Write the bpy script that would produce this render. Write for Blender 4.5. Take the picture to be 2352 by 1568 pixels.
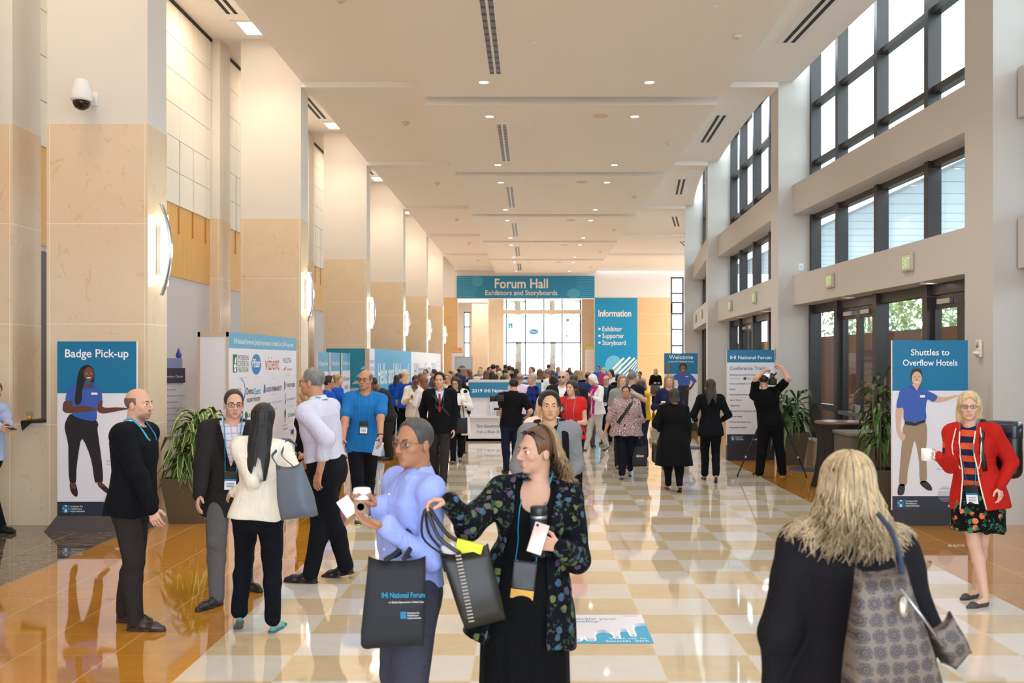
import bpy, bmesh, math, random
import numpy as np
from mathutils import Vector, Matrix

for _o in list(bpy.data.objects):
    bpy.data.objects.remove(_o)
SC = bpy.context.scene
COL = SC.collection
# ---------------------------------------------------------------- camera
F, U0, V0, CH = 2287.0, 1220.0, 828.0, 1.98      # focal length in px of a 2352x1568 frame, optical axis, eye height
cam_d = bpy.data.cameras.new('camera')
cam = bpy.data.objects.new('camera', cam_d)
COL.objects.link(cam)
cam.location = (0, 0, CH)
cam.rotation_euler = (math.pi / 2, 0, 0)
cam_d.sensor_width = 36.0
cam_d.lens = 36.0 * F / 2352
cam_d.shift_x = -(U0 - 1176) / 2352
cam_d.shift_y = (V0 - 784) / 2352
cam_d.clip_start = 0.05
cam_d.clip_end = 400
cam_d.dof.use_dof = True
cam_d.dof.focus_distance = 10.5
cam_d.dof.aperture_fstop = 3.6
SC.camera = cam
# ---------------------------------------------------------------- exposure, sky
SC.view_settings.view_transform = 'Standard'
SC.view_settings.look = 'None'
SC.view_settings.gamma = 1
SC.view_settings.use_curve_mapping = False
SC.view_settings.exposure = 0.68
W = bpy.data.worlds.new('sky')
SC.world = W
W.use_nodes = True
_bg = W.node_tree.nodes['Background']
_bg.inputs[0].default_value = (0.76, 0.88, 1.0, 1)
_bg.inputs[1].default_value = 3.8
SKY = 3.8


def light(name, kind, loc, power, color=(1, 1, 1), size=0.1, target=None, **kw):
    d = bpy.data.lights.new(name, kind)
    d.energy = power
    d.color = color
    if kind == 'AREA':
        d.shape = 'RECTANGLE'
        d.size = size if not isinstance(size, tuple) else size[0]
        d.size_y = size if not isinstance(size, tuple) else size[1]
    elif kind in ('POINT', 'SPOT'):
        d.shadow_soft_size = size
    for k, v in kw.items():
        setattr(d, k, v)
    o = bpy.data.objects.new(name, d)
    COL.objects.link(o)
    o.location = loc
    if target is not None:
        o.rotation_euler = (Vector(target) - Vector(loc)).to_track_quat('-Z', 'Y').to_euler()
    return o


WARM = (1.0, 0.84, 0.62)
NEUT = (1.0, 0.98, 0.95)


# daylight openings: portals steer the sky light through the glazing
def portal(loc, size, target):
    o = light('daylight_portal', 'AREA', loc, 1, size=size, target=target)
    o.data.cycles.is_portal = True


def XC(y):                                      # hall side of the curved window wall
    return 4.89 + 0.0047 * (y - 24) ** 2


BAY = [-4 + 8 * i for i in range(8)]            # pier lines, 8 m apart
for _y in BAY[:-1]:
    portal((XC(_y + 4) + 1.0, _y + 4.4, 4.6), (7.2, 8.8), (XC(_y + 4) - 5, _y + 4.4, 4.6))
portal((0.9, 80.6, 4.6), (6.4, 7.5), (0.9, 70, 4.6))
portal((-0.4, -7.5, 4.2), (12, 8.2), (-0.4, 5, 4.2))  # rear end left open, unglazed, so that sky light fills the hall
for _y in (19, 27, 35, 43, 51):             # wash lights over the left columns
    light('column_wash', 'SPOT', (-5.15, _y - 0.75, 8.35), 85, WARM, 0.06, (-5.22, _y + 0.55, 5.6), spot_size=1.5, spot_blend=0.9)
for _y in range(6, 60, 8):                      # square recessed lights of the aisle ceiling
    light('aisle_light', 'AREA', (-5.4, _y + 4, 8.38), 28, WARM, 0.7, (-5.6, _y + 4, 0))
    light('aisle_light', 'AREA', (-5.4, _y + 0.5, 8.38), 20, WARM, 0.6, (-5.6, _y + 0.5, 0))
DOWN = [(_x, _y + _d) for _y in range(-4, 60, 8) for _d in (1.6, 6.95) for _x in (-0.9, 2.25) if _y + _d < 61]
for _x, _y in DOWN:                             # downlights of the middle ceiling
    if _y > 4:
        light('downlight_beam', 'SPOT', (_x, _y, 7.22), 150, NEUT, 0.08, (_x, _y, 0), spot_size=2.2, spot_blend=0.8)
for _x, _y in ((-3.5, 66), (-1, 70), (2, 70), (-3.5, 74)):   # fill lamps added to brighten the lobby, no fixtures modelled
    light('lobby_fill', 'AREA', (_x, _y, 7.5), 160, NEUT, 0.8, (_x, _y, 0))
# ---------------------------------------------------------------- helpers
TAU = math.tau
rnd = random.Random(7)


def at(u, v):                                    # floor point seen at a pixel
    y = F * CH / (v - V0)
    return Vector(((u - U0) / F * y, y, 0))


def pz(u, v, y):                                 # point seen at a pixel on the plane y
    return Vector(((u - U0) / F * y, y, CH - (v - V0) / F * y))


class NB:                                        # small node-tree writer
    def __init__(s, name):
        s.m = bpy.data.materials.new(name)
        s.m.use_nodes = True
        s.t = s.m.node_tree
        s.b = s.t.nodes['Principled BSDF']
        s.out = s.t.nodes['Material Output']

    def n(s, kind, **kw):
        nd = s.t.nodes.new(kind)
        for k, v in kw.items():
            if k.startswith('i_'):
                key = k[2:]
                key = int(key) if key.isdigit() else key
                s.put(nd.inputs[key], v)
            else:
                setattr(nd, k, v)
        return nd

    def put(s, sock, v):
        if isinstance(v, bpy.types.NodeSocket):
            s.t.links.new(v, sock)
        elif isinstance(v, tuple) and len(v) == 3 and sock.type == 'RGBA':
            sock.default_value = (*v, 1)
        else:
            sock.default_value = v

    def math(s, op, a, b=0.0, c=0.0):
        nd = s.n('ShaderNodeMath', operation=op)
        s.put(nd.inputs[0], a); s.put(nd.inputs[1], b); s.put(nd.inputs[2], c)
        return nd.outputs[0]

    def mix(s, f, a, b, blend='MIX'):
        nd = s.n('ShaderNodeMix', data_type='RGBA', blend_type=blend)
        s.put(nd.inputs[0], f); s.put(nd.inputs[6], a); s.put(nd.inputs[7], b)
        return nd.outputs[2]

    def ramp(s, f, stops):
        nd = s.n('ShaderNodeValToRGB')
        s.put(nd.inputs[0], f)
        e = nd.color_ramp.elements
        while len(e) < len(stops):
            e.new(0.5)
        for x, (p, c) in zip(e, stops):
            x.position = p
            x.color = (*c, 1)
        return nd.outputs[0]

    def obj(s, geo=False):
        if geo:
            return s.n('ShaderNodeNewGeometry').outputs['Position']
        return s.n('ShaderNodeTexCoord').outputs['Object']

    def noise(s, vec, scale=5, detail=4, rough=0.5, dist=0.0):
        nd = s.n('ShaderNodeTexNoise')
        s.put(nd.inputs['Vector'], vec)
        nd.inputs['Scale'].default_value = scale
        nd.inputs['Detail'].default_value = detail
        nd.inputs['Roughness'].default_value = rough
        nd.inputs['Distortion'].default_value = dist
        return nd.outputs['Fac']

    def scl(s, vec, v):
        nd = s.n('ShaderNodeVectorMath', operation='MULTIPLY')
        s.put(nd.inputs[0], vec); nd.inputs[1].default_value = v
        return nd.outputs[0]

    def sep(s, vec):
        nd = s.n('ShaderNodeSeparateXYZ')
        s.put(nd.inputs[0], vec)
        return nd.outputs

    def bump(s, h, strength=0.2, dist=0.01):
        nd = s.n('ShaderNodeBump')
        nd.inputs['Strength'].default_value = strength
        nd.inputs['Distance'].default_value = dist
        s.put(nd.inputs['Height'], h)
        s.put(s.b.inputs['Normal'], nd.outputs[0])

    def fin(s, color, rough=0.5, metal=0.0, spec=None, **kw):
        s.put(s.b.inputs['Base Color'], color)
        s.put(s.b.inputs['Roughness'], rough)
        s.b.inputs['Metallic'].default_value = metal
        if spec is not None:
            s.b.inputs['Specular IOR Level'].default_value = spec
        for k, v in kw.items():
            s.put(s.b.inputs[k.replace('_', ' ')], v)
        return s.m


_MC = {}


def srgb(r, g, b):
    f = lambda c: (c / 255 / 12.92) if c <= 10 else ((c / 255 + 0.055) / 1.055) ** 2.4
    return (f(r), f(g), f(b))


def mat(color, rough=0.5, metal=0.0, var=0.06, scale=6.0, spec=None, name=None, bump=0.0):
    """plain material with a little procedural tone variation"""
    key = (tuple(round(c, 4) for c in color), rough, metal, var, scale, spec, bump)
    if key in _MC:
        return _MC[key]
    b = NB(name or 'paint')
    if var or bump:
        nz = b.noise(b.obj(), scale, 3)
        c = b.mix(nz, tuple(max(0, x * (1 - var)) for x in color), tuple(min(1, x * (1 + var)) for x in color))
        if bump:
            b.bump(b.noise(b.obj(), scale * 12, 2), bump, 0.004)
    else:
        c = color
    m = b.fin(c, rough, metal, spec)
    _MC[key] = m
    return m


def glow(color, strength, name='lamp_glow'):
    key = ('glow', color, strength)
    if key not in _MC:
        b = NB(name)
        _MC[key] = b.fin((0.8, 0.8, 0.8), 0.5, Emission_Color=(*color, 1.0), Emission_Strength=strength)
    return _MC[key]


def tag(o, label=None, cat=None, group=None, kind=None):
    if label: o['label'] = label
    if cat: o['category'] = cat
    if group: o['group'] = group
    if kind: o['kind'] = kind
    return o


def empty(name, loc=(0, 0, 0), rz=0.0, label=None, cat=None, group=None):
    o = bpy.data.objects.new(name, None)
    COL.objects.link(o)
    o.location = loc
    o.rotation_euler = (0, 0, rz)
    o.empty_display_size = 0.1
    return tag(o, label, cat, group)


def dup(o, parent=None):
    c = o.copy()
    COL.objects.link(c)
    c.parent = parent
    for ch in o.children:
        dup(ch, c)
    return c


class MB:                                        # collects faces, links them as ONE mesh object
    def __init__(s):
        s.v, s.f, s.mi, s.mats, s.sm = [], [], [], [], []

    def mid(s, m):
        if m not in s.mats:
            s.mats.append(m)
        return s.mats.index(m)

    def add(s, vs, fs, m, smooth=False):
        o = len(s.v)
        s.v.extend(tuple(v) for v in vs)
        k = s.mid(m)
        for f in fs:
            s.f.append(tuple(i + o for i in f)); s.mi.append(k); s.sm.append(smooth)
        return s

    def quad(s, a, b, c, d, m):
        return s.add([a, b, c, d], [(0, 1, 2, 3)], m)

    def box(s, lo, hi, m, M=None):
        x0, y0, z0 = lo; x1, y1, z1 = hi
        vs = [Vector(p) for p in ((x0, y0, z0), (x1, y0, z0), (x1, y1, z0), (x0, y1, z0), (x0, y0, z1), (x1, y0, z1), (x1, y1, z1), (x0, y1, z1))]
        if M is not None:
            vs = [M @ v for v in vs]
        return s.add(vs, [(0, 3, 2, 1), (4, 5, 6, 7), (0, 1, 5, 4), (1, 2, 6, 5), (2, 3, 7, 6), (3, 0, 4, 7)], m)

    def rbox(s, lo, hi, m, r=0.01, M=None, seg=2):
        bm = bmesh.new()
        bmesh.ops.create_cube(bm, size=1)
        lo, hi = Vector(lo), Vector(hi)
        c, d = (lo + hi) / 2, hi - lo
        for v in bm.verts:
            v.co = Vector((v.co.x * d.x, v.co.y * d.y, v.co.z * d.z)) + c
        bmesh.ops.bevel(bm, geom=bm.edges[:], offset=min(r, min(d) * 0.45), segments=seg, affect='EDGES', profile=0.5)
        if M is not None:
            bm.transform(M)
        return s.bm(bm, m, True)

    def bm(s, bm, m, smooth=False):
        bm.verts.index_update()
        s.add([v.co.copy() for v in bm.verts], [[v.index for v in f.verts] for f in bm.faces], m, smooth)
        bm.free()
        return s

    def prism(s, pts, z0, z1, m):                # vertical prism over a plan polygon (counter-clockwise)
        n = len(pts)
        vs = [(p[0], p[1], z0) for p in pts] + [(p[0], p[1], z1) for p in pts]
        fs = [tuple(range(n))[::-1], tuple(range(n, 2 * n))] + [(i, (i + 1) % n, n + (i + 1) % n, n + i) for i in range(n)]
        return s.add(vs, fs, m)

    def tube(s, pts, r, m, seg=8, cap=True, flat=1.0, up=None):
        pts = [Vector(p) for p in pts]
        n = len(pts)
        rs = r if isinstance(r, (list, tuple)) else [r] * n
        vs, fs = [], []
        prev = Vector(up) if up else None
        for i, p in enumerate(pts):
            t = (pts[min(i + 1, n - 1)] - pts[max(i - 1, 0)]).normalized()
            if prev is None:
                prev = t.orthogonal()
            a = (prev - t * prev.dot(t))
            a = a.normalized() if a.length > 1e-6 else t.orthogonal().normalized()
            prev = a
            b = t.cross(a)
            for k in range(seg):
                w = TAU * k / seg
                vs.append(p + a * (math.cos(w) * rs[i] * flat) + b * (math.sin(w) * rs[i]))
        for i in range(n - 1):
            for k in range(seg):
                fs.append((i * seg + k, i * seg + (k + 1) % seg, (i + 1) * seg + (k + 1) % seg, (i + 1) * seg + k))
        if cap:
            fs.append(tuple(range(seg))[::-1]); fs.append(tuple((n - 1) * seg + k for k in range(seg)))
        return s.add(vs, fs, m, True)

    def lathe(s, prof, m, seg=24, M=None, cap=True):
        vs, fs = [], []
        for r, z in prof:
            for k in range(seg):
                w = TAU * k / seg
                v = Vector((r * math.cos(w), r * math.sin(w), z))
                vs.append(M @ v if M is not None else v)
        for i in range(len(prof) - 1):
            for k in range(seg):
                fs.append((i * seg + k, i * seg + (k + 1) % seg, (i + 1) * seg + (k + 1) % seg, (i + 1) * seg + k))
        if cap:
            fs.append(tuple(range(seg))[::-1]); fs.append(tuple((len(prof) - 1) * seg + k for k in range(seg)))
        return s.add(vs, fs, m, True)

    def poly(s, pts, y, m):                      # flat print: outline in x,z on the plane y, facing -y
        ar = sum(pts[i][0] * pts[(i + 1) % len(pts)][1] - pts[(i + 1) % len(pts)][0] * pts[i][1] for i in range(len(pts)))
        if ar < 0:
            pts = pts[::-1]
        return s.add([(p[0], y, p[1]) for p in pts], [tuple(range(len(pts)))], m)

    def rect(s, x0, z0, x1, z1, y, m):
        return s.poly([(x0, z0), (x1, z0), (x1, z1), (x0, z1)], y, m)

    def disc(s, cx, cz, rx, rz, y, m, n=36, a0=0, a1=TAU):
        return s.poly([(cx + rx * math.cos(a0 + (a1 - a0) * k / n), cz + rz * math.sin(a0 + (a1 - a0) * k / n)) for k in range(n if a1 - a0 >= TAU - 1e-6 else n + 1)], y, m)

    def text(s, txt, x, z, size, y, m, align='L', bold=0.0, width=None, shear=0.0, spacing=1.0):
        cu = bpy.data.curves.new('t', 'FONT')
        cu.body = txt
        cu.size = size
        cu.offset = bold * size
        cu.shear = shear
        cu.space_character = spacing
        cu.resolution_u = 3
        o = bpy.data.objects.new('t', cu)
        me = bpy.data.meshes.new_from_object(o)
        co = [v.co.copy() for v in me.vertices]
        fs = [tuple(p.vertices) for p in me.polygons]
        bpy.data.objects.remove(o); bpy.data.curves.remove(cu); bpy.data.meshes.remove(me)
        if not co:
            return s
        x0 = min(c.x for c in co); x1 = max(c.x for c in co)
        k = 1.0 if width is None else width / (x1 - x0)
        w = (x1 - x0) * k
        ox = x - {'L': 0, 'C': w / 2, 'R': w}[align]
        return s.add([(ox + (c.x - x0) * k, y, z + c.y) for c in co], fs, m)

    def print_parts(s, parent):
        """a printed face: each large flat colour field is a part, all the lettering and marks another"""
        rest = MB()
        for f, k in zip(s.f, s.mi):
            P = [Vector(s.v[i]) for i in f]
            xs = [p.x for p in P]; zs = [p.z for p in P]
            if len(f) == 4 and (max(xs) - min(xs)) * (max(zs) - min(zs)) > 0.06:
                MB().add(P, [tuple(range(len(P)))], s.mats[k]).build('colour_field', parent)
            else:
                rest.add(P, [tuple(range(len(P)))], s.mats[k])
        if rest.f:
            rest.build('lettering', parent)

    def build(s, name, parent=None, loc=None, rz=None, kind=None):
        me = bpy.data.meshes.new(name)
        me.from_pydata(s.v, [], s.f)
        for m in s.mats:
            me.materials.append(m)
        me.polygons.foreach_set('material_index', s.mi)
        me.polygons.foreach_set('use_smooth', s.sm)
        me.update()
        o = bpy.data.objects.new(name, me)
        COL.objects.link(o)
        if parent is not None:
            o.parent = parent
        if loc is not None:
            o.location = loc
        if rz is not None:
            o.rotation_euler = (0, 0, rz)
        if kind:
            o['kind'] = kind
        return o


def spline(pts, n=6, closed=True):               # Catmull-Rom through 2-D or 3-D points
    P = [Vector(p) for p in pts]
    out = []
    m = len(P)
    for i in range(m if closed else m - 1):
        a, b, c, d = (P[(i - 1) % m], P[i], P[(i + 1) % m], P[(i + 2) % m]) if closed else (P[max(i - 1, 0)], P[i], P[i + 1], P[min(i + 2, m - 1)])
        for k in range(n):
            t = k / n
            out.append(0.5 * (2 * b + (c - a) * t + (2 * a - 5 * b + 4 * c - d) * t * t + (3 * b - a - 3 * c + d) * t ** 3))
    if not closed:
        out.append(P[-1])
    return out


def structure(mb, name, parent=None):
    return mb.build(name, parent, kind='structure' if parent is None else None)
# ---------------------------------------------------------------- setting: materials
def floor_mat():
    b = NB('polished_marble_floor')
    P = b.obj(True)
    x, y, _ = b.sep(P)
    u = b.math('DIVIDE', b.math('ADD', x, 2.21), 0.611)
    v = b.math('DIVIDE', b.math('SUBTRACT', y, 7.759), 0.534)
    iu, iv = b.math('FLOOR', u), b.math('FLOOR', v)
    fu, fv = b.math('FRACT', u), b.math('FRACT', v)
    par = b.math('PINGPONG', b.math('ADD', iu, iv), 1.0)
    cid = b.n('ShaderNodeCombineXYZ')
    b.put(cid.inputs[0], iu); b.put(cid.inputs[1], iv)
    wn = b.n('ShaderNodeTexWhiteNoise', noise_dimensions='2D')
    b.put(wn.inputs['Vector'], cid.outputs[0])
    rv = wn.outputs['Value']
    vein = b.noise(b.scl(P, (2.2, 3.2, 1)), 2.2, 6, 0.6, 0.6)
    fine = b.noise(P, 14, 5, 0.6)
    lightc = b.mix(vein, srgb(222, 214, 206), srgb(238, 233, 228))
    tan = b.mix(vein, srgb(206, 178, 134), srgb(226, 205, 168))
    mid = b.mix(par, tan, lightc)
    mid = b.mix(b.math('MULTIPLY', rv, 0.38), mid, srgb(222, 204, 176))
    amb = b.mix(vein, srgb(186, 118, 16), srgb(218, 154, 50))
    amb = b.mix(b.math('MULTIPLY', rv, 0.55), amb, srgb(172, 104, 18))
    wav = b.noise(b.scl(P, (1.0, 5.0, 1)), 2.6, 8, 0.68, 2.2)
    dark = b.ramp(wav, [(0.0, srgb(20, 16, 15)), (0.42, srgb(44, 33, 28)), (0.49, srgb(78, 58, 46)), (0.515, srgb(200, 178, 158)), (0.54, srgb(60, 44, 36)), (1.0, srgb(26, 20, 18))])
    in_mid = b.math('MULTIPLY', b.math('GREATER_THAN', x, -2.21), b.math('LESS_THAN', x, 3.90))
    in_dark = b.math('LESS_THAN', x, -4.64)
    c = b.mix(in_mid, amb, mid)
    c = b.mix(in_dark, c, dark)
    c = b.mix(b.math('MULTIPLY', fine, 0.10), c, (0.30, 0.20, 0.10))
    ju = b.math('LESS_THAN', b.math('PINGPONG', u, 0.5), 0.008)
    jv = b.math('LESS_THAN', b.math('PINGPONG', v, 0.5), 0.006)
    j = b.math('MAXIMUM', b.math('MULTIPLY', ju, 0.55), b.math('MULTIPLY', jv, 0.25))
    c = b.mix(j, c, srgb(236, 208, 160))
    return b.fin(c, 0.045, 0, 0.75, Coat_Weight=0.35, Coat_Roughness=0.03)


def stone_mat(tone=(222, 196, 160), tone2=(234, 214, 186)):
    b = NB('limestone')
    P = b.obj(True)
    x, y, z = b.sep(P)
    n1 = b.noise(P, 1.7, 6, 0.6, 0.4)
    n2 = b.noise(b.scl(P, (1, 1, 0.6)), 7, 5, 0.65, 1.2)
    c = b.mix(n1, srgb(*tone), srgb(*tone2))
    c = b.mix(b.math('MULTIPLY', b.math('GREATER_THAN', n2, 0.62), 0.35), c, srgb(206, 168, 118))
    zf = b.math('PINGPONG', b.math('DIVIDE', z, 1.21), 0.5)
    j = b.math('LESS_THAN', zf, 0.0045)
    c = b.mix(b.math('MULTIPLY', j, 0.7), c, srgb(250, 238, 220))
    return b.fin(c, 0.22, 0, 0.45)


def glass_mat(tint=(0.93, 0.97, 0.95)):
    b = NB('glazing')
    tr = b.n('ShaderNodeBsdfTransparent'); tr.inputs[0].default_value = (*tint, 1)
    gl = b.n('ShaderNodeBsdfGlossy'); gl.inputs['Roughness'].default_value = 0.02
    lw = b.n('ShaderNodeLayerWeight'); lw.inputs['Blend'].default_value = 0.5
    fr = b.math('MULTIPLY_ADD', b.math('POWER', lw.outputs['Facing'], 5.0), 0.55, 0.03)
    mx = b.n('ShaderNodeMixShader')
    b.put(mx.inputs[0], fr); b.put(mx.inputs[1], tr.outputs[0]); b.put(mx.inputs[2], gl.outputs[0])
    b.t.links.new(mx.outputs[0], b.out.inputs['Surface'])
    return b.m


M_FLOOR = floor_mat()
M_STONE = stone_mat()
M_PLAST = mat(srgb(226, 218, 210), 0.7, var=0.015, scale=2, name='plaster')
M_CEIL = mat(srgb(244, 238, 231), 0.8, var=0.012, scale=1.5, name='ceiling_paint')
M_BEAM = mat(srgb(204, 198, 192), 0.45, var=0.02, scale=1.5, name='beam_paint')
M_RET = mat(srgb(214, 214, 208), 0.55, var=0.02, scale=1.5, name='wall_paint')
M_LAV = mat(srgb(214, 206, 206), 0.7, var=0.02, scale=1, name='aisle_paint')
M_FAB = mat(srgb(240, 232, 222), 0.9, var=0.015, scale=3, name='fabric_panel')
M_FRAME = mat(srgb(58, 53, 52), 0.35, 0.3, var=0.05, name='bronze_frame')
M_BLACK = mat(srgb(16, 15, 15), 0.6, var=0.1, name='black')
M_GLASS = glass_mat()
M_WHITE = mat(srgb(238, 236, 236), 0.5, var=0.01, name='white_paint')
M_STEEL = mat(srgb(190, 190, 192), 0.28, 0.9, var=0.05, name='steel')
_b = NB('veneer')
_w = _b.noise(_b.scl(_b.obj(True), (1, 1, 0.12)), 9, 5, 0.6, 0.5)
M_WOOD = _b.fin(_b.mix(_w, srgb(216, 158, 82), srgb(240, 192, 116)), 0.4)
M_WOOD2 = mat(srgb(186, 120, 48), 0.45, var=0.1, name='veneer_dark')

# ---------------------------------------------------------------- floor, ceilings
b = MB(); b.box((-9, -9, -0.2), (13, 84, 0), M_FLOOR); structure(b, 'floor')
b = MB()
RIB = [-4 + 8 * i for i in range(9)]
for y in RIB[:-1]:
    y1 = min(y + 8, 61)
    b.box((-2.17, y + 0.62, 7.28), (3.85, y1, 7.56), M_CEIL)           # dropped middle panel
    b.box((-4.62, y + 0.7, 7.58), (-2.17, y1, 7.8), M_CEIL)            # left side strip
    n = 8
    ys = [y + 0.7 + (y1 - y - 0.7) * i / n for i in range(n + 1)]
    p = [(3.85, ys[0])] + [(XC(q) + 0.02 + 0.28 * (q - y) / 8, q) for q in ys] + [(3.85, ys[-1])]
    b.prism(p, 7.58, 7.8, M_CEIL)                                      # right side strip up to the window bays
b.box((-4.62, -9, 7.8), (3.86, 61, 7.9), M_CEIL)
structure(b, 'ceiling')
b = MB()
for y in RIB:
    b.box((-4.62, y, 7.47), (-2.17, y + 0.7, 7.86), M_CEIL)
    b.box((3.85, y, 7.47), (XC(y) + 0.01, y + 0.7, 7.86), M_CEIL)
structure(b, 'trim_1')                                                 # cross ribs
b = MB(); b.box((-6.8, -9, 8.43), (-4.52, 61, 8.6), M_CEIL); b.box((-4.60, -9, 7.62), (-4.52, 61, 8.43), M_CEIL); structure(b, 'ceiling_aisle')

# ---------------------------------------------------------------- left wall and its panels
b = MB(); b.box((-6.8, -9, 0), (-6.47, 61, 8.43), M_LAV); structure(b, 'wall_left')
for k, y in enumerate(range(4, 60, 8)):
    a, e = y + 0.72, y + 7.99
    b = MB()
    b.box((-6.475, a, 3.5), (-6.45, e, 4.8), M_WOOD)
    for q in range(10):
        yy = e - 0.28 - 0.75 * q
        if yy > a + 0.05:
            b.box((-6.46, yy - 0.035, 4.3), (-6.44, yy + 0.035, 4.8), M_WOOD2)
    for r in range(6):
        z0, z1 = 4.8 + 0.598 * r, 4.8 + 0.598 * (r + 1)
        for q in range(-1, 10):
            s1 = e - 0.28 - 0.75 * q
            s0 = max(a, s1 - 0.75); s1 = min(s1, e)
            if s1 - s0 < 0.05:
                continue
            g = 0.035 if r < 2 else 0.004
            b.box((-6.475, s0 + g, z0 + 0.006), (-6.43, s1 - g, z1 - 0.006), M_FAB)
    b.box((-6.472, a, 4.8), (-6.455, e, 8.36), mat(srgb(206, 196, 184), 0.8, var=0.02))
    b.box((-6.47, a, 8.375), (-6.40, e, 8.43), M_BLACK)
    structure(b, 'trim_%d' % (k + 2))
for k, y in enumerate((12,)):                                          # dark service door behind each pilaster
    b = MB()
    b.box((-6.48, y + 0.75, 0), (-6.42, y + 2.3, 3.42), mat(srgb(96, 88, 88), 0.5, var=0.03))
    b.box((-6.43, y + 1.50, 0.02), (-6.415, y + 1.52, 3.3), M_BLACK)
    structure(b, 'door_%d' % (k + 1))

# ---------------------------------------------------------------- left columns and pilasters
def column(x0, x1, y0, y1, zt, name, split=4.84):
    b = MB()
    b.box((x0, y0, 0), (x1, y1, split), M_STONE)
    g = 0.006
    b.box((x0 + g, y0 + g, split), (x1 - g, y1 - g, zt), M_PLAST)
    L = mat(srgb(250, 236, 214), 0.3, var=0.0)
    for xx in (x0 + 0.035, x1 - 0.035):                                # pale corner joints
        b.box((xx - 0.003, y0 - 0.001, 0), (xx + 0.003, y0 + 0.01, split), L)
    structure(b, name)


for k, y in enumerate(range(4, 60, 8)):
    column(-5.84, -4.62, y, y + 0.63, 8.43, 'wall_column_%d' % (k + 1))
    column(-6.47, -6.25, y, y + 0.7, 8.43, 'wall_pilaster_%d' % (k + 1))
b = MB(); b.box((-6.26, 12.02, 0), (-5.83, 12.4, 1.235), M_STONE); structure(b, 'wall_low')

# ---------------------------------------------------------------- curved window wall on the right
def bay_pt(k, t, off=0.0):
    """point on the hall face of bay k, t metres along it, off metres outward"""
    ax, ay = XC(BAY[k]), BAY[k]
    bx, by = XC(BAY[k + 1]) + 0.28, BAY[k + 1]
    d = Vector((bx - ax, by - ay)).normalized()
    nrm = Vector((d.y, -d.x))
    return Vector((ax, ay)) + d * t + nrm * off


def bay_box(b, k, t0, t1, o0, o1, z0, z1, m):
    p = [bay_pt(k, t0, o0), bay_pt(k, t0, o1), bay_pt(k, t1, o1), bay_pt(k, t1, o0)]
    return b.prism([(q.x, q.y) for q in p], z0, z1, m)


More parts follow.
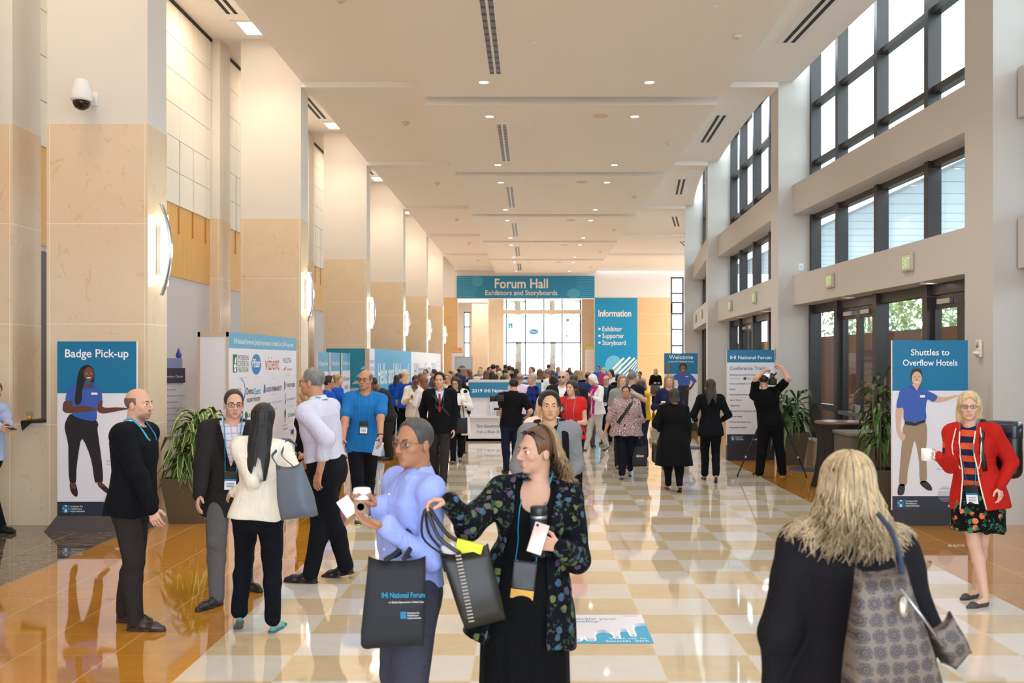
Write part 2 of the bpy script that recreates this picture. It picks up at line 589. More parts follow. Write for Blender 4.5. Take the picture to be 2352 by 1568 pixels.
b = MB()
for k in range(7):
    bay_box(b, k, 0, 8.1, -0.1, 0.75, 9.0, 9.15, M_RET)
structure(b, 'ceiling_bays')
TM = [0.72, 2.62, 4.55, 6.42, 7.93]                                    # mullion lines of a bay
DO, DI = 0.40, 0.54                                                    # outer and inner face of the frames
for k in range(7):
    b = MB()
    L = 8.02
    bay_box(b, k, 0, 0.72, 0.0, 0.72, 0, 9.0, M_BEAM)                  # pier
    structure(b, 'wall_pier_%d' % (k + 1))
    b = MB()
    bay_box(b, k, 0.72, L, 0.0, 0.42, 3.09, 3.68, M_BEAM)
    bay_box(b, k, 0.72, L, 0.0, 0.42, 4.90, 5.50, M_BEAM)
    structure(b, 'trim_%d' % (k + 10))
    # frames
    b = MB()
    for z0, z1, hz in ((5.50, 9.0, (5.56, 5.93, 7.10, 8.3)), (3.68, 4.90, (3.73, 4.85))):
        for t in TM:
            bay_box(b, k, t - 0.07, t + 0.07, DO - 0.06, DI, z0, z1, M_FRAME)
        for z in hz:
            bay_box(b, k, 0.72, L - 0.02, DO, DI, z - 0.05, z + 0.05, M_FRAME)
    fr = MB(); g = b
    o = structure(g, 'window_%d' % (k + 1))
    for z0, z1 in ((5.55, 8.98), (3.72, 4.86)):
        for i in range(4):
            bay_box(fr, k, TM[i] + 0.06, TM[i + 1] - 0.06, DO + 0.07, DO + 0.085, z0, z1, M_GLASS)
    fr.build('glass_pane', o)
    # storefront at floor level: sidelight, double door, sidelight, double door
    b = MB()
    for t in TM:
        bay_box(b, k, t - 0.08, t + 0.08, DO - 0.08, DI, 0, 3.09, M_FRAME)
    bay_box(b, k, 0.72, L - 0.02, DO - 0.02, DI, 2.93, 3.09, M_FRAME)
    for i in (1, 3):
        bay_box(b, k, TM[i], TM[i + 1], DO, DI, 1.02, 1.14, M_FRAME)
        bay_box(b, k, TM[i], TM[i + 1], DO, DI, 0.45 if i == 3 else 0, 0.56 if i == 3 else 0.14, M_FRAME)
    o = structure(b, 'door_frame_%d' % (k + 1))
    b = MB()
    for i in (1, 3):
        bay_box(b, k, TM[i] + 0.07, TM[i + 1] - 0.07, DO + 0.06, DO + 0.075, 0.5 if i == 3 else 0.1, 2.95, M_GLASS)
    b.build('glass_pane', o)
    b = MB()
    for i in (3,):
        bay_box(b, k, TM[i], TM[i + 1] , DO - 0.30, DI + 0.1, 0, 0.45, M_STONE)
    structure(b, 'trim_%d' % (k + 20))
    for di, i in enumerate((0, 2)):
        c = (TM[i] + TM[i + 1]) / 2
        lo, hi = TM[i] + 0.08, TM[i + 1] - 0.08
        b = MB()
        for t in (lo + 0.05, c - 0.05, c + 0.05, hi - 0.05):
            bay_box(b, k, t - 0.05, t + 0.05, DO, DO + 0.07, 0.02, 2.90, M_FRAME)
        for z in (0.14, 2.82):
            bay_box(b, k, lo, hi, DO + 0.005, DO + 0.065, z - 0.09, z + 0.09, M_FRAME)
        d = structure(b, 'door_%d' % (20 + 2 * k + di))
        g2 = MB(); bay_box(g2, k, lo + 0.1, hi - 0.1, DO + 0.03, DO + 0.04, 0.2, 2.75, M_GLASS); g2.build('glass_pane', d)
        h = MB()
        bay_box(h, k, lo + 0.08, hi - 0.08, DO - 0.09, DO - 0.05, 1.00, 1.07, M_STEEL)
        for t in (c - 0.07, c + 0.07):
            bay_box(h, k, t - 0.035, t + 0.035, DO - 0.08, DO + 0.0, 0.93, 1.2, M_STEEL)
        h.build('push_bar', d)
        h = MB()
        for t in (c - 0.42, c + 0.42):
            bay_box(h, k, t - 0.2, t + 0.2, DO - 0.05, DO, 2.79, 2.86, M_STEEL)
        h.build('door_closer', d)
# wall behind the viewer's right and end caps
# ---------------------------------------------------------------- far end of the hall and the lobby behind it
YF = 61.0
b = MB()
M_STONE_LIT = stone_mat((214, 168, 112), (230, 188, 134))  # limestone tinted orange: the warm light on the far wall put into its colour
b.box((-6.8, YF, 0), (-4.5, YF + 0.4, 5.85), M_STONE_LIT); b.box((-6.8, YF, 5.85), (-4.5, YF + 0.4, 8.5), M_PLAST)
b.box((-4.5, YF, 5.83), (3.88, YF + 0.4, 8.5), M_PLAST)
b.box((3.88, YF, 0), (8.55, YF + 0.4, 5.85), M_STONE_LIT); b.box((3.88, YF, 5.85), (8.55, YF + 0.4, 9.1), M_PLAST)
b.box((9.35, YF, 0), (12.6, YF + 0.4, 9.1), M_PLAST); b.box((8.55, YF, 7.1), (9.35, YF + 0.4, 9.1), M_PLAST); b.box((8.55, YF, 4.9), (9.35, YF + 0.4, 5.5), M_PLAST)
structure(b, 'wall_far')
b = MB()
for x in (8.6, 9.3):
    b.box((x - 0.05, YF, 0), (x + 0.05, YF + 0.2, 7.1), M_FRAME)
for z in (0.9, 1.9, 2.9, 3.9, 4.85, 5.55, 6.1, 7.05):
    b.box((8.55, YF + 0.02, z - 0.05), (9.35, YF + 0.18, z + 0.05), M_FRAME)
o = structure(b, 'window_20')
b = MB(); b.box((8.6, YF + 0.1, 0), (9.3, YF + 0.115, 7.1), M_GLASS); b.build('glass_pane', o)
b = MB()
b.box((-6.8, YF + 0.4, 7.55), (6, 80.5, 7.7), M_CEIL); structure(b, 'ceiling_lobby')
b = MB()
b.box((-6.8, YF + 0.4, 0), (-6.5, 80.5, 7.6), M_PLAST)
b.box((-6.5, 68.0, 5.95), (-3.0, 68.5, 7.6), M_PLAST)                  # bulkhead
b.box((-4.05, 68.1, 0), (-2.95, 68.5, 6.3), M_STONE)
structure(b, 'wall_lobby_left')
b = MB()
b.box((-6.5, 80, 0), (-5.4, 80.4, 7.6), M_PLAST); b.box((-4.9, 80, 0), (-2.2, 80.4, 7.6), M_STONE)
b.box((-5.4, 80, 5.9), (-4.9, 80.4, 7.6), M_PLAST); b.box((-5.4, 80, 0), (-4.9, 80.4, 0.8), M_PLAST)
b.box((-2.2, 80, 0), (4.1, 80.4, 0.79), M_STONE); b.box((-2.2, 79.9, 5.74), (4.1, 80.4, 6.06), M_STONE)
b.box((4.1, 80, 0), (7, 80.4, 7.6), M_STONE); b.box((3.35, 66, 0), (4.4, 66.6, 7.6), M_STONE)
b.box((6.0, YF + 0.4, 0), (6.3, 80.4, 7.6), M_PLAST)
structure(b, 'wall_lobby_far')
b = MB()
WX = [-2.0, -0.47, 1.02, 2.49, 3.96]
for x in WX:
    b.box((x - 0.045, 80.1, 0.79), (x + 0.045, 80.3, 7.6), M_FRAME)
for z in (0.82, 3.41):
    b.box((-2.0, 80.1, z - 0.05), (4.0, 80.3, z + 0.05), M_FRAME)
for x in (-5.38, -4.93):
    b.box((x - 0.04, 80.1, 0.8), (x + 0.04, 80.3, 5.9), M_FRAME)
for z in (0.85, 2.1, 3.4, 4.7, 5.85):
    b.box((-5.4, 80.1, z - 0.05), (-4.9, 80.3, z + 0.05), M_FRAME)
o = structure(b, 'window_21')
b = MB()
for i in range(4):
    b.box((WX[i] + 0.04, 80.18, 0.8), (WX[i + 1] - 0.04, 80.195, 7.6), M_GLASS)
b.box((-5.36, 80.18, 0.8), (-4.95, 80.195, 5.9), M_GLASS)
b.build('glass_pane', o)

# ---------------------------------------------------------------- outside
b = MB(); b.box((-60, -60, -0.5), (90, 150, -0.22), mat(srgb(168, 160, 150), 0.8, var=0.08, scale=0.6, name='paving')); tag(structure(b, 'ground_outside'))
b = MB(); b.box((9.4, -10, -0.22), (9.9, 48, 2.75), mat(srgb(140, 84, 62), 0.75, var=0.15, scale=1.2, name='rust_wall')); structure(b, 'wall_garden')
b = MB()
_b = NB('canopy_glass')
_t = _b.n('ShaderNodeBsdfTranslucent'); _t.inputs[0].default_value = (0.5, 0.53, 0.55, 1)
_g = _b.n('ShaderNodeBsdfGlossy'); _g.inputs['Roughness'].default_value = 0.25
_m = _b.n('ShaderNodeMixShader'); _m.inputs[0].default_value = 0.12
_b.t.links.new(_t.outputs[0], _m.inputs[1]); _b.t.links.new(_g.outputs[0], _m.inputs[2]); _b.t.links.new(_m.outputs[0], _b.out.inputs['Surface'])
M_CAN = _b.m
for i in range(34):
    y = -6 + i * 1.2
    b.box((6.6 + 0.0, y + 0.02, 5.0), (12.2, y + 1.18, 5.06), M_CAN)
structure(b, 'ceiling_canopy')
M_LEAFO = mat(srgb(120, 138, 84), 0.7, var=0.3, scale=3, name='tree_leaves')
M_BARK = mat(srgb(128, 106, 88), 0.85, var=0.3, scale=9, name='bark')


def tree(x, y, h, r, label):
    t = empty('broadleaf_tree', (x, y, -0.22), label=label, cat='tree', group='trees outside the window wall')
    b = MB(); b.tube([(0, 0, 0), (0.1, 0, h * 0.5), (0, 0.1, h * 0.8)], [0.16, 0.12, 0.06], M_BARK); b.build('trunk', t)
    b = MB()
    rr = random.Random(int(x * 31 + y))
    for _ in range(900):
        d = Vector((rr.gauss(0, 1), rr.gauss(0, 1), rr.gauss(0, 0.8))).normalized() * r * rr.uniform(0.35, 1)
        c = Vector((0, 0, h * 0.8)) + d
        a = Vector((rr.gauss(0, 1), rr.gauss(0, 1), rr.gauss(0, 1))).normalized() * 0.16
        e = a.orthogonal().normalized() * 0.08
        b.add([c - a, c - e, c + a, c + e], [(0, 1, 2, 3)], M_LEAFO)
    b.build('foliage', t)


tree(14.2, 30.5, 5.2, 2.2, 'leafy tree beyond the rust wall, right of the others, over the shuttle sign')
tree(14.4, 36.5, 5.4, 2.2, 'leafy tree beyond the rust wall, seen above the sidelight')
tree(14.6, 43.0, 5.4, 2.2, 'leafy tree beyond the rust wall, left of the others')
tree(14.0, 24.0, 5.0, 2.0, 'leafy tree beyond the rust wall, nearest the viewer')


def palm(x, y, h, label):
    t = empty('palm_tree', (x, y, -0.22), label=label, cat='tree', group='palms outside the far window')
    b = MB()
    b.tube([(0, 0, 0), (0.1, 0, h * 0.4), (0.0, 0, h)], [0.3, 0.26, 0.24], M_BARK)
    rr = random.Random(int(x * 17))
    for k in range(60):
        z = h * k / 60; w = rr.uniform(0, TAU)
        b.tube([(0.25 * math.cos(w), 0.25 * math.sin(w), z), (0.42 * math.cos(w), 0.42 * math.sin(w), z + 0.25)], [0.06, 0.01], M_BARK, 4)
    b.build('trunk', t)
    b = MB()
    for k in range(16):
        w = TAU * k / 16
        for s in range(9):
            q = s / 8
            px = 0.3 + 1.9 * q; z = h + 0.7 * q - 1.7 * q * q
            for sd in (-1, 1):
                c = Vector((px * math.cos(w), px * math.sin(w), z)); sdv = Vector((-math.sin(w), math.cos(w), 0)) * sd * 0.5 + Vector((math.cos(w), math.sin(w), -0.6)) * 0.3
                b.add([c, c + sdv * 0.5 + Vector((0, 0, 0.04)), c + sdv], [(0, 1, 2)], M_LEAFO)
    b.build('crown', t)


palm(-1.2, 88, 7.5, 'ragged palm trunk outside the left pane of the far window')
palm(1.9, 91, 8, 'palm trunk outside the second pane of the far window')
palm(4.9, 96, 8, 'palm trunk outside the right pane of the far window')
# ---------------------------------------------------------------- ceiling and wall fittings
C_TEAL, C_NAVY = srgb(0, 116, 160), srgb(40, 46, 62)
T_TEAL = mat(C_TEAL, 0.35, var=0.01, name='teal_print'); T_NAVY = mat(C_NAVY, 0.35, var=0.02, name='navy_print')
T_WHITE = mat(srgb(233, 230, 236), 0.4, var=0.005, name='white_print'); T_GREY = mat(srgb(88, 88, 98), 0.5, var=0.0, name='grey_print')
T_TXT = mat(srgb(252, 250, 250), 0.5, var=0.0, name='white_lettering')
GLOW_W = glow((1.0, 0.97, 0.92), 9.0)
GLOW_S = glow((1.0, 0.88, 0.68), 5.0)

src = {}


def place(key, builder, loc, label, group, cat, rz=0.0):
    if key not in src:
        o = builder(); src[key] = o
    else:
        o = dup(src[key])
    o.location = loc
    o.rotation_euler = (0, 0, rz)
    return tag(o, label, cat, group)


def mk_down():
    t = empty('ceiling_downlight')
    b = MB(); b.lathe([(0.085, 0.0), (0.125, 0.0), (0.125, -0.012), (0.1, -0.016), (0.085, -0.004)], M_WHITE, 28, cap=False); b.build('trim_ring', t)
    b = MB(); b.lathe([(0.088, -0.002), (0.06, -0.006)], GLOW_W, 24); b.build('lens', t)
    return t


ORD = ['nearest', 'second', 'third', 'fourth', 'fifth', 'sixth', 'seventh', 'eighth', 'ninth', 'tenth', 'eleventh', 'twelfth', 'thirteenth', 'fourteenth', 'fifteenth', 'sixteenth']
cnt = {-0.9: 0, 2.25: 0}
for x, y in DOWN:
    if y > 13:
        k = cnt[x]; cnt[x] += 1
        place('down', mk_down, (x, y, 7.279), '%s round recessed downlight of the %s row in the middle ceiling' % (ORD[k], 'left' if x < 0 else 'right'), 'recessed ceiling downlights', 'downlight')


_b = NB('slot_deflector')
_y = _b.sep(_b.obj())[1]
_q = _b.math('GREATER_THAN', _b.math('PINGPONG', _y, 0.155), 0.05)
M_DASH = _b.fin(_b.mix(_q, (0.01, 0.01, 0.01), (0.16, 0.16, 0.17)), 0.4)


def mk_vent():
    t = empty('ceiling_vent')
    b = MB()
    for x0, x1 in ((-0.13, -0.10), (-0.02, 0.02), (0.10, 0.13)):
        b.box((x0, 0, -0.012), (x1, 4.1, 0.0), M_WHITE)
    b.box((-0.13, -0.03, -0.012), (0.13, 0, 0), M_WHITE); b.box((-0.13, 4.1, -0.012), (0.13, 4.13, 0), M_WHITE)
    b.build('frame', t)
    b = MB()
    for x0, x1 in ((-0.10, -0.02), (0.02, 0.10)):
        b.box((x0, 0, -0.004), (x1, 4.1, -0.001), M_DASH)
    b.build('slot', t)
    return t


for k, y in enumerate(RIB[2:-1]):
    place('vent', mk_vent, (-0.66, y + 2.3, 7.279), '%s long double slot air vent in the middle ceiling' % ORD[k], 'slot vents of the middle ceiling', 'vent')


def mk_vent2():
    t = empty('slot_diffuser')
    b = MB(); b.box((-0.2, 0, -0.01), (0.2, 3.0, 0), M_WHITE); b.build('frame', t)
    b = MB()
    for x in (-0.07, 0.07):
        b.box((x - 0.035, 0.1, -0.014), (x + 0.035, 2.9, -0.011), M_BLACK)
    b.build('slot', t)
    return t


for k, y in enumerate(RIB[2:-1]):
    place('vent2', mk_vent2, (XC(y + 4) - 0.55, y + 2.6, 7.579), '%s black double slot diffuser in the ceiling strip by the windows' % ORD[k], 'slot diffusers along the windows', 'vent', rz=math.atan(-2 * 0.0047 * (y - 20) - 0.035))
for k, y in enumerate(RIB[2:-1]):
    place('vent3', lambda: dup(src['vent2']), (-5.55, y + 3.6, 8.429), '%s black double slot diffuser in the high ceiling of the left aisle' % ORD[k], 'slot diffusers of the left aisle', 'vent')


def mk_recess():
    t = empty('recessed_light')
    b = MB()
    for a in (0, 1, 2, 3):
        M = Matrix.Rotation(a * math.pi / 2, 4, 'Z')
        b.box((-0.45, -0.45, -0.02), (0.45, -0.36, 0), M_WHITE, M)
    b.build('frame', t)
    b = MB(); b.box((-0.36, -0.36, -0.012), (0.36, 0.36, -0.004), glow((1, 0.93, 0.82), 1.1)); b.build('diffuser', t)
    return t


for k, y in enumerate(RIB[2:-1]):
    place('rec', mk_recess, (-5.25, y + 7.3, 8.429), '%s square recessed light in the high ceiling of the left aisle' % ORD[k], 'square lights of the left aisle', 'ceiling light')


def mk_sprink():
    t = empty('ceiling_sprinkler')
    b = MB(); b.lathe([(0.05, 0), (0.05, -0.012), (0.02, -0.018)], M_WHITE, 16); b.build('cover_plate', t)
    return t


def mk_smoke():
    t = empty('smoke_detector')
    b = MB(); b.lathe([(0.08, 0), (0.08, -0.03), (0.05, -0.06), (0.02, -0.062)], mat(srgb(226, 214, 200), 0.5), 18); b.build('base', t)
    b = MB(); b.lathe([(0.03, -0.062), (0.015, -0.075)], M_STEEL, 12); b.build('sensor', t)
    return t


def mk_speaker():
    t = empty('ceiling_speaker')
    b = MB(); b.lathe([(0.17, 0), (0.17, -0.01), (0.15, -0.016), (0.0, -0.017)], mat(srgb(226, 206, 178), 0.7), 28); b.build('grille', t)
    return t


for k, y in enumerate(RIB[2:-1]):
    place('spk', mk_speaker, (1.5, y + 1.55, 7.279), '%s round beige ceiling speaker in the middle ceiling' % ORD[k], 'ceiling speakers', 'speaker')
for k, y in enumerate(RIB[2:-1]):
    for x, dy, nm in ((-0.1, 1.7, 'left'), (0.02, 4.6, 'middle'), (2.75, 2.9, 'right')):
        place('spr', mk_sprink, (x, y + dy, 7.279), '%s sprinkler cover of the %s row in the middle ceiling' % (ORD[k], nm), 'sprinkler covers', 'sprinkler')
    place('smo', mk_smoke, (-2.95, y + 3.4, 7.579), '%s smoke detector on the left ceiling strip' % ORD[k], 'smoke detectors', 'smoke detector')
    place('smo', mk_smoke, (3.35, y + 4.2, 7.279), '%s smoke detector near the right edge of the middle ceiling' % ORD[k], 'smoke detectors', 'smoke detector')


def mk_dome():
    t = empty('dome_camera')
    b = MB(); b.lathe([(0.03, 0.26), (0.065, 0.245), (0.085, 0.2), (0.09, 0.17), (0.118, 0.1), (0.125, 0.02), (0.118, 0.0), (0.1, -0.01)], M_WHITE, 28); b.build('housing', t)
    b = MB(); b.lathe([(0.1, -0.005), (0.098, -0.04), (0.075, -0.085), (0.03, -0.11), (0.0, -0.112)], mat(srgb(26, 20, 18), 0.08), 24); b.build('dome', t)
    b = MB(); b.tube([(0, 0.0, 0.1), (0.03, 0.12, 0.1), (0.03, 0.24, 0.08)], 0.03, M_WHITE); b.rbox((-0.04, 0.22, 0.0), (0.09, 0.25, 0.16), M_WHITE, 0.01); b.build('bracket', t)
    return t


place('dome', mk_dome, (-5.31, 11.76, 5.05), 'white dome camera on the front of the nearest stone column', 'dome cameras', 'security camera')
place('dome', mk_dome, (-5.42, 51.76, 4.85), 'small far dome camera on the last stone column', 'dome cameras', 'security camera')


def mk_sconce():
    t = empty('wall_sconce')
    b = MB(); b.lathe([(0.036, -0.44), (0.042, -0.4), (0.042, 0.4), (0.036, 0.44)], GLOW_S, 20, Matrix.Translation((0.09, 0, 0))); b.build('lamp_tube', t)
    b = MB()
    n = 14
    vs, fs = [], []
    for i in range(n + 1):
        z = -0.56 + 1.12 * i / n
        x = 0.075 + 0.115 * (1 - (z / 0.56) ** 2)
        for q in (-0.05, 0.05):
            vs += [(x, q - 0.1, z), (x + 0.012, q - 0.1, z)]
    for i in range(n):
        a, c = i * 4, (i + 1) * 4
        fs += [(a, a + 2, c + 2, c), (a + 1, c + 1, c + 3, a + 3), (a, c, c + 1, a + 1), (a + 2, a + 3, c + 3, c + 2)]
    b.add(vs, fs, M_STEEL, True); b.build('shade_blade', t)
    b = MB(); b.box((0, -0.05, -0.3), (0.05, 0.05, 0.3), M_STEEL); b.build('wall_plate', t)
    return t


for k, y in enumerate(range(12, 60, 8)):
    place('sconce', mk_sconce, (-4.618, y + 0.32, 3.34), '%s glowing wall sconce on the hall side of the left columns' % ORD[k], 'column sconces', 'wall lamp')
    light('sconce_glow', 'POINT', (-4.40, y + 0.32, 3.34), 8, WARM, 0.12)

T_EXIT = glow((0.25, 0.75, 0.03), 0.35, 'exit_green')


def mk_exit():
    t = empty('exit_sign')
    b = MB(); b.rbox((-0.17, -0.05, -0.13), (0.17, 0, 0.13), mat(srgb(196, 186, 170), 0.35), 0.012); b.build('housing', t)
    b = MB(); b.rect(-0.14, -0.1, 0.14, 0.1, -0.052, mat(srgb(214, 222, 196), 0.4, var=0)); b.text('EXIT', 0, -0.07, 0.2, -0.055, T_EXIT, 'C', 0.004, 0.24); b.build('face', t)
    return t


for k in range(2, 6):
    d = bay_pt(k, 1) - bay_pt(k, 0)
    for tt, nm in ((2.4, 'nearer'), (5.7, 'farther')):
        p = bay_pt(k, tt, -0.001)
        place('exit', mk_exit, (p.x, p.y, 3.40), '%s green EXIT sign over the doors of the %s window bay' % (nm, ORD[k - 2]), 'exit signs', 'exit sign', rz=math.atan2(-d.y, -d.x))
for k in range(2, 5):
    for tt, nm in ((2.2, 'nearer'), (5.4, 'farther')):
        p = bay_pt(k, tt, 0.2)
        place('down', mk_down, (p.x, p.y, 3.089), '%s round downlight under the lower beam of the %s window bay' % (nm, ORD[k - 2]), 'downlights under the beams', 'downlight')


def mk_alarm():
    t = empty('fire_alarm')
    b = MB(); b.rbox((-0.06, -0.045, -0.11), (0.06, 0, 0.11), mat(srgb(226, 212, 192), 0.4), 0.015); b.lathe([(0.04, 0), (0.03, 0.004)], M_STEEL, 16, Matrix.Translation((0, -0.046, 0.045)) @ Matrix.Rotation(math.pi / 2, 4, 'X')); b.build('housing', t)
    b = MB(); b.rbox((-0.05, -0.085, -0.075), (0.05, -0.04, -0.035), mat(srgb(236, 236, 240), 0.1), 0.01); b.build('strobe', t)
    return t


for k, nm in ((2, 'white fire alarm on the pier right of the shuttle sign'), (3, 'white fire alarm on the pier behind the tripod camera')):
    d = bay_pt(k, 1) - bay_pt(k, 0); p = bay_pt(k, 0.3, -0.001)
    place('alarm', mk_alarm, (p.x, p.y, 2.13), nm, 'wall alarms', 'alarm', rz=math.atan2(-d.y, -d.x))
b = MB(); b.rbox((-0.05, -0.02, -0.07), (0.05, 0, 0.07), M_WHITE, 0.006); b.box((-0.015, -0.03, -0.02), (0.015, -0.018, 0.02), M_STEEL)
tag(b.build('wall_switch', loc=(5.42, 19.998, 3.86)), 'small white wall plate on the pier beside the second exit sign bay', 'switch')
# ---------------------------------------------------------------- signs and stands
E = 0.0012                                       # one print layer
C = lambda r, g, b_: mat(srgb(r, g, b_), 0.45, var=0.0, name='print')
P_SKIN_D, P_SKIN_L, P_SKIN_M = C(104, 58, 38), C(222, 176, 148), C(150, 88, 60)
P_BLUE, P_BLUE2, P_BLK, P_KHA, P_HAIR = C(56, 92, 176), C(44, 76, 158), C(26, 18, 20), C(164, 138, 108), C(54, 38, 30)
P_PALE, P_STRIPE = C(120, 176, 196), C(150, 160, 176)


def logo(b, x, z, s, y, sub=True, wcol=None):
    w = wcol or T_TXT
    b.rect(x, z, x + s, z + s, y, T_TEAL)
    y -= E
    b.rect(x + s * .30, z, x + s * .40, z + s * .52, y, w); b.rect(x + s * .30, z + s * .42, x + s * .62, z + s * .52, y, w); b.rect(x + s * .36, z, x + s * .62, z + s * .5, y, w)
    b.disc(x + s * .49, z + s * .98, s * .15, s * .2, y, w, 12, math.pi, TAU)
    b.rect(x, z + s * .52, x + s * .28, z + s * .62, y, w)
    if sub:
        for i, t in enumerate(('Institute for', 'Healthcare', 'Improvement')):
            b.text(t, x + s * 1.15, z + s * (0.72 - 0.33 * i), s * .36, y, w, bold=0.004)


def stripes(b, cx, cz, r, y, m, n=9, z0=-1, z1=1):
    for i in range(n):
        q = -1 + 2 * (i + 0.5) / n
        if z0 <= q <= z1:
            hw = r * math.sqrt(max(0, 1 - q * q))
            b.rect(cx - hw, cz + q * r - r * 0.35 / n, cx + hw, cz + q * r + r * 0.35 / n, y, m)


def board(name, x, y, w, z0, z1, label, cat='sign', base='flat', rz=0.0, group=None, d=0.05):
    t = empty(name, (x, y, 0), rz, label, cat, group)
    b = MB(); b.box((0, 0, z0), (w, d, z1), T_WHITE); b.build('panel', t)
    b = MB()
    bm_ = mat(srgb(70, 64, 64), 0.5, var=0.04)
    if base == 'splay':
        vs = [(-0.11, -0.1, 0), (w + 0.11, -0.1, 0), (w + 0.11, 0.3, 0), (-0.11, 0.3, 0), (0, -0.01, z0), (w, -0.01, z0), (w, 0.09, z0), (0, 0.09, z0)]
        b.add(vs, [(0, 3, 2, 1), (4, 5, 6, 7), (0, 1, 5, 4), (1, 2, 6, 5), (2, 3, 7, 6), (3, 0, 4, 7)], bm_)
    else:
        b.box((0, -0.01, 0), (w, 0.12, z0), mat(srgb(44, 42, 46), 0.5, var=0.04))
    b.build('base', t)
    return t


def smap(x0, x1, y0, y1, w, z0, z1):             # photo crop coordinates -> board coordinates
    return lambda *pts: [((p[0] - x0) / (x1 - x0) * w, z1 - (p[1] - y0) / (y1 - y0) * (z1 - z0)) for p in pts]


def blob(b, S, pts, y, m, n=5):
    b.poly([(p.x, p.y) for p in spline([(q[0], q[1], 0) for q in S(*pts)], n)], y, m)


def face(b, cx, cz, r, y, skin, hair=None, lip=None):
    b.disc(cx, cz, r * .72, r, y, skin, 28)
    y -= E
    for s in (-1, 1):
        b.disc(cx + s * r * .29, cz + r * .1, r * .12, r * .07, y, T_TXT, 10); b.disc(cx + s * r * .29, cz + r * .1, r * .06, r * .07, y - E / 2, P_BLK, 8)
        b.rect(cx + s * r * .29 - r * .15, cz + r * .25, cx + s * r * .29 + r * .15, cz + r * .3, y, P_HAIR)
    b.poly([(cx - r * .07, cz + .05 * r), (cx + r * .1, cz - .28 * r), (cx - r * .1, cz - .28 * r)], y, lip or P_SKIN_M)
    b.disc(cx, cz - r * .45, r * .3, r * .16, y, T_TXT, 14, math.pi, TAU)


# Badge Pick-up
W_, Z0, Z1 = 0.923, 0.17, 2.205
t = board('floor_sign', -5.53, 11.62, W_, Z0, Z1, 'tall Badge Pick-up sign with a woman in a blue polo, against the nearest stone column', base='splay')
S = smap(63, 690, 47, 1420, W_, Z0, Z1)
b = MB(); y = -E
b.rect(0, 1.60, W_, Z1, y, T_TEAL); b.rect(0, Z0, W_, 0.335, y, T_NAVY)
b.text('Badge Pick-up', W_ / 2, 2.02, 0.135, y - E, T_TXT, 'C', 0.012, 0.74)
logo(b, 0.06, 0.21, 0.085, y - E)
b.text('#IHIForum', 0.88, 0.2, 0.045, y - E, T_TXT, 'R', 0.01)
cx = S((487, 1300))[0]; stripes(b, cx[0], cx[1], 0.085, y - E, P_STRIPE, 11)
b.text('Quincy', 0.575, 0.80, 0.026, y - E, T_GREY); b.text('Project Coordinator', 0.575, 0.765, 0.02, y - E, T_GREY, shear=0.2)
b.print_parts(t)
b = MB(); y = -3 * E
blob(b, S, [(160, 625), (200, 620), (330, 655), (372, 668), (390, 705), (382, 735), (400, 870), (418, 1010), (425, 1145), (385, 1155), (360, 1145), (330, 970), (262, 815), (232, 930), (216, 1060), (210, 1158), (162, 1150), (152, 990), (150, 860), (124, 740), (130, 680)], y, P_BLK, 3)
blob(b, S, [(165, 1160), (207, 1165), (226, 1230), (222, 1264), (200, 1264), (170, 1225)], y, C(46, 24, 22)); blob(b, S, [(384, 1160), (420, 1162), (476, 1215), (478, 1238), (450, 1238), (395, 1190)], y, C(46, 24, 22))
b.poly(S((170, 1158), (204, 1160), (210, 1205), (176, 1205)), y - E, P_SKIN_D); b.poly(S((384, 1155), (418, 1155), (448, 1192), (398, 1186)), y - E, P_SKIN_D)
blob(b, S, [(126, 515), (190, 520), (195, 555), (300, 562), (366, 578), (366, 590), (300, 600), (160, 612), (112, 596), (108, 555)], y - E, P_SKIN_D, 4)
blob(b, S, [(398, 515), (424, 515), (428, 565), (540, 566), (632, 572), (636, 578), (560, 592), (440, 614), (396, 606), (380, 580)], y - E, P_SKIN_D, 4)
blob(b, S, [(192, 395), (272, 402), (330, 385), (390, 405), (412, 430), (420, 515), (396, 520), (378, 590), (372, 665), (300, 668), (190, 630), (182, 560), (186, 520), (130, 512), (150, 430)], y - 2 * E, P_BLUE, 4)
blob(b, S, [(186, 560), (300, 556), (366, 578), (362, 588), (300, 600), (180, 606)], y - 3 * E, P_SKIN_D, 4)
b.poly(S((272, 380), (330, 375), (345, 395), (308, 415), (275, 398)), y - 3 * E, P_SKIN_D)
b.poly(S((264, 398), (276, 392), (308, 418), (272, 428)), y - 4 * E, P_BLUE2); b.poly(S((344, 380), (362, 402), (330, 424), (308, 416)), y - 4 * E, P_BLUE2)
b.rect(*S((335, 466))[0], *S((384, 450))[0], y - 4 * E, T_TXT)
blob(b, S, [(245, 265), (280, 236), (320, 236), (352, 270), (356, 350), (342, 375), (300, 330), (272, 400), (262, 440), (258, 510), (232, 545), (205, 525), (214, 420), (226, 330)], y - 4 * E, P_BLK)
c = S((316, 305))[0]; face(b, c[0], c[1], 0.082, y - 5 * E, C(120, 68, 44))
b.build('printed_figure', t)

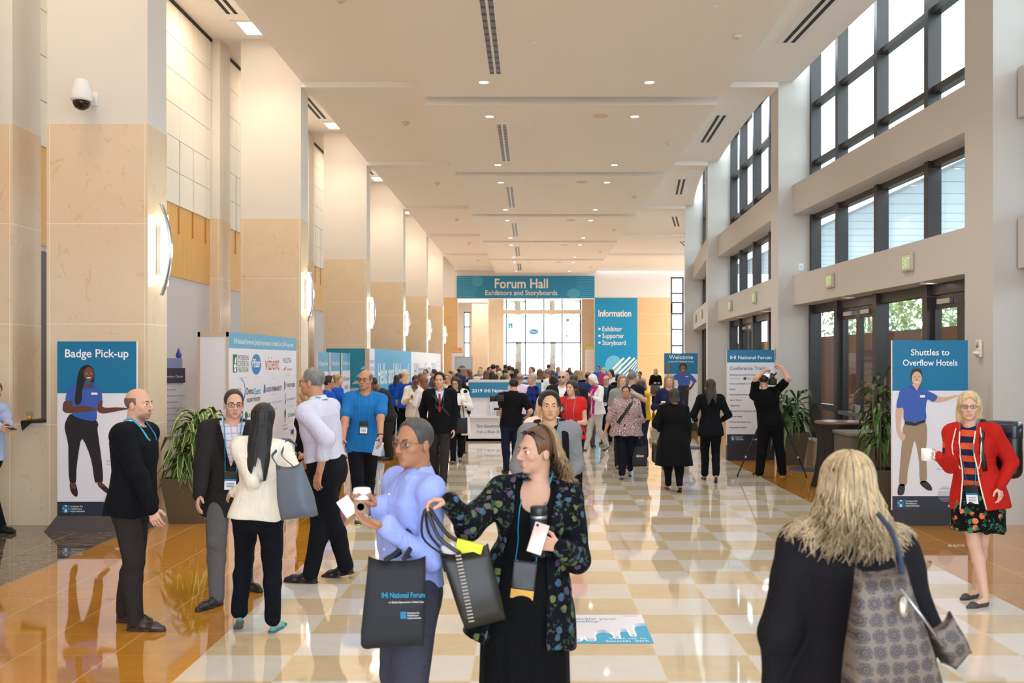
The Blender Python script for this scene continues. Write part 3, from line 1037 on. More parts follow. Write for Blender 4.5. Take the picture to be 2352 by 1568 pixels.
# Shuttles
W_, Z0, Z1 = 0.905, 0.185, 2.225
t = board('floor_sign', 4.335, 11.95, W_, Z0, Z1, 'tall Shuttles to Overflow Hotels sign behind the woman in the red blazer')
S = smap(68, 477, 50, 965, W_, Z0, Z1)
b = MB(); y = -E
b.rect(0, 1.62, W_, Z1, y, T_TEAL); b.rect(0, Z0, W_, 0.355, y, T_NAVY)
b.text('Shuttles to', W_ * .5, 2.045, 0.105, y - E, T_TXT, 'C', 0.012, 0.46); b.text('Overflow Hotels', W_ * .5, 1.92, 0.105, y - E, T_TXT, 'C', 0.012, 0.655)
logo(b, 0.06, 0.225, 0.085, y - E); b.text('#IHIForum', 0.87, 0.225, 0.045, y - E, T_TXT, 'R', 0.01)
c = S((355, 878))[0]; stripes(b, c[0], c[1], 0.095, y - E, P_STRIPE, 11)
b.text('Eduardo', 0.53, 0.672, 0.022, y - E, T_GREY)
b.print_parts(t)
b = MB(); y = -3 * E
blob(b, S, [(132, 500), (190, 512), (246, 490), (256, 560), (250, 640), (254, 740), (252, 806), (218, 806), (212, 700), (190, 590), (170, 660), (150, 760), (144, 826), (106, 826), (108, 740), (120, 600)], y, P_KHA, 3)
blob(b, S, [(106, 826), (134, 828), (132, 868), (118, 884), (98, 880), (96, 856)], y, C(44, 34, 30)); blob(b, S, [(220, 810), (252, 808), (280, 838), (280, 858), (254, 854), (222, 828)], y, C(44, 34, 30))
blob(b, S, [(90, 414), (124, 414), (112, 500), (114, 540), (138, 562), (128, 590), (110, 580), (92, 540), (86, 470)], y - E, P_SKIN_L, 4)
blob(b, S, [(290, 340), (340, 356), (420, 345), (421, 352), (345, 380), (290, 380)], y - E, P_SKIN_L, 4)
blob(b, S, [(150, 300), (168, 290), (215, 300), (250, 318), (310, 350), (290, 382), (258, 370), (248, 420), (248, 478), (190, 492), (132, 482), (126, 416), (90, 412), (100, 350), (112, 318)], y - 2 * E, P_BLUE, 4)
b.poly(S((134, 484), (190, 494), (247, 476), (247, 490), (190, 511), (134, 502)), y - 3 * E, P_BLK)
b.poly(S((168, 285), (214, 285), (218, 305), (200, 322), (172, 300)), y - 3 * E, P_SKIN_L); b.rect(*S((217, 358))[0], *S((243, 345))[0], y - 4 * E, T_TXT)
b.poly(S((160, 292), (172, 286), (200, 322), (176, 318)), y - 4 * E, P_BLUE2); b.poly(S((214, 292), (224, 306), (206, 324), (200, 320)), y - 4 * E, P_BLUE2)
blob(b, S, [(168, 232), (176, 208), (200, 202), (222, 210), (228, 236), (222, 262), (172, 262)], y - 4 * E, P_HAIR)
c = S((199, 256))[0]; face(b, c[0], c[1], 0.085, y - 5 * E, P_SKIN_L)
b.build('printed_figure', t)

# Conference tracks
W_, Z0, Z1 = 0.944, 0.30, 2.195
t = board('floor_sign', 3.895, 19.8, W_, Z0, Z1, 'white Conference Tracks sign behind the tripod camera')
S = smap(163, 778, 72, 1390, W_, Z0, Z1)
b = MB(); y = -E
b.rect(0, S((0, 246))[0][1], W_, Z1, y, T_TEAL); b.rect(0, Z0, W_, S((0, 1238))[0][1], y, T_NAVY)
P_TX = C(66, 70, 90); P_TX2 = C(20, 92, 140)
b.text('IHI National Forum', W_ / 2, S((0, 200))[0][1], 0.098, y - E, T_TXT, 'C', 0.012, 0.82)
b.text('Conference Tracks', 0.06, S((0, 350))[0][1], 0.1, y - E, P_TX2, 'L', 0.004, 0.74)
for yy, s, tx in ((427, .046, 'Building Improvement Capability'), (550, .046, 'Care and Health for All'), (626, .046, 'Equity'), (700, .046, 'Improvement Science'), (777, .046, 'Joy in Work'), (852, .046, 'Leadership'), (928, .046, 'Moving from Volume to Value'), (1003, .046, 'Patient Safety'), (1079, .046, 'Person-Centered Care'), (1155, .046, 'Population Health')):
    b.text(tx, 0.055, S((0, yy))[0][1], s, y - E, P_TX, 'L', 0.014)
b.text('Supported by:', 0.055, S((0, 475))[0][1], 0.04, y - E, C(150, 150, 164))
b.rect(*S((376, 486))[0], *S((410, 450))[0], y - E, C(30, 84, 60)); b.text('PETERSON\nCENTER ON\nHEALTHCARE', S((414, 0))[0][0], S((0, 461))[0][1], 0.016, y - E, P_TX)
logo(b, 0.075, S((0, 1322))[0][1], 0.085, y - E); b.text('#IHIForum', 0.5, S((0, 1320))[0][1], 0.042, y - E, T_TXT, 'L', 0.008)
b.print_parts(t)

# Welcome
W_, Z0, Z1 = 0.945, 0.2, 2.19
t = board('floor_sign', 3.74, 28.0, W_, Z0, Z1, 'Welcome to the National Forum sign with a waving woman, far right side')
S = smap(668, 1028, 53, 830, W_, Z0, Z1)
b = MB(); y = -E * 1.5
b.rect(0, S((0, 280))[0][1], W_, Z1, y, T_TEAL); b.rect(0, Z0, W_, S((0, 762))[0][1], y, T_NAVY)
b.text('Welcome', W_ * .5, S((0, 117))[0][1], 0.16, y - E, T_TXT, 'C', 0.012, 0.68); b.text('to the IHI National Forum', W_ * .5, S((0, 153))[0][1], 0.062, y - E, T_TXT, 'C', 0.01, 0.73)
c = S((975, 745))[0]; b.disc(c[0], c[1], 0.13, 0.19, y - E, C(150, 196, 200)); b.text('#IHIForum', 0.84, 0.26, 0.04, y - E, T_TXT, 'R', 0.006)
b.print_parts(t)
b = MB(); y = -4 * E
blob(b, S, [(822, 400), (930, 402), (930, 520), (925, 640), (920, 760), (885, 760), (880, 620), (860, 560), (840, 640), (838, 760), (800, 760), (812, 560)], y, P_BLK, 3)
blob(b, S, [(700, 300), (716, 310), (720, 250), (722, 180), (712, 168), (702, 166), (686, 172), (690, 222), (698, 240)], y - E, P_SKIN_M)
blob(b, S, [(1000, 370), (970, 430), (940, 458), (912, 452), (916, 430), (950, 420), (975, 380)], y - E, P_SKIN_D)
blob(b, S, [(770, 300), (850, 265), (905, 268), (960, 290), (1014, 355), (1000, 376), (972, 372), (950, 350), (930, 404), (824, 402), (810, 350), (760, 340)], y - 2 * E, P_BLUE)
b.poly(S((848, 250), (890, 250), (898, 270), (874, 302), (850, 275)), y - 3 * E, C(140, 74, 46)); b.rect(*S((892, 314))[0], *S((926, 306))[0], y - 3 * E, T_TXT)
blob(b, S, [(828, 215), (838, 175), (868, 163), (900, 172), (912, 210), (900, 236), (840, 236)], y - 3 * E, P_BLK)
c = S((868, 218))[0]; face(b, c[0], c[1], 0.105, y - 4 * E, C(140, 74, 46))
b.build('printed_figure', t)

# supporters kiosk (long face towards the hall)
t = empty('display_kiosk', (-4.42, 14.55, 0), math.pi / 2, 'long white kiosk with the 2019 Supporters logo wall, between the first two columns', 'kiosk')
KL, KD, KH = 4.2, 0.45, 2.4
M_TRIM = mat(srgb(206, 186, 160), 0.4, var=0.03, name='beech_edge')
b = MB(); b.box((0.0, 0, 0), (KL, KD, KH), T_WHITE); b.build('body', t)
b = MB()
b.box((-0.012, 0, KH - 0.07), (0, KD, KH), M_TRIM); b.box((-0.012, 0, 0), (0, 0.035, KH), M_TRIM); b.box((-0.012, KD - 0.035, 0), (0, KD, KH), M_TRIM); b.box((-0.012, 0, 0), (0, KD, 0.08), M_TRIM)
b.build('edge_trim', t)


def kx(cx): return 4.42 * F / (U0 - (400 + cx / 4.6125)) - 14.55
def kz(cx, cy): return CH - (740 + cy / 4.6125 - V0) * (14.55 + kx(cx)) / F


b = MB(); y = -E
P_HB = C(98, 170, 204)
b.rect(0, 2.165, KL, KH, y, P_HB)
b.text('IHI National Forum on Quality Improvement in Health Care | 2019 Supporters', kx(634), 2.235, 0.115, y - E, T_TXT, 'L', 0.008, kx(1262) - kx(634))


def ktext(tx, x0, x1, cyb, cyt, m, bold=0.0, x=None):
    z0_, z1_ = kz(x0, cyb), kz(x0, cyt)
    b.text(tx, kx(x0), z0_, (z1_ - z0_) / 0.73, y, m, 'L', bold, kx(x1) - kx(x0))


P_GRN, P_DK, P_OR, P_BL, P_CY = C(44, 108, 66), C(70, 72, 92), C(206, 84, 58), C(44, 120, 200), C(60, 176, 210)
b.rect(kx(622), kz(622, 532), kx(668), kz(622, 340), y, P_GRN)
b.rect(kx(636), kz(640, 522), kx(656), kz(640, 486), y - E, T_TXT); b.rect(kx(632), kz(640, 480), kx(660), kz(640, 445), y - E, T_TXT); b.poly([(kx(638), kz(640, 436)), (kx(656), kz(640, 436)), (kx(660), kz(640, 360)), (kx(646), kz(640, 380))], y - E, T_TXT)
for i, tx in enumerate(('PETERSON', 'CENTER ON', 'HEALTHCARE')):
    ktext(tx, 680, 788, 402 + i * 63, 345 + i * 63, P_DK if i == 0 else P_GRN, 0.004)
b.disc((kx(818) + kx(920)) / 2, kz(868, 445), (kx(920) - kx(818)) / 2, 0.166, y, P_BL, 40)
b.text('Pfizer', (kx(818) + kx(920)) / 2, kz(868, 475), 0.2, y - E, T_TXT, 'C', 0.012, (kx(914) - kx(824)), shear=0.25)
ktext('vizient', 963, 1112, 505, 345, P_OR, 0.006)
ktext('WELLSTAR', 1150, 1242, 430, 375, P_DK); b.poly([(kx(1152), kz(1160, 506)), (kx(1175), kz(1160, 506)), (kx(1192), kz(1190, 458))], y, P_OR); ktext('Health System', 1196, 1246, 508, 482, P_OR)
b.disc(kx(676), kz(676, 735), 0.40, 0.22, y, P_BL, 40, -2.0, 1.2); b.disc(kx(670), kz(672, 730), 0.38, 0.2, y - E, T_WHITE, 36); ktext('GOJO', 640, 705, 762, 700, P_DK, 0.006)
y -= 2 * E
ktext('GOJO', 640, 705, 762, 700, P_DK, 0.006)
ktext('Denta', 766, 838, 765, 690, P_DK, 0.006); ktext('Quest', 840, 914, 765, 690, P_CY, 0.006); ktext('WELCOME TO PREVENTISTRY', 768, 912, 848, 805, P_DK, 0.01)
ktext('KAISER PERMANENTE', 974, 1138, 738, 685, C(60, 84, 130), 0.004)
for i in range(4):
    b.poly([(kx(944 + i * 6), kz(950, 745)), (kx(948 + i * 6), kz(950, 745)), (kx(955 + i * 3), kz(955, 660)), (kx(952 + i * 3), kz(955, 660))], y, C(90, 120, 170))
ktext('PREMIER', 1194, 1280, 690, 645, P_DK); b.poly([(kx(1166), kz(1166, 720)), (kx(1188), kz(1180, 668)), (kx(1166), kz(1166, 618))], y, P_DK); b.poly([(kx(1170), kz(1170, 695)), (kx(1181), kz(1180, 668)), (kx(1170), kz(1170, 640))], y - E, T_WHITE)
ktext('The John A. Hartford', 1035, 1138, 860, 835, C(176, 170, 170)); ktext('Foundation', 1035, 1095, 930, 900, C(176, 170, 170)); b.rect(kx(1000), kz(1000, 900), kx(1015), kz(1000, 850), y, C(60, 70, 110))
ktext('SAMSUNG', 1196, 1282, 828, 805, C(150, 156, 180)); b.disc(kx(1178), kz(1178, 800), 0.06, 0.1, y, C(190, 200, 210), 20); b.rect(kx(1175), kz(1178, 870), kx(1180), kz(1178, 830), y, C(150, 160, 190))
ktext('PHILIPS', 630, 730, 1004, 950, C(30, 70, 160), 0.012); ktext('LEAD', 776, 850, 1004, 966, P_GRN, 0.008); b.disc(kx(762), kz(762, 985), 0.07, 0.06, y, P_GRN, 12)
ktext('Q-Centrix', 1204, 1280, 1006, 958, C(40, 150, 90), 0.008)
for a in range(5):
    b.disc(kx(1174) + 0.035 * math.cos(a * TAU / 5), kz(1174, 965) + 0.05 * math.sin(a * TAU / 5), 0.035, 0.045, y, C(130, 196, 120), 12)
b.rect(kx(1172), kz(1174, 1060), kx(1177), kz(1174, 1000), y, C(90, 120, 100))
ktext('HEALTH', 1150, 1196, 1105, 1085, C(150, 150, 160)); ktext('SCHOLARS', 1150, 1200, 1145, 1122, C(150, 150, 160)); ktext('BMJ', 1234, 1266, 1190, 1132, C(40, 80, 170), 0.012)
for cx_, cy_, w_ in ((670, 592, 100), (850, 575, 46), (1026, 552, 36), (1015, 598, 62), (1178, 548, 40), (1178, 568, 50), (650, 845, 60), (1030, 768, 44), (1214, 716, 38), (1216, 892, 52), (1206, 1060, 56), (1155, 1200, 50), (1236, 1252, 36)):
    b.rect(kx(cx_), kz(cx_, cy_), kx(cx_ + w_), kz(cx_, cy_ - 7), y, C(206, 206, 218))
b.print_parts(t)

# Hello wall
t = empty('display_wall', (-4.45, 27.4, 0), math.pi / 2, 'very long blue and white wall reading Hello and Welcome, along the left columns', 'display wall')
b = MB(); b.box((0, 0, 0), (21.6, 0.12, 2.315), T_WHITE); b.box((0.04, 0.12, 0), (0.12, 1.22, 2.315), T_WHITE); b.build('body', t)
b = MB(); b.box((-0.012, 0, 0), (0, 0.12, 2.315), M_TRIM); b.build('edge_trim', t)
b = MB(); y = -E * 2
P_SKYB = C(44, 164, 212)
b.rect(0.9, 0, 9.5, 2.315, y, P_SKYB)
for i in range(6):
    b.rect(0.05, 0.9 + i * 0.2, 0.7 + 0.12 * (6 - i), 1.0 + i * 0.2, y - E, C(176, 184, 214))
b.text('Hello and Welcome!', 1.5, 1.28, 0.9, y - E * 2, T_TXT, 'L', 0.008, 7.2)
b.text('IHI National Forum', 10.4, 1.3, 0.85, y, C(70, 78, 130), 'L', 0.004, 6.2); b.text('2019', 17.0, 1.3, 0.85, y, P_CY, 'L', 0.004, 1.9)
for i in range(5):
    b.rect(19.6, 1.9 - i * 0.2, 20.9, 1.95 - i * 0.2, y, C(200, 206, 226))
b.print_parts(t)
b = MB()                                         # teal return wall facing the viewer
M90 = Matrix.Rotation(-math.pi / 2, 4, 'Z')
n0 = len(b.v)
tt = MB(); tt.rect(-1.2, 0, 0, 2.315, 0, C(20, 136, 164))
for i in range(7):
    hw = 0.16 + 0.11 * i
    tt.poly([(-hw, 1.94 - 0.2 * i), (0, 1.94 - 0.2 * i), (0, 2.03 - 0.2 * i), (-hw + 0.1, 2.03 - 0.2 * i)], -E * 2, C(190, 184, 204))
b.add([(M90 @ Vector(v)) + Vector((0.036, -0.0, 0)) for v in tt.v], tt.f, tt.mats[0]); b.mats = tt.mats[:]; b.mi = tt.mi[:]
b.build('printed_end', t)

for k, (ya, yb, l1, l2, lab) in enumerate(((22.9, 24.1, 'Code of Conduct', 'Be kind', 'nearest narrow Code of Conduct panel beside the hello wall'), (24.35, 25.5, 'Engagement of', 'Patients', 'middle narrow panel of three beside the hello wall'), (25.85, 26.95, 'IHI Connect', 'Wi-Fi', 'farthest narrow panel of three beside the hello wall'))):
    w = yb - ya
    t = board('floor_sign', -4.9, ya, w, 0.2, 2.18, lab, rz=math.pi / 2, group='narrow info panels', d=0.04)
    b = MB(); y = -E * 2
    b.rect(0, 1.72, w, 2.18, y, P_HB); b.text('IHI National Forum', w / 2, 1.86, 0.16, y - E, T_TXT, 'C', 0.008, w * .84)
    b.text(l1, w / 2, 1.45, 0.17, y, P_TX2, 'C', 0.0, w * .8); b.text(l2, w / 2, 1.22, 0.17, y, P_TX2, 'C', 0.0, w * .45)
    for i in range(5):
        b.rect(w * .12, 1.0 - i * .1, w * .85, 1.03 - i * .1, y, C(186, 190, 208))
    b.print_parts(t)

# Forum Hall banner and Information banner
t = empty('hanging_banner', (-4.55, 60.93, 0), 0, 'long teal Forum Hall banner over the far opening', 'banner')
BW, BZ0, BZ1 = 8.43, 5.80, 7.16
b = MB(); b.box((0, 0, BZ0), (BW, 0.06, BZ1), mat(srgb(0, 122, 160), 0.3, var=0.01)); b.box((0, 0, BZ0 - 0.06), (BW, 0.06, BZ0), T_WHITE); b.build('panel', t)
b = MB(); y = -0.004
P_T2 = C(64, 150, 178)
for i in range(10):
    z = BZ0 + 0.08 + i * 0.13
    b.rect(0.02, z, 1.1 + 0.055 * i, z + 0.045, y, P_T2); b.rect(BW - 0.9 - 0.05 * i if i < 6 else BW - 1.1, z, BW - 0.02, z + 0.045, y, P_T2)
b.disc(1.25, 6.83, 0.34, 0.32, y - 0.003, P_T2); b.disc(7.15, 6.1, 0.4, 0.3, y - 0.003, P_T2)
P_CR = C(238, 222, 204)
b.text('Forum Hall', 3.95, 6.42, 0.82, y - 0.006, P_CR, 'C', 0.014, 3.25); b.text('Exhibitors and Storyboards', 3.95, 5.99, 0.42, y - 0.006, P_CR, 'C', 0.004, 4.4)
b.print_parts(t)
t = empty('hanging_banner', (3.9, 60.93, 0), 0, 'tall teal Information banner listing Exhibitor, Supporter and Storyboard', 'banner')
b = MB(); b.box((0, 0, 0.02), (2.6, 0.05, 5.82), mat(srgb(0, 132, 172), 0.3, var=0.01)); b.build('panel', t)
b = MB(); y = -0.004
b.text('Information', 0.22, 4.68, 0.58, y, P_CR, 'L', 0.014, 2.0)
for i, tx in enumerate(('Exhibitor', 'Supporter', 'Storyboard')):
    b.disc(0.28, 3.92 - i * .42, 0.07, 0.07, y, P_CR, 14); b.text(tx, 0.46, 3.78 - i * .42, 0.42, y, P_CR, 'L', 0.004, (1.2, 1.32, 1.42)[i])
b.disc(1.15, 1.7, 0.52, 0.6, y, C(96, 172, 194))
for i in range(9):                               # slanted stripes clipped to a disc
    o = -1 + 2 * (i + .5) / 9
    h = math.sqrt(1 - o * o) * 1.05
    cx_, cz_ = 2.1 + o * 1.05 * .7071, 1.15 - o * 1.05 * .7071
    p = [(cx_ - h * .7071 - .04, cz_ - h * .7071 + .04), (cx_ + h * .7071 - .04, cz_ + h * .7071 + .04), (cx_ + h * .7071 + .04, cz_ + h * .7071 - .04), (cx_ - h * .7071 + .04, cz_ - h * .7071 - .04)]
    p = [(min(q[0], 2.58), q[1]) for q in p]
    b.poly(p, y - 0.004, P_CR)
b.print_parts(t)

# film panels on the far window
WL = [('white film panel with the pale M logo on the far window', 0), ('white film panel with an orange wordmark and a blue oval logo on the far window', 1), ('nearly blank white film panel on the far window', 2), ('white film panel with green, red and grey logos on the far window', 3)]
_b = NB('window_film')
_t = _b.n('ShaderNodeBsdfTranslucent'); _t.inputs[0].default_value = (0.8, 0.8, 0.82, 1)
_b.t.links.new(_t.outputs[0], _b.out.inputs['Surface']); M_FILM = _b.m
for lab, i in WL:
    x0, x1 = WX[i] + 0.06, WX[i + 1] - 0.06
    w = x1 - x0
    t = empty('window_graphic', (x0, 80.06, 0), 0, lab.replace('M logo', 'blue H-shaped logo'), 'window graphic', 'sponsor film on the far window')
    b = MB(); b.box((0, 0, 3.5), (w, 0.01, 5.7), M_FILM); b.build('film', t)
    b = MB(); y = -0.006
    if i == 0:
        for q in (0.12, 0.32):
            b.rect(q, 4.6, q + 0.12, 5.0, y, P_CY)
        b.rect(0.24, 4.82, 0.32, 4.95, y, P_CY); b.text('Institute for\nHealthcare\nImprovement', 0.52, 4.88, 0.14, y, C(196, 206, 214))
    if i == 1:
        b.text('vizient', w / 2, 4.9, 0.34, y, P_OR, 'C', 0.0, 1.1); b.disc(w * .45, 4.3, 0.36, 0.21, y, C(70, 160, 220)); b.text('Pfizer', w * .45, 4.22, 0.26, y - .004, T_TXT, 'C', 0.006, 0.56, 0.2)
    if i == 2:
        b.text('DentaQuest', w * .5, 4.6, 0.16, y, C(206, 214, 220), 'C', 0, 0.8); b.rect(w * .22, 4.44, w * .75, 4.48, y, C(190, 194, 204))
    if i == 3:
        b.rect(0.27, 5.12, 0.5, 5.36, y, C(140, 206, 110)); b.text('WELLSTAR', w * .5, 4.62, 0.15, y, C(190, 186, 190), 'C', 0, 0.9); b.poly([(0.3, 4.46), (0.5, 4.52), (0.42, 4.44)], y, P_OR)
        b.disc(0.3, 3.98, 0.09, 0.1, y, P_DK, 3); b.text('PREMIER', 0.5, 3.93, 0.12, y, C(210, 210, 214), 'L', 0, 0.6)
    b.print_parts(t)

# registration desk
t = empty('information_desk', (-1.60, 24.5, 0), 0, 'white 2019 National Forum desk with a teal front and cubby shelves', 'desk')
DW = 1.9
b = MB()
b.box((0, 0.06, 0), (DW, 0.1, 1.5), T_WHITE); b.box((0, 0, 1.445), (DW, 0.7, 1.5), mat(srgb(206, 198, 192), 0.4)); b.box((0, 0, 0.0), (0.05, 0.7, 1.5), T_WHITE)
b.box((0, 0, 0.0), (DW, 0.7, 0.06), T_WHITE); b.box((0, 0.0, 0.0), (DW, 0.06, 0.6), T_WHITE); b.box((0, -0.12, 0.58), (DW, 0.06, 0.62), T_WHITE); b.box((DW - .05, 0, 0), (DW, 0.7, 1.5), T_WHITE)
b.build('body', t)
b = MB()
for x in (0.62, 1.06, 1.5):
    b.box((x - 0.02, -0.02, 0.6), (x + 0.02, 0.06, 1.1), M_STEEL)
b.build('divider', t)
b = MB(); y = -E * 2
b.box((0.06, -0.002, 1.08), (DW - .06, 0.06, 1.44), T_TEAL); b.text('2019 IHI National Forum', 0.14, 1.2, 0.12, y - .002, T_TXT, 'L', 0.012, 1.34)
b.text('Got Questions?', 0.25, 0.34, 0.1, y, P_TX, 'L', 0.006, 0.62); b.text('Ask a Blue Shirt!', 0.25, 0.2, 0.1, y, C(40, 140, 180), 'L', 0.006, 0.72)
b.rect(1.2, 0.3, 1.4, 0.5, y, T_TEAL)
b.print_parts(t)
for k in range(7):
    b = MB(); b.box((-0.16, -0.03, 0.0), (0.16, 0.03, 0.012), mat(srgb(150 + 10 * (k % 3), 152, 158), 0.5)); o = b.build('booklet', loc=(-0.70 + 0.008 * (k % 3), 24.43, 0.6205 + 0.0185 * k), rz=0.02 * (k % 3))
    tag(o, 'grey booklet in the cubby pile of the white desk', 'booklet', 'booklets stacked in the desk cubby')

# far lobby signs
for x, y0, w, z1, m, l, lab in ((-4.15, 52.0, 0.55, 2.65, C(244, 156, 66), 'Innovation Tour\nForum Hall Experience', 'white sign with an orange header, far left of the opening'), (3.38, 62.4, 0.85, 2.95, C(196, 206, 40), 'Innovation Theater Talk\nForum Hall Keynote Webinar', 'white sign with a lime green header before the far window')):
    t = board('floor_sign', x, y0, w, 0.2, z1, lab, d=0.05)
    b = MB(); y = -0.004; b.rect(0, z1 - 0.27, w, z1, y, m); b.text(l, w / 2, z1 - 0.13, 0.1, y - .004, T_TXT, 'C', 0.006, w * .86)
    for i in range(5):
        b.rect(w * .08, z1 - .5 - i * .25, w * .8, z1 - .47 - i * .25, y, C(210, 206, 210))
    b.print_parts(t)
t = empty('picture_board', (-3.22, 42.0, 0), 0, 'framed landscape picture board behind the crowd, left of the desk', 'picture')
b = MB(); b.box((0, 0, 0.9), (0.75, 0.04, 2.16), mat(srgb(176, 176, 182), 0.4)); b.box((0.05, 0, 0), (0.09, 0.04, 0.9), M_STEEL); b.box((0.66, 0, 0), (0.70, 0.04, 0.9), M_STEEL); b.build('frame', t)
b = MB(); b.rect(0.06, 1.3, 0.69, 2.1, -.004, C(176, 190, 204)); b.rect(0.06, 1.3, 0.69, 1.62, -.008, C(150, 110, 92)); b.disc(0.3, 1.66, .14, .12, -.01, C(110, 110, 110), 16, 0, math.pi); b.build('picture', t)

# floor decal
d0 = at(1300, 1478)
t = empty('floor_decal', (0.255, 6.97, 0.0005), 0, 'white and blue Elevate your quality floor decal on the pale tiles', 'decal')
b = MB(); DWd, DLd = 0.605, 0.79
fl = lambda mb: [(v[0], v[2], -v[1]) for v in mb.v]
q = MB(); y = -0.0005
q.rect(0, 0, DWd, DLd, y, T_WHITE)
top = [(0, .10), (.09, .12), (.12, .20), (.14, .14), (.2, .14), (.21, .30), (.27, .36), (.33, .30), (.34, .2), (.38, .2), (.39, .36), (.45, .38), (.46, .26), (.5, .26), (.505, .48), (.56, .54), (.605, .54)]
tp = [(p.x, p.y) for p in spline([(a, c, 0) for a, c in top], 4, False)]
q.poly([(0, 0), (DWd, 0)] + [(min(max(a, 0), DWd), c) for a, c in tp[::-1]], y - .0004, C(58, 168, 206))
for i in range(4):
    ln = [Vector((min(a, DWd - .006), max(c - 0.012 - 0.022 * i, 0.012))) for a, c in tp]
    nm = []
    for k in range(len(ln)):
        d = (ln[min(k + 1, len(ln) - 1)] - ln[max(k - 1, 0)]).normalized()
        nm.append(Vector((-d.y, d.x)) * 0.0042)
    for k in range(len(ln) - 1):
        q.poly([tuple(ln[k] - nm[k]), tuple(ln[k + 1] - nm[k + 1]), tuple(ln[k + 1] + nm[k + 1]), tuple(ln[k] + nm[k])], -0.0016 - 0.0003 * i, T_TXT)
q.text('Elevate your', 0.04, 0.64, 0.075, y - .0006, C(120, 116, 136), 'L', 0, 0.36); q.text('quality', 0.04, 0.565, 0.075, y - .0006, C(70, 150, 190), 'L', 0.012, 0.22); q.text('vizient', 0.565, 0.735, 0.05, y - .0006, P_OR, 'R', 0.006, 0.12)
q.text('Visit us in', 0.565, 0.1, 0.07, -.0030, T_TXT, 'R', 0, 0.27); q.text('booth 305', 0.575, 0.03, 0.07, -.0030, T_TXT, 'R', 0, 0.3)
b.v = fl(q); b.f = q.f; b.mi = q.mi; b.mats = q.mats; b.sm = q.sm
b.build('printed_face', t)

# convention centre directory stand
t = empty('directory_stand', (-5.86, 16.2, 0), 0.5, 'slim white directory stand with a navy header and diamond finial, behind the left planter', 'directory')
b = MB(); b.box((-0.17, -0.1, 0), (0.17, 0.1, 1.62), T_WHITE); b.build('post', t)
b = MB(); b.box((-0.2, -0.13, 1.62), (0.2, 0.13, 1.86), mat(srgb(62, 60, 84), 0.4)); b.build('header', t)
b = MB(); b.box((-0.16, -0.1, 1.86), (0.16, 0.1, 2.02), mat(srgb(150, 164, 214), 0.3)); b.build('cap', t)
b = MB()
for x in (-0.13, 0.12):
    b.add([(x - .05, 0, 2.07), (x + .05, 0, 2.07), (x, -.03, 2.07), (x, .03, 2.07), (x, 0, 2.2), (x, 0, 1.94)], [(0, 2, 4), (2, 1, 4), (1, 3, 4), (3, 0, 4), (2, 0, 5), (1, 2, 5), (3, 1, 5), (0, 3, 5)], mat(srgb(70, 84, 160), 0.2))
b.build('finial', t)
b = MB(); b.text('Convention Center', 0, 1.71, 0.05, -.133, T_TXT, 'C', 0.004, 0.34)
for i, tx in enumerate(('Front Lobby', 'Guest Room Towers', 'Meeting Space', 'Crystal Ballroom A-G', 'Cypress Ballroom 1-3', 'Grand Ballroom 1-5', 'Sago Ballroom', 'Fitness Center', 'Business Center')):
    b.text(tx, -0.11, 1.5 - i * 0.1, 0.036, -.103, P_TX); b.disc(-0.135, 1.512 - i * .1, 0.013, 0.016, -.103, C(60, 80, 170), 4)
b.build('lettering', t)
t = empty('directory_stand', (6.9, 46.0, 0), -0.2, 'far white directory stand behind the Welcome sign', 'directory')
b = MB(); b.box((-0.3, -0.1, 0), (0.3, 0.1, 1.75), T_WHITE); b.build('post', t)
b = MB(); b.box((-0.33, -0.13, 1.75), (0.33, 0.13, 2.02), mat(srgb(62, 60, 84), 0.4)); b.build('header', t)
b = MB(); b.box((-0.3, -0.1, 2.02), (0.3, 0.1, 2.28), mat(srgb(150, 164, 214), 0.3)); b.build('cap', t)

# ---------------------------------------------------------------- planters, table, bin
M_POT = mat(srgb(92, 76, 52), 0.45, var=0.1, name='pot')
M_POT2 = mat(srgb(84, 76, 62), 0.5, var=0.08, name='pot_grey')


def leaf_mat(name, dark, edge):
    b = NB(name)
    n = b.noise(b.scl(b.obj(), (6, 6, 2)), 3, 3)
    return b.fin(b.mix(n, dark, edge), 0.32, spec=0.5)


M_LEAF = leaf_mat('dracaena_leaf', srgb(34, 58, 26), srgb(86, 118, 52))
M_LEAFE = leaf_mat('leaf_edge', srgb(150, 170, 84), srgb(196, 206, 130))


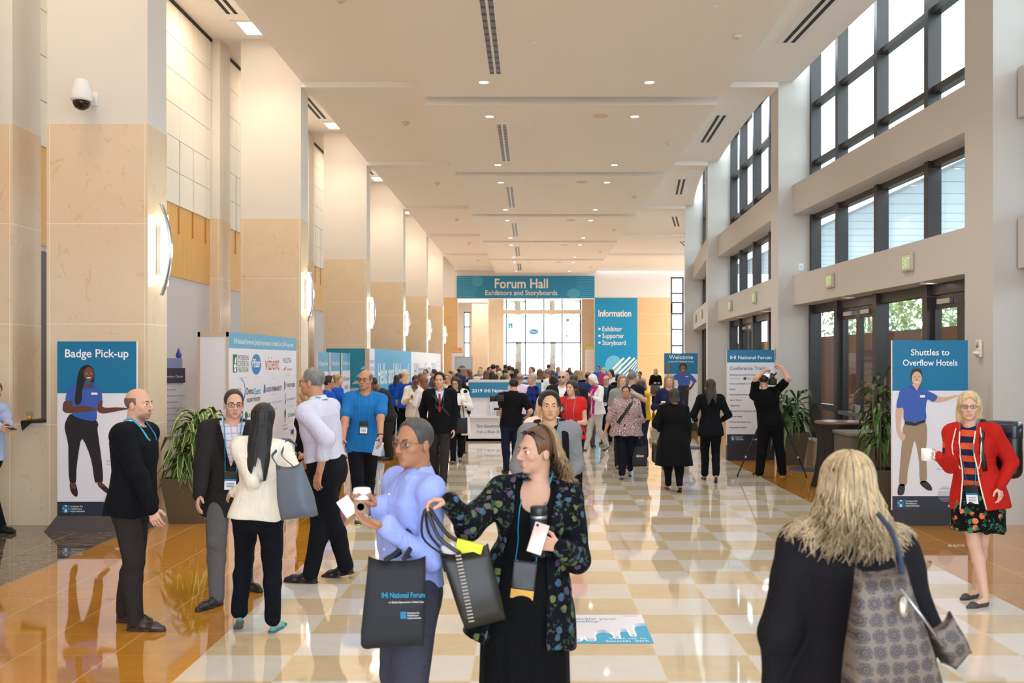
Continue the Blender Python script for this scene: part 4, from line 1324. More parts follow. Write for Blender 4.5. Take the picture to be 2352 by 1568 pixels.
def planter(x, y, label, h0, w0, w1, n, lr, zr, seed, pot=M_POT, var=True, leafw=0.035):
    t = empty('potted_plant', (x, y, 0), 0.0, label, 'plant')
    b = MB()
    a, c = w0 / 2, w1 / 2
    vs = [(-a, -a, 0), (a, -a, 0), (a, a, 0), (-a, a, 0), (-c, -c, h0), (c, -c, h0), (c, c, h0), (-c, c, h0), (-c + .03, -c + .03, h0), (c - .03, -c + .03, h0), (c - .03, c - .03, h0), (-c + .03, c - .03, h0)]
    b.add(vs, [(0, 3, 2, 1), (0, 1, 5, 4), (1, 2, 6, 5), (2, 3, 7, 6), (3, 0, 4, 7), (4, 5, 9, 8), (5, 6, 10, 9), (6, 7, 11, 10), (7, 4, 8, 11)], pot); b.build('pot', t)
    b = MB(); b.box((-c + .03, -c + .03, h0 - .1), (c - .03, c - .03, h0 - .04), mat(srgb(48, 36, 28), 0.9, var=0.3, scale=30)); b.build('soil', t)
    rr = random.Random(seed)
    b = MB(); st = []
    for k in range(5):
        w = rr.uniform(0, TAU); r = rr.uniform(0.04, c * .6); hh = h0 + (zr - h0) * rr.uniform(0.45, 0.85)
        st.append((r * math.cos(w), r * math.sin(w), hh)); b.tube([(r * .8 * math.cos(w), r * .8 * math.sin(w), h0 - .06), st[-1]], 0.014, M_BARK, 6)
    b.build('stem', t)
    b = MB()
    for k in range(n):
        sx, sy, sh = st[k % 5]
        q = rr.random()
        z = h0 + 0.05 + (sh - h0) * (0.2 + 0.8 * q)
        w = rr.uniform(0, TAU); L = lr * rr.uniform(0.7, 1.15)
        up = 0.25 + 1.0 * q * q
        pts = []
        for s in range(7):
            u = s / 6
            pts.append(Vector((sx + L * u * math.cos(w) * (1 - .12 * u), sy + L * u * math.sin(w) * (1 - .12 * u), z + L * (up * u - (0.9 + .5 * rr.random()) * u * u))))
        side = Vector((-math.sin(w), math.cos(w), 0))
        vs, fs, fe = [], [], []
        for s, p in enumerate(pts):
            u = s / 6
            hw = leafw * math.sin(math.pi * min(1, (u * .9 + .1))) ** 0.7 + 0.002
            for e, dz in ((-1, .25), (-.72, .12), (0, -.2), (.72, .12), (1, .25)):
                vs.append(p + side * hw * e + Vector((0, 0, hw * dz)))
        for s in range(6):
            for e in range(4):
                f = (s * 5 + e, s * 5 + e + 1, (s + 1) * 5 + e + 1, (s + 1) * 5 + e)
                (fe if e in (0, 3) and var else fs).append(f)
        b.add(vs, fs, M_LEAF, True)
        if fe:
            b.add(vs, fe, M_LEAFE, True)
    b.build('foliage', t)
    return t


planter(-4.19, 12.3, 'tall potted dracaena with yellow edged leaves between the bald man and the kiosk', 0.55, 0.42, 0.58, 130, 0.43, 1.64, 3)
planter(4.98, 19.1, 'potted dark green plant behind the man filming with the tripod', 0.62, 0.4, 0.56, 90, 0.45, 1.35, 5, M_POT2, False)
planter(4.47, 12.75, 'tall leafy plant rising behind the left edge of the shuttle sign', 0.6, 0.4, 0.5, 110, 0.32, 2.25, 8, M_POT2, False, 0.028)
planter(5.1, 12.75, 'tall leafy plant rising behind the right edge of the shuttle sign', 0.6, 0.4, 0.5, 110, 0.30, 2.3, 9, M_POT2, False, 0.028)
planter(5.2, 33.0, 'small potted plant at the window wall behind the woman in the black suit', 0.6, 0.4, 0.5, 60, 0.4, 1.4, 11, M_POT2, False)
planter(3.75, 62.9, 'slim plant by the left edge of the Information banner', 0.6, 0.3, 0.4, 60, 0.35, 2.3, 12, M_POT2, False)
planter(-4.9, 50.6, 'bushy green plant behind the end of the hello wall', 0.6, 0.4, 0.5, 80, 0.5, 1.9, 13, M_POT2, False)
t = empty('litter_bin', (4.95, 14.5, 0), 0.0, 'large square grey brown bin in front of the double doors', 'bin')
b = MB(); b.rbox((-0.42, -0.4, 0), (0.42, 0.4, 0.9), M_POT2, 0.012); b.build('body', t)
b = MB(); b.rbox((-0.44, -0.42, 0.9), (0.44, 0.42, 0.95), mat(srgb(108, 100, 86), 0.5), 0.01); b.build('rim', t)
t = empty('cocktail_table', (4.83, 15.6, 0), 0.0, 'round high table with a black cloth behind the grey bin', 'table')
b = MB(); b.lathe([(0.36, 0.99), (0.38, 1.0), (0.38, 1.03), (0.36, 1.035)], mat(srgb(120, 84, 64), 0.3), 36); b.build('tabletop', t)
b = MB()
prof = []
n = 48
vs, fs = [], []
for i, z in enumerate((0.995, 0.8, 0.5, 0.2, 0.01)):
    for k in range(n):
        w = TAU * k / n
        r = (0.365, 0.33, 0.33, 0.36, 0.4)[i] * (1 + (0.03 * i) * math.sin(w * 9))
        vs.append((r * math.cos(w), r * math.sin(w), z))
for i in range(4):
    for k in range(n):
        fs.append((i * n + k, i * n + (k + 1) % n, (i + 1) * n + (k + 1) % n, (i + 1) * n + k))
b.add(vs, fs, M_BLACK, True); b.build('cloth', t)
for x, y_, lab in ((4.98, 18.1, 'dark blue round floor base beside the tripod'), (3.72, 22.6, 'dark blue round floor base left of the conference tracks sign')):
    b = MB(); b.lathe([(0.3, 0.0), (0.3, 0.012), (0.26, 0.02), (0.0, 0.022)], mat(srgb(44, 52, 84), 0.45), 36); tag(b.build('stanchion', loc=(x, y_, 0)), lab, 'stand base', 'dark blue floor bases')
# ledge: black cloth and juice glass
b = MB(); b.rbox((-6.12, 11.93, 1.237), (-5.86, 12.38, 1.262), M_BLACK, 0.01); b.add([(-6.12, 11.93, 1.24), (-5.98, 11.93, 1.24), (-6.09, 11.915, 1.14)], [(0, 1, 2)], M_BLACK)
tag(b.build('folded_cloth'), 'black folded cloth lying on the low stone ledge', 'cloth')
t = empty('juice_glass', (-6.09, 11.99 + .1, 1.2625), 0, 'clear glass with orange juice on the black cloth', 'glass')
b = MB(); b.lathe([(0.028, 0.0), (0.038, 0.1), (0.036, 0.1), (0.026, 0.004)], M_GLASS, 20, cap=False); b.build('tumbler', t)
b = MB(); b.lathe([(0.026, 0.004), (0.032, 0.045)], mat(srgb(250, 176, 30), 0.3), 20); b.build('juice', t)
# ---------------------------------------------------------------- soft-shape engine: people are grown as one continuous surface
A3 = lambda v: np.array(v, dtype=np.float32)
unit = lambda v: np.asarray(v, np.float32) / max(1e-9, float(np.linalg.norm(v)))


class Sdf:
    def __init__(s):
        s.ops = []
        s.noise = None

    def _b(s, pts, r):
        p = np.array(pts, np.float32)
        r = np.max(r)
        return p.min(0) - r, p.max(0) + r

    def seg(s, a, b, ra, rb, k=0.02, op='u'):
        a, b = A3(a), A3(b)
        s.ops.append(('seg', (a, b, ra, rb), k, op, *s._b([a, b], max(ra, rb)))); return s

    def ell(s, c, r, R=None, k=0.015, op='u'):
        c, r = A3(c), A3(r)
        s.ops.append(('ell', (c, r, R), k, op, *s._b([c], r.max()))); return s

    def loft(s, p0, fr, zs, rx, ry, cy=None, e=2.3, k=0.03, op='u'):
        """fr = (right, fwd, up) rows"""
        zs = A3(zs)
        pts = [A3(p0) + fr[2] * z for z in zs]
        s.ops.append(('loft', (A3(p0), fr, zs, A3(rx), A3(ry), A3(cy if cy is not None else [0] * len(zs)), e), k, op, *s._b(pts, max(max(rx), max(ry)) * 1.3))); return s

    def vcut(s, p0, fr, zs, w, x0=None, ymin=0.0):
        zs = A3(zs)
        s.ops.append(('vcut', (A3(p0), fr, zs, A3(w), A3(x0 if x0 is not None else [0] * len(zs)), ymin), 0.0, 's', A3((-9,) * 3), A3((9,) * 3))); return s

    def plane(s, p, n):
        s.ops.append(('plane', (A3(p), unit(n)), 0.0, 'i', A3((-9,) * 3), A3((9,) * 3))); return s

    def box(s, c, hf, R, rd=0.01, k=0.01, op='u'):
        s.ops.append(('box', (A3(c), A3(hf), R, rd), k, op, *s._b([c], np.linalg.norm(hf) + rd))); return s

    def bounds(s):
        lo = np.min([o[4] for o in s.ops if o[3] == 'u'], 0)
        hi = np.max([o[5] for o in s.ops if o[3] == 'u'], 0)
        return lo, hi

    def dist(s, kind, a, P):
        if kind == 'seg':
            p, q, ra, rb = a
            ab = q - p
            d = P - p
            t = np.clip(d @ ab / max(1e-9, float(ab @ ab)), 0, 1)
            return np.sqrt(((d - t[:, None] * ab) ** 2).sum(1)) - (ra + (rb - ra) * t)
        if kind == 'ell':
            c, r, R = a
            d = P - c
            if R is not None:
                d = d @ R.T
            q = d / r
            n = np.sqrt((q * q).sum(1)) + 1e-6
            g = np.sqrt(((q / r) ** 2).sum(1)) + 1e-6
            return n * (n - 1) / g
        if kind == 'loft':
            p0, fr, zs, rx, ry, cy, e = a
            d = (P - p0) @ fr.T
            z = d[:, 2]
            x, y = np.abs(d[:, 0]), np.abs(d[:, 1] - np.interp(z, zs, cy))
            RX, RY = np.interp(z, zs, rx), np.interp(z, zs, ry)
            rho = ((x / RX) ** e + (y / RY) ** e) ** (1 / e)
            rr = np.sqrt(x * x + y * y) + 1e-6
            dd = np.where(rho > 0.3, (rho - 1) / np.maximum(rho, 0.3) * rr, -np.minimum(RX, RY))
            return np.maximum(dd, np.maximum(z - zs[-1], zs[0] - z)).astype(np.float32)
        if kind == 'vcut':
            p0, fr, zs, w, x0, ym = a
            d = (P - p0) @ fr.T
            z = d[:, 2]
            dd = np.abs(d[:, 0] - np.interp(z, zs, x0)) - np.interp(z, zs, w)
            return np.maximum(np.maximum(dd, ym - d[:, 1]), np.maximum(z - zs[-1], zs[0] - z)).astype(np.float32)
        if kind == 'plane':
            return (P - a[0]) @ a[1]
        if kind == 'box':
            c, hf, R, rd = a
            q = np.abs((P - c) @ R.T) - (hf - rd)
            return np.sqrt((np.maximum(q, 0) ** 2).sum(1)) + np.minimum(q.max(1), 0) - rd

    def eval(s, P):
        P = np.asarray(P, np.float32)
        D = np.full(len(P), 0.35, np.float32)
        for kind, a, k, op, lo, hi in s.ops:
            if op == 'i':
                D = np.maximum(D, s.dist(kind, a, P)); continue
            m = k + 0.05
            ix = np.nonzero(((P > lo - m) & (P < hi + m)).all(1))[0]
            if not len(ix):
                continue
            d = s.dist(kind, a, P[ix])
            o = D[ix]
            if op == 's':
                d = -d
                if k:
                    h = np.maximum(k - np.abs(o - d), 0) / k
                    D[ix] = np.maximum(o, d) + h * h * k * 0.25
                else:
                    D[ix] = np.maximum(o, d)
            else:
                if k:
                    h = np.maximum(k - np.abs(o - d), 0) / k
                    D[ix] = np.minimum(o, d) - h * h * k * 0.25
                else:
                    D[ix] = np.minimum(o, d)
        if s.noise is not None:
            D = D + s.noise(P)
        return D

    def mesh(s, vox, pad=0.03):
        lo, hi = s.bounds()
        lo = lo - pad; hi = hi + pad
        nb = np.maximum(1, np.ceil((hi - lo) / (4 * vox)).astype(int)) + 1
        ax = [lo[i] + vox * np.arange(nb[i] * 4, dtype=np.float32) for i in range(3)]
        cb = [lo[i] + vox * (4 * np.arange(nb[i], dtype=np.float32) + 1.5) for i in range(3)]
        G = np.stack(np.meshgrid(*cb, indexing='ij'), -1).reshape(-1, 3)
        cd = s.eval(G).reshape(nb)
        act = np.abs(cd) < 5.2 * vox + 0.004
        Fd = np.repeat(np.repeat(np.repeat(cd, 4, 0), 4, 1), 4, 2)
        bi = np.argwhere(act)
        off = np.stack(np.meshgrid(*[np.arange(4)] * 3, indexing='ij'), -1).reshape(-1, 3)
        ii = (bi[:, None, :] * 4 + off[None]).reshape(-1, 3)
        Pts = np.stack([ax[i][ii[:, i]] for i in range(3)], 1)
        vals = np.concatenate([s.eval(Pts[j:j + 400000]) for j in range(0, len(Pts), 400000)]) if len(Pts) else np.zeros(0)
        Fd[ii[:, 0], ii[:, 1], ii[:, 2]] = vals
        S = Fd < 0
        n = [d - 1 for d in S.shape]
        sl = lambda o: tuple(slice(o[i], o[i] + n[i]) for i in range(3))
        cnt = np.zeros(n, np.int8)
        cor = [(a, b, c) for a in (0, 1) for b in (0, 1) for c in (0, 1)]
        for o in cor:
            cnt += S[sl(o)]
        cell = np.argwhere((cnt > 0) & (cnt < 8))
        if not len(cell):
            return np.zeros((0, 3)), np.zeros((0, 4), int)
        val = {o: Fd[cell[:, 0] + o[0], cell[:, 1] + o[1], cell[:, 2] + o[2]] for o in cor}
        acc = np.zeros((len(cell), 3)); num = np.zeros(len(cell))
        for o in cor:
            for x in range(3):
                if o[x] == 0:
                    q = list(o); q[x] = 1; q = tuple(q)
                    fa, fb = val[o], val[q]
                    cr = (fa < 0) != (fb < 0)
                    t = np.where(cr, fa / np.where(cr, fa - fb, 1), 0)
                    p = np.array(o, float)[None] + 0 * acc
                    p[:, x] += t
                    acc += p * cr[:, None]; num += cr
        V = lo + vox * (cell + acc / num[:, None])
        idx = np.full(n, -1, np.int64)
        idx[cell[:, 0], cell[:, 1], cell[:, 2]] = np.arange(len(cell))
        Q = []
        for x in range(3):
            y, z = (x + 1) % 3, (x + 2) % 3
            a = [slice(None)] * 3; b = [slice(None)] * 3
            a[x] = slice(0, -1); b[x] = slice(1, None)
            ch = S[tuple(a)] != S[tuple(b)]
            e = np.argwhere(ch)
            ok = (e[:, y] > 0) & (e[:, z] > 0) & (e[:, y] < n[y]) & (e[:, z] < n[z])
            e = e[ok]
            ins = S[e[:, 0], e[:, 1], e[:, 2]]
            def at_(dy, dz):
                q = e.copy(); q[:, y] -= dy; q[:, z] -= dz
                return idx[q[:, 0], q[:, 1], q[:, 2]]
            f = np.stack([at_(1, 1), at_(0, 1), at_(0, 0), at_(1, 0)], 1)
            f[~ins] = f[~ins][:, ::-1]
            Q.append(f)
        Q = np.concatenate(Q)
        Q = Q[(Q >= 0).all(1)]
        return V, Q


def np_mesh(name, V, Q, m, parent=None, col=None, smooth=True, mi=None):
    me = bpy.data.meshes.new(name)
    me.vertices.add(len(V)); me.vertices.foreach_set('co', np.asarray(V, np.float32).ravel())
    me.loops.add(Q.size); me.loops.foreach_set('vertex_index', Q.astype(np.int32).ravel())
    me.polygons.add(len(Q)); me.polygons.foreach_set('loop_start', np.arange(0, Q.size, Q.shape[1], dtype=np.int32))
    me.polygons.foreach_set('loop_total', np.full(len(Q), Q.shape[1], np.int32))
    for q in (m if isinstance(m, list) else [m]):
        me.materials.append(q)
    if mi is not None:
        me.polygons.foreach_set('material_index', mi.astype(np.int32))
    me.update(calc_edges=True)
    me.polygons.foreach_set('use_smooth', np.full(len(Q), smooth))
    if col is not None:
        at_ = me.color_attributes.new('tone', 'FLOAT_COLOR', 'POINT')
        at_.data.foreach_set('color', np.concatenate([col, np.ones((len(col), 1))], 1).astype(np.float32).ravel())
    me.validate()
    o = bpy.data.objects.new(name, me)
    COL.objects.link(o)
    o.parent = parent
    return o


def folds(seed, amp, f=26.0, axis=(0.3, 0.3, 1.0)):
    """soft cloth folds"""
    r = np.random.RandomState(seed)
    k = r.normal(0, 1, (4, 3)) * np.array([1.0, 1.0, 0.55]) * f / 1.6
    ph = r.uniform(0, 6.28, 4)
    g = r.normal(0, 1, (2, 3)) * 7.0

    def fn(P):
        w = np.sin(P @ g[0] + 1.3) * 1.4 + np.sin(P @ g[1])
        d = 0
        for i in range(4):
            d = d + np.sin(P @ k[i] + ph[i] + w)
        return (d * amp * 0.3).astype(np.float32)
    return fn


# ---------------------------------------------------------------- cloth, skin and hair materials
def skin_mat():
    b = NB('skin')
    a = b.n('ShaderNodeAttribute', attribute_name='tone')
    nz = b.noise(b.obj(), 90, 3)
    c = b.mix(b.math('MULTIPLY', nz, 0.12), a.outputs['Color'], (0.45, 0.2, 0.14))
    b.b.inputs['Subsurface Weight'].default_value = 0.0
    return b.fin(c, 0.48, spec=0.4)


M_SKIN = skin_mat()
SK = {'light': srgb(212, 162, 136), 'fair': srgb(220, 176, 152), 'tan': srgb(188, 134, 102), 'mid': srgb(176, 122, 90), 'brown': srgb(128, 82, 58), 'dark': srgb(88, 56, 42), 'asian': srgb(214, 164, 128)}


def hair_mat(c1, c2, key=None):
    k = ('hair', c1, c2)
    if k not in _MC:
        b = NB('hair')
        n = b.noise(b.scl(b.obj(), (1, 1, 0.12)), 120, 4, 0.7, 0.3)
        n2 = b.noise(b.scl(b.obj(), (1, 1, 0.35)), 22, 3)
        f = b.math('ADD', b.math('MULTIPLY', n, 0.6), b.math('MULTIPLY', n2, 0.5))
        c = b.ramp(f, [(0.3, c1), (0.72, c2)])
        b.bump(n, 0.5, 0.006)
        _MC[k] = b.fin(c, 0.42, spec=0.35)
    return _MC[k]


HR = {'black': hair_mat(srgb(14, 12, 13), srgb(40, 34, 34)), 'dark': hair_mat(srgb(26, 19, 16), srgb(62, 46, 38)), 'brown': hair_mat(srgb(58, 38, 26), srgb(118, 84, 58)), 'auburn': hair_mat(srgb(74, 42, 26), srgb(140, 88, 56)),
      'red': hair_mat(srgb(120, 48, 26), srgb(186, 92, 56)), 'dkblond': hair_mat(srgb(104, 78, 48), srgb(190, 158, 112)), 'blond': hair_mat(srgb(150, 118, 76), srgb(232, 206, 160)), 'ash': hair_mat(srgb(84, 66, 50), srgb(214, 190, 156)), 'grey': hair_mat(srgb(70, 68, 68), srgb(140, 138, 136)), 'dgrey': hair_mat(srgb(40, 37, 36), srgb(92, 88, 86)), 'silver': hair_mat(srgb(120, 118, 116), srgb(190, 188, 186)),
      'white': hair_mat(srgb(208, 202, 192), srgb(248, 244, 236)), 'stub': hair_mat(srgb(92, 70, 58), srgb(122, 94, 78))}


def cloth(c, c2=None, kind='plain', sc=1.0, rough=0.85):
    k = ('cloth', c, c2, kind, sc)
    if k in _MC:
        return _MC[k]
    b = NB('cloth_' + kind)
    P = b.obj()
    x, y, z = b.sep(P)
    n = b.noise(P, 9, 4)
    if max(c) < 0.06:
        c = tuple(v * 0.55 for v in c)
    base = b.mix(n, tuple(v * 0.88 for v in c), tuple(min(1, v * 1.10) for v in c))
    wr = b.noise(b.scl(P, (1, 1, 0.7)), 10, 3, 0.55, 1.6)
    wv = b.math('ADD', b.math('MULTIPLY', wr, 1.0), b.math('MULTIPLY', b.noise(P, 420, 2), 0.05))
    b.bump(wv, 0.55, 0.03)
    c2 = c2 or c
    if kind == 'plaid':
        f = 32 * sc
        h = b.math('SINE', b.math('MULTIPLY', z, f)); v = b.math('SINE', b.math('MULTIPLY', b.math('ADD', x, b.math('MULTIPLY', y, 0.7)), f))
        q = b.math('ADD', b.math('MULTIPLY', b.math('GREATER_THAN', h, 0.1), 0.5), b.math('MULTIPLY', b.math('GREATER_THAN', v, 0.1), 0.5))
        base = b.mix(q, base, c2)
    elif kind == 'check':
        f = 110 * sc
        h = b.math('GREATER_THAN', b.math('SINE', b.math('MULTIPLY', z, f)), 0.86); v = b.math('GREATER_THAN', b.math('SINE', b.math('MULTIPLY', b.math('ADD', x, b.math('MULTIPLY', y, 0.6)), f)), 0.86)
        base = b.mix(b.math('MULTIPLY', b.math('MAXIMUM', h, v), 0.7), base, c2)
    elif kind == 'stripe':                       # wide horizontal bands: orange, navy, one white
        h = b.math('SINE', b.math('MULTIPLY', z, 62 * sc))
        base = b.mix(b.math('GREATER_THAN', h, 0.0), base, c2)
    elif kind == 'floral':
        vo = b.n('ShaderNodeTexVoronoi'); b.put(vo.inputs['Vector'], P); vo.inputs['Scale'].default_value = 15 * sc
        d = vo.outputs['Distance']
        wob = b.math('ADD', d, b.math('MULTIPLY', b.math('SUBTRACT', b.noise(P, 60, 3), 0.5), 0.35))
        cr = b.n('ShaderNodeSeparateColor'); b.put(cr.inputs[0], vo.outputs['Color'])
        pick = b.ramp(cr.outputs[0], [(0.3, c2[0]), (0.5, c2[1]), (0.75, c2[2])])
        base = b.mix(b.math('LESS_THAN', wob, 0.36), base, pick)
        n3 = b.noise(P, 24 * sc, 2, 0.5, 1.0)
        base = b.mix(b.math('MULTIPLY', b.math('GREATER_THAN', n3, 0.60), 0.8), base, c2[3])
    elif kind == 'paisley':
        vo = b.n('ShaderNodeTexVoronoi'); b.put(vo.inputs['Vector'], b.scl(P, (1, 1, 1))); vo.inputs['Scale'].default_value = 17 * sc
        ring = b.math('SINE', b.math('MULTIPLY', vo.outputs['Distance'], 26.0))
        base = b.mix(b.math('GREATER_THAN', ring, 0.25), base, c2)
    elif kind == 'spots':
        vo = b.n('ShaderNodeTexVoronoi'); b.put(vo.inputs['Vector'], P); vo.inputs['Scale'].default_value = 34 * sc
        base = b.mix(b.math('LESS_THAN', vo.outputs['Distance'], 0.42), base, c2)
    m = b.fin(base, rough, spec=0.15)
    _MC[k] = m
    return m


M_EYEW = mat(srgb(236, 230, 226), 0.2, var=0, name='eye_white')
M_IRIS = mat(srgb(48, 32, 24), 0.12, var=0, name='iris')
M_LENS = glass_mat((0.86, 0.88, 0.9))
M_SHADE = mat(srgb(24, 20, 20), 0.08, var=0, name='dark_lens')
M_LAN = mat(srgb(20, 150, 186), 0.5, var=0.05, name='lanyard_blue')
M_BADGE = mat(srgb(232, 232, 238), 0.4, var=0.02, name='badge_white')
# ---------------------------------------------------------------- skeleton and figures
UP = A3((0, 0, 1))


def facing(deg):                                 # 0 looks at the viewer, 90 to image right, 180 away
    a = math.radians(deg)
    f = A3((math.sin(a), -math.cos(a), 0))
    return np.cross(f, UP), f                    # anatomical right, forward


def ik(a, c, l1, l2, hint):
    d = c - a
    L = float(np.linalg.norm(d))
    L2 = min(L, (l1 + l2) * 0.998)
    d = d / max(L, 1e-6)
    c = a + d * L2
    x = (l1 * l1 - l2 * l2 + L2 * L2) / (2 * L2)
    y = math.sqrt(max(0, l1 * l1 - x * x))
    h = hint - d * float(hint @ d)
    h = unit(h)
    return a + d * x + h * y, c


def rotm(R, ax, ang):                            # rotate the rows of R about ax
    M = np.array(Matrix.Rotation(ang, 3, Vector(ax)), np.float32)
    return (M @ R.T).T


class Person:
    def __init__(s, label, Y, u, top, face=0, head=None, pitch=0, roll=0, sex='m', w=1.0, skin='light', hair=('short', 'dark'), feet=None, stance='stand',
                 R=None, L=None, lean=0.0, twist=0.0, hu=None, wear=(), xtra=(), group=None, hemY=None, uh=None, hb=1.0, vox=None, smile=0, beard=0, h=None, bust=None, hand=None, seed=None, chin=None):
        s.label, s.Y = label, Y
        s.h = h = h or (CH - (top - V0) * Y / F) * 0.986 + abs(lean) * 0.12
        s.X = (u - U0) / F * Y
        s.root = empty('person', (s.X, Y, 0), 0, label, 'person', group)
        s.seed = seed if seed is not None else int(u * 7 + Y * 31) % 9999
        s.sex, s.w, s.k = sex, w, h / 1.75
        s.vox = vox or min(0.02, max(0.0048, 0.00068 * Y))
        O = A3((s.X, Y, 0))
        s.O = O
        s.px = lambda u_, v_, dy=0.0: A3(pz(u_, v_, Y + dy)) - O
        s.r, s.f = facing(face)
        tr, tf = facing(face + twist)
        hd = face if head is None else head
        # ---- legs
        hipz = 0.53 * h
        spread = (0.052 if sex == 'm' else 0.05) * h
        s.foot = {}
        if feet is None:
            a = {'stand': ((0.02, .095, 0, 8), (-0.02, .095, 0, 8)), 'walk': ((0.27, .06, 0, 4), (-0.27, .06, 32, 4)), 'walk2': ((-0.25, .06, 32, 4), (0.25, .06, 0, 4)), 'near': ((0, .075, 0, 8), (0, .075, 0, 8))}[stance]
            for sd, q, sg in (('R', a[0], 1), ('L', a[1], -1)):
                s.foot[sd] = (s.f * q[0] * s.k + s.r * q[1] * sg * s.k, q[2], face - q[3] * sg)
        else:                                    # ((u, v, heel lift deg, yaw), ...): floor pixels under the ankles
            for sd, q in zip('RL', feet):
                s.foot[sd] = (A3(at(q[0], q[1])) - O, q[2] if len(q) > 2 else 0, q[3] if len(q) > 3 else face)
        cen = (s.foot['R'][0] + s.foot['L'][0]) / 2
        pel = A3((cen[0] * 0.75, cen[1] * 0.75, 0))
        gap = float(np.linalg.norm(s.foot['R'][0] - s.foot['L'][0]))
        hipz = min(hipz, math.sqrt(max(0.1, (0.4895 * h) ** 2 - max(0, gap / 2 - spread) ** 2)) + 0.0425 * h)
        s.pel = pel + UP * hipz
        s.j = {}
        for sd, sg in (('R', 1), ('L', -1)):
            p, lift, yaw = s.foot[sd]
            fr_, ff_ = facing(yaw)
            a = math.radians(lift)
            toe = p + ff_ * 0.11 * s.k                # ball of the foot stays on the floor
            back = ff_ * math.cos(a) - UP * math.sin(a)
            up2 = UP * math.cos(a) + ff_ * math.sin(a)
            ank = toe - back * 0.115 * s.k + up2 * 0.075 * s.k
            hip = s.pel + s.r * spread * sg
            kn, ank2 = ik(hip, ank, 0.245 * h, 0.245 * h, s.f + s.r * 0.12 * sg)
            s.j[sd] = dict(hip=hip, knee=kn, ank=ank, toe=toe, fdir=back, fup=up2, ff=ff_)
        # ---- torso: the axis runs from the pelvis to the neck base, tilted so that the head lands on its pixel
        hc_target = None
        tl = 0.315 * h
        dx = 0.0 if uh is None else (uh - U0) / F * Y - s.X
        nb = pel + s.f * (lean * tl) + A3((dx * 0.85, 0, 0)) + UP * (hipz + tl * math.sqrt(max(0.2, 1 - lean * lean * 0.8)))
        s.ax = unit(nb - s.pel)
        s.tl = float(np.linalg.norm(nb - s.pel))
        rr = unit(tr - s.ax * float(tr @ s.ax)); ff = np.cross(s.ax, rr)
        s.T = np.stack([rr, ff, s.ax]).astype(np.float32)
        s.nb = nb
        shw = (0.108 if sex == 'm' else 0.096) * h * (1 + (w - 1) * 0.35)
        s.shw = shw
        # ---- head
        hr, hf = facing(hd)
        Rm = np.stack([hr, hf, UP]).astype(np.float32)
        Rm = rotm(Rm, hr, -math.radians(pitch))
        Rm = rotm(Rm, Rm[1], math.radians(roll))
        s.H = Rm
        s.hs = 0.131 * h * hb / 0.23
        s.hc = nb + s.ax * 0.036 * h + Rm[2] * 0.062 * h + unit(hf) * (0.012 + 0.0012 * max(0, pitch)) * h + A3((dx * 0.12, 0, 0))
        # ---- arms
        ul, fl = 0.172 * h, 0.148 * h
        for sd, sg, sp in (('R', 1, R), ('L', -1, L)):
            sh = nb + rr * shw * sg - s.ax * 0.030 * h + ff * 0.0
            hint = -s.f * 1.0 + rr * sg * 0.5 - UP * 0.3
            n = None; d = None
            sp = sp or ('hang',)
            if sp[0] == 'hang':
                tgt = sh + rr * sg * 0.055 * s.k + s.f * (0.05 + (sp[1] if len(sp) > 1 else 0)) - UP * 0.305 * h
            elif sp[0] == 'px':                   # wrist pixel and depth offset, optional elbow pull
                tgt = s.px(sp[1], sp[2], sp[3])
                if len(sp) > 4 and sp[4] is not None:
                    hint = s.px(*sp[4]) - (sh + tgt) / 2
            else:                                 # ('b', side, fwd, up) from the shoulder in metres
                tgt = sh + (rr * sg * sp[1] + s.f * sp[2] + UP * sp[3]) * s.k
                if len(sp) > 4:
                    hint = rr * sg * sp[4][0] + s.f * sp[4][1] + UP * sp[4][2]
            el, wr = ik(sh, tgt, ul, fl, hint)
            s.j[sd].update(sh=sh, el=el, wr=wr, d=unit(wr - el))
        s.handspec = hand or {}
        for sd, sg in (('R', 1), ('L', -1)):
            hsp = s.handspec.get(sd, {})
            d = unit(hsp['d']) if 'd' in hsp else s.j[sd]['d']
            n = A3(hsp['n']) if 'n' in hsp else -rr * sg * 1.0 - s.f * 0.15
            n = unit(n - d * float(n @ d))
            s.j[sd].update(hd=d, hn=n, ht=np.cross(d, n) * sg, curl=hsp.get('curl', 0.35))
        s.skin, s.smile, s.beard = SK[skin], smile, beard
        s.hair = hair
        s.bust = (0.0 if sex == 'm' else 1.0) if bust is None else bust
        s.top_sdf = None
        s.tops = []
        s.body()
        if hair and hair[0] != 'none':
            s.do_hair(*hair)
        for g in wear:
            getattr(s, 'w_' + g[0])(*g[1:-1], **(g[-1] if isinstance(g[-1], dict) else {})) if isinstance(g[-1], dict) else getattr(s, 'w_' + g[0])(*g[1:])
        for g in xtra:
            getattr(s, 'x_' + g[0])(*g[1:])

    # ---- helpers
    def hp(s, x, y, z):
        return s.hc + (s.H[0] * x + s.H[1] * y + s.H[2] * z) * s.hs

    def tp(s, x, y, t):                          # torso point: right, forward (m), t 0 pelvis .. 1 neck base
        return s.pel + s.T[0] * x + s.T[1] * y + s.ax * t * s.tl

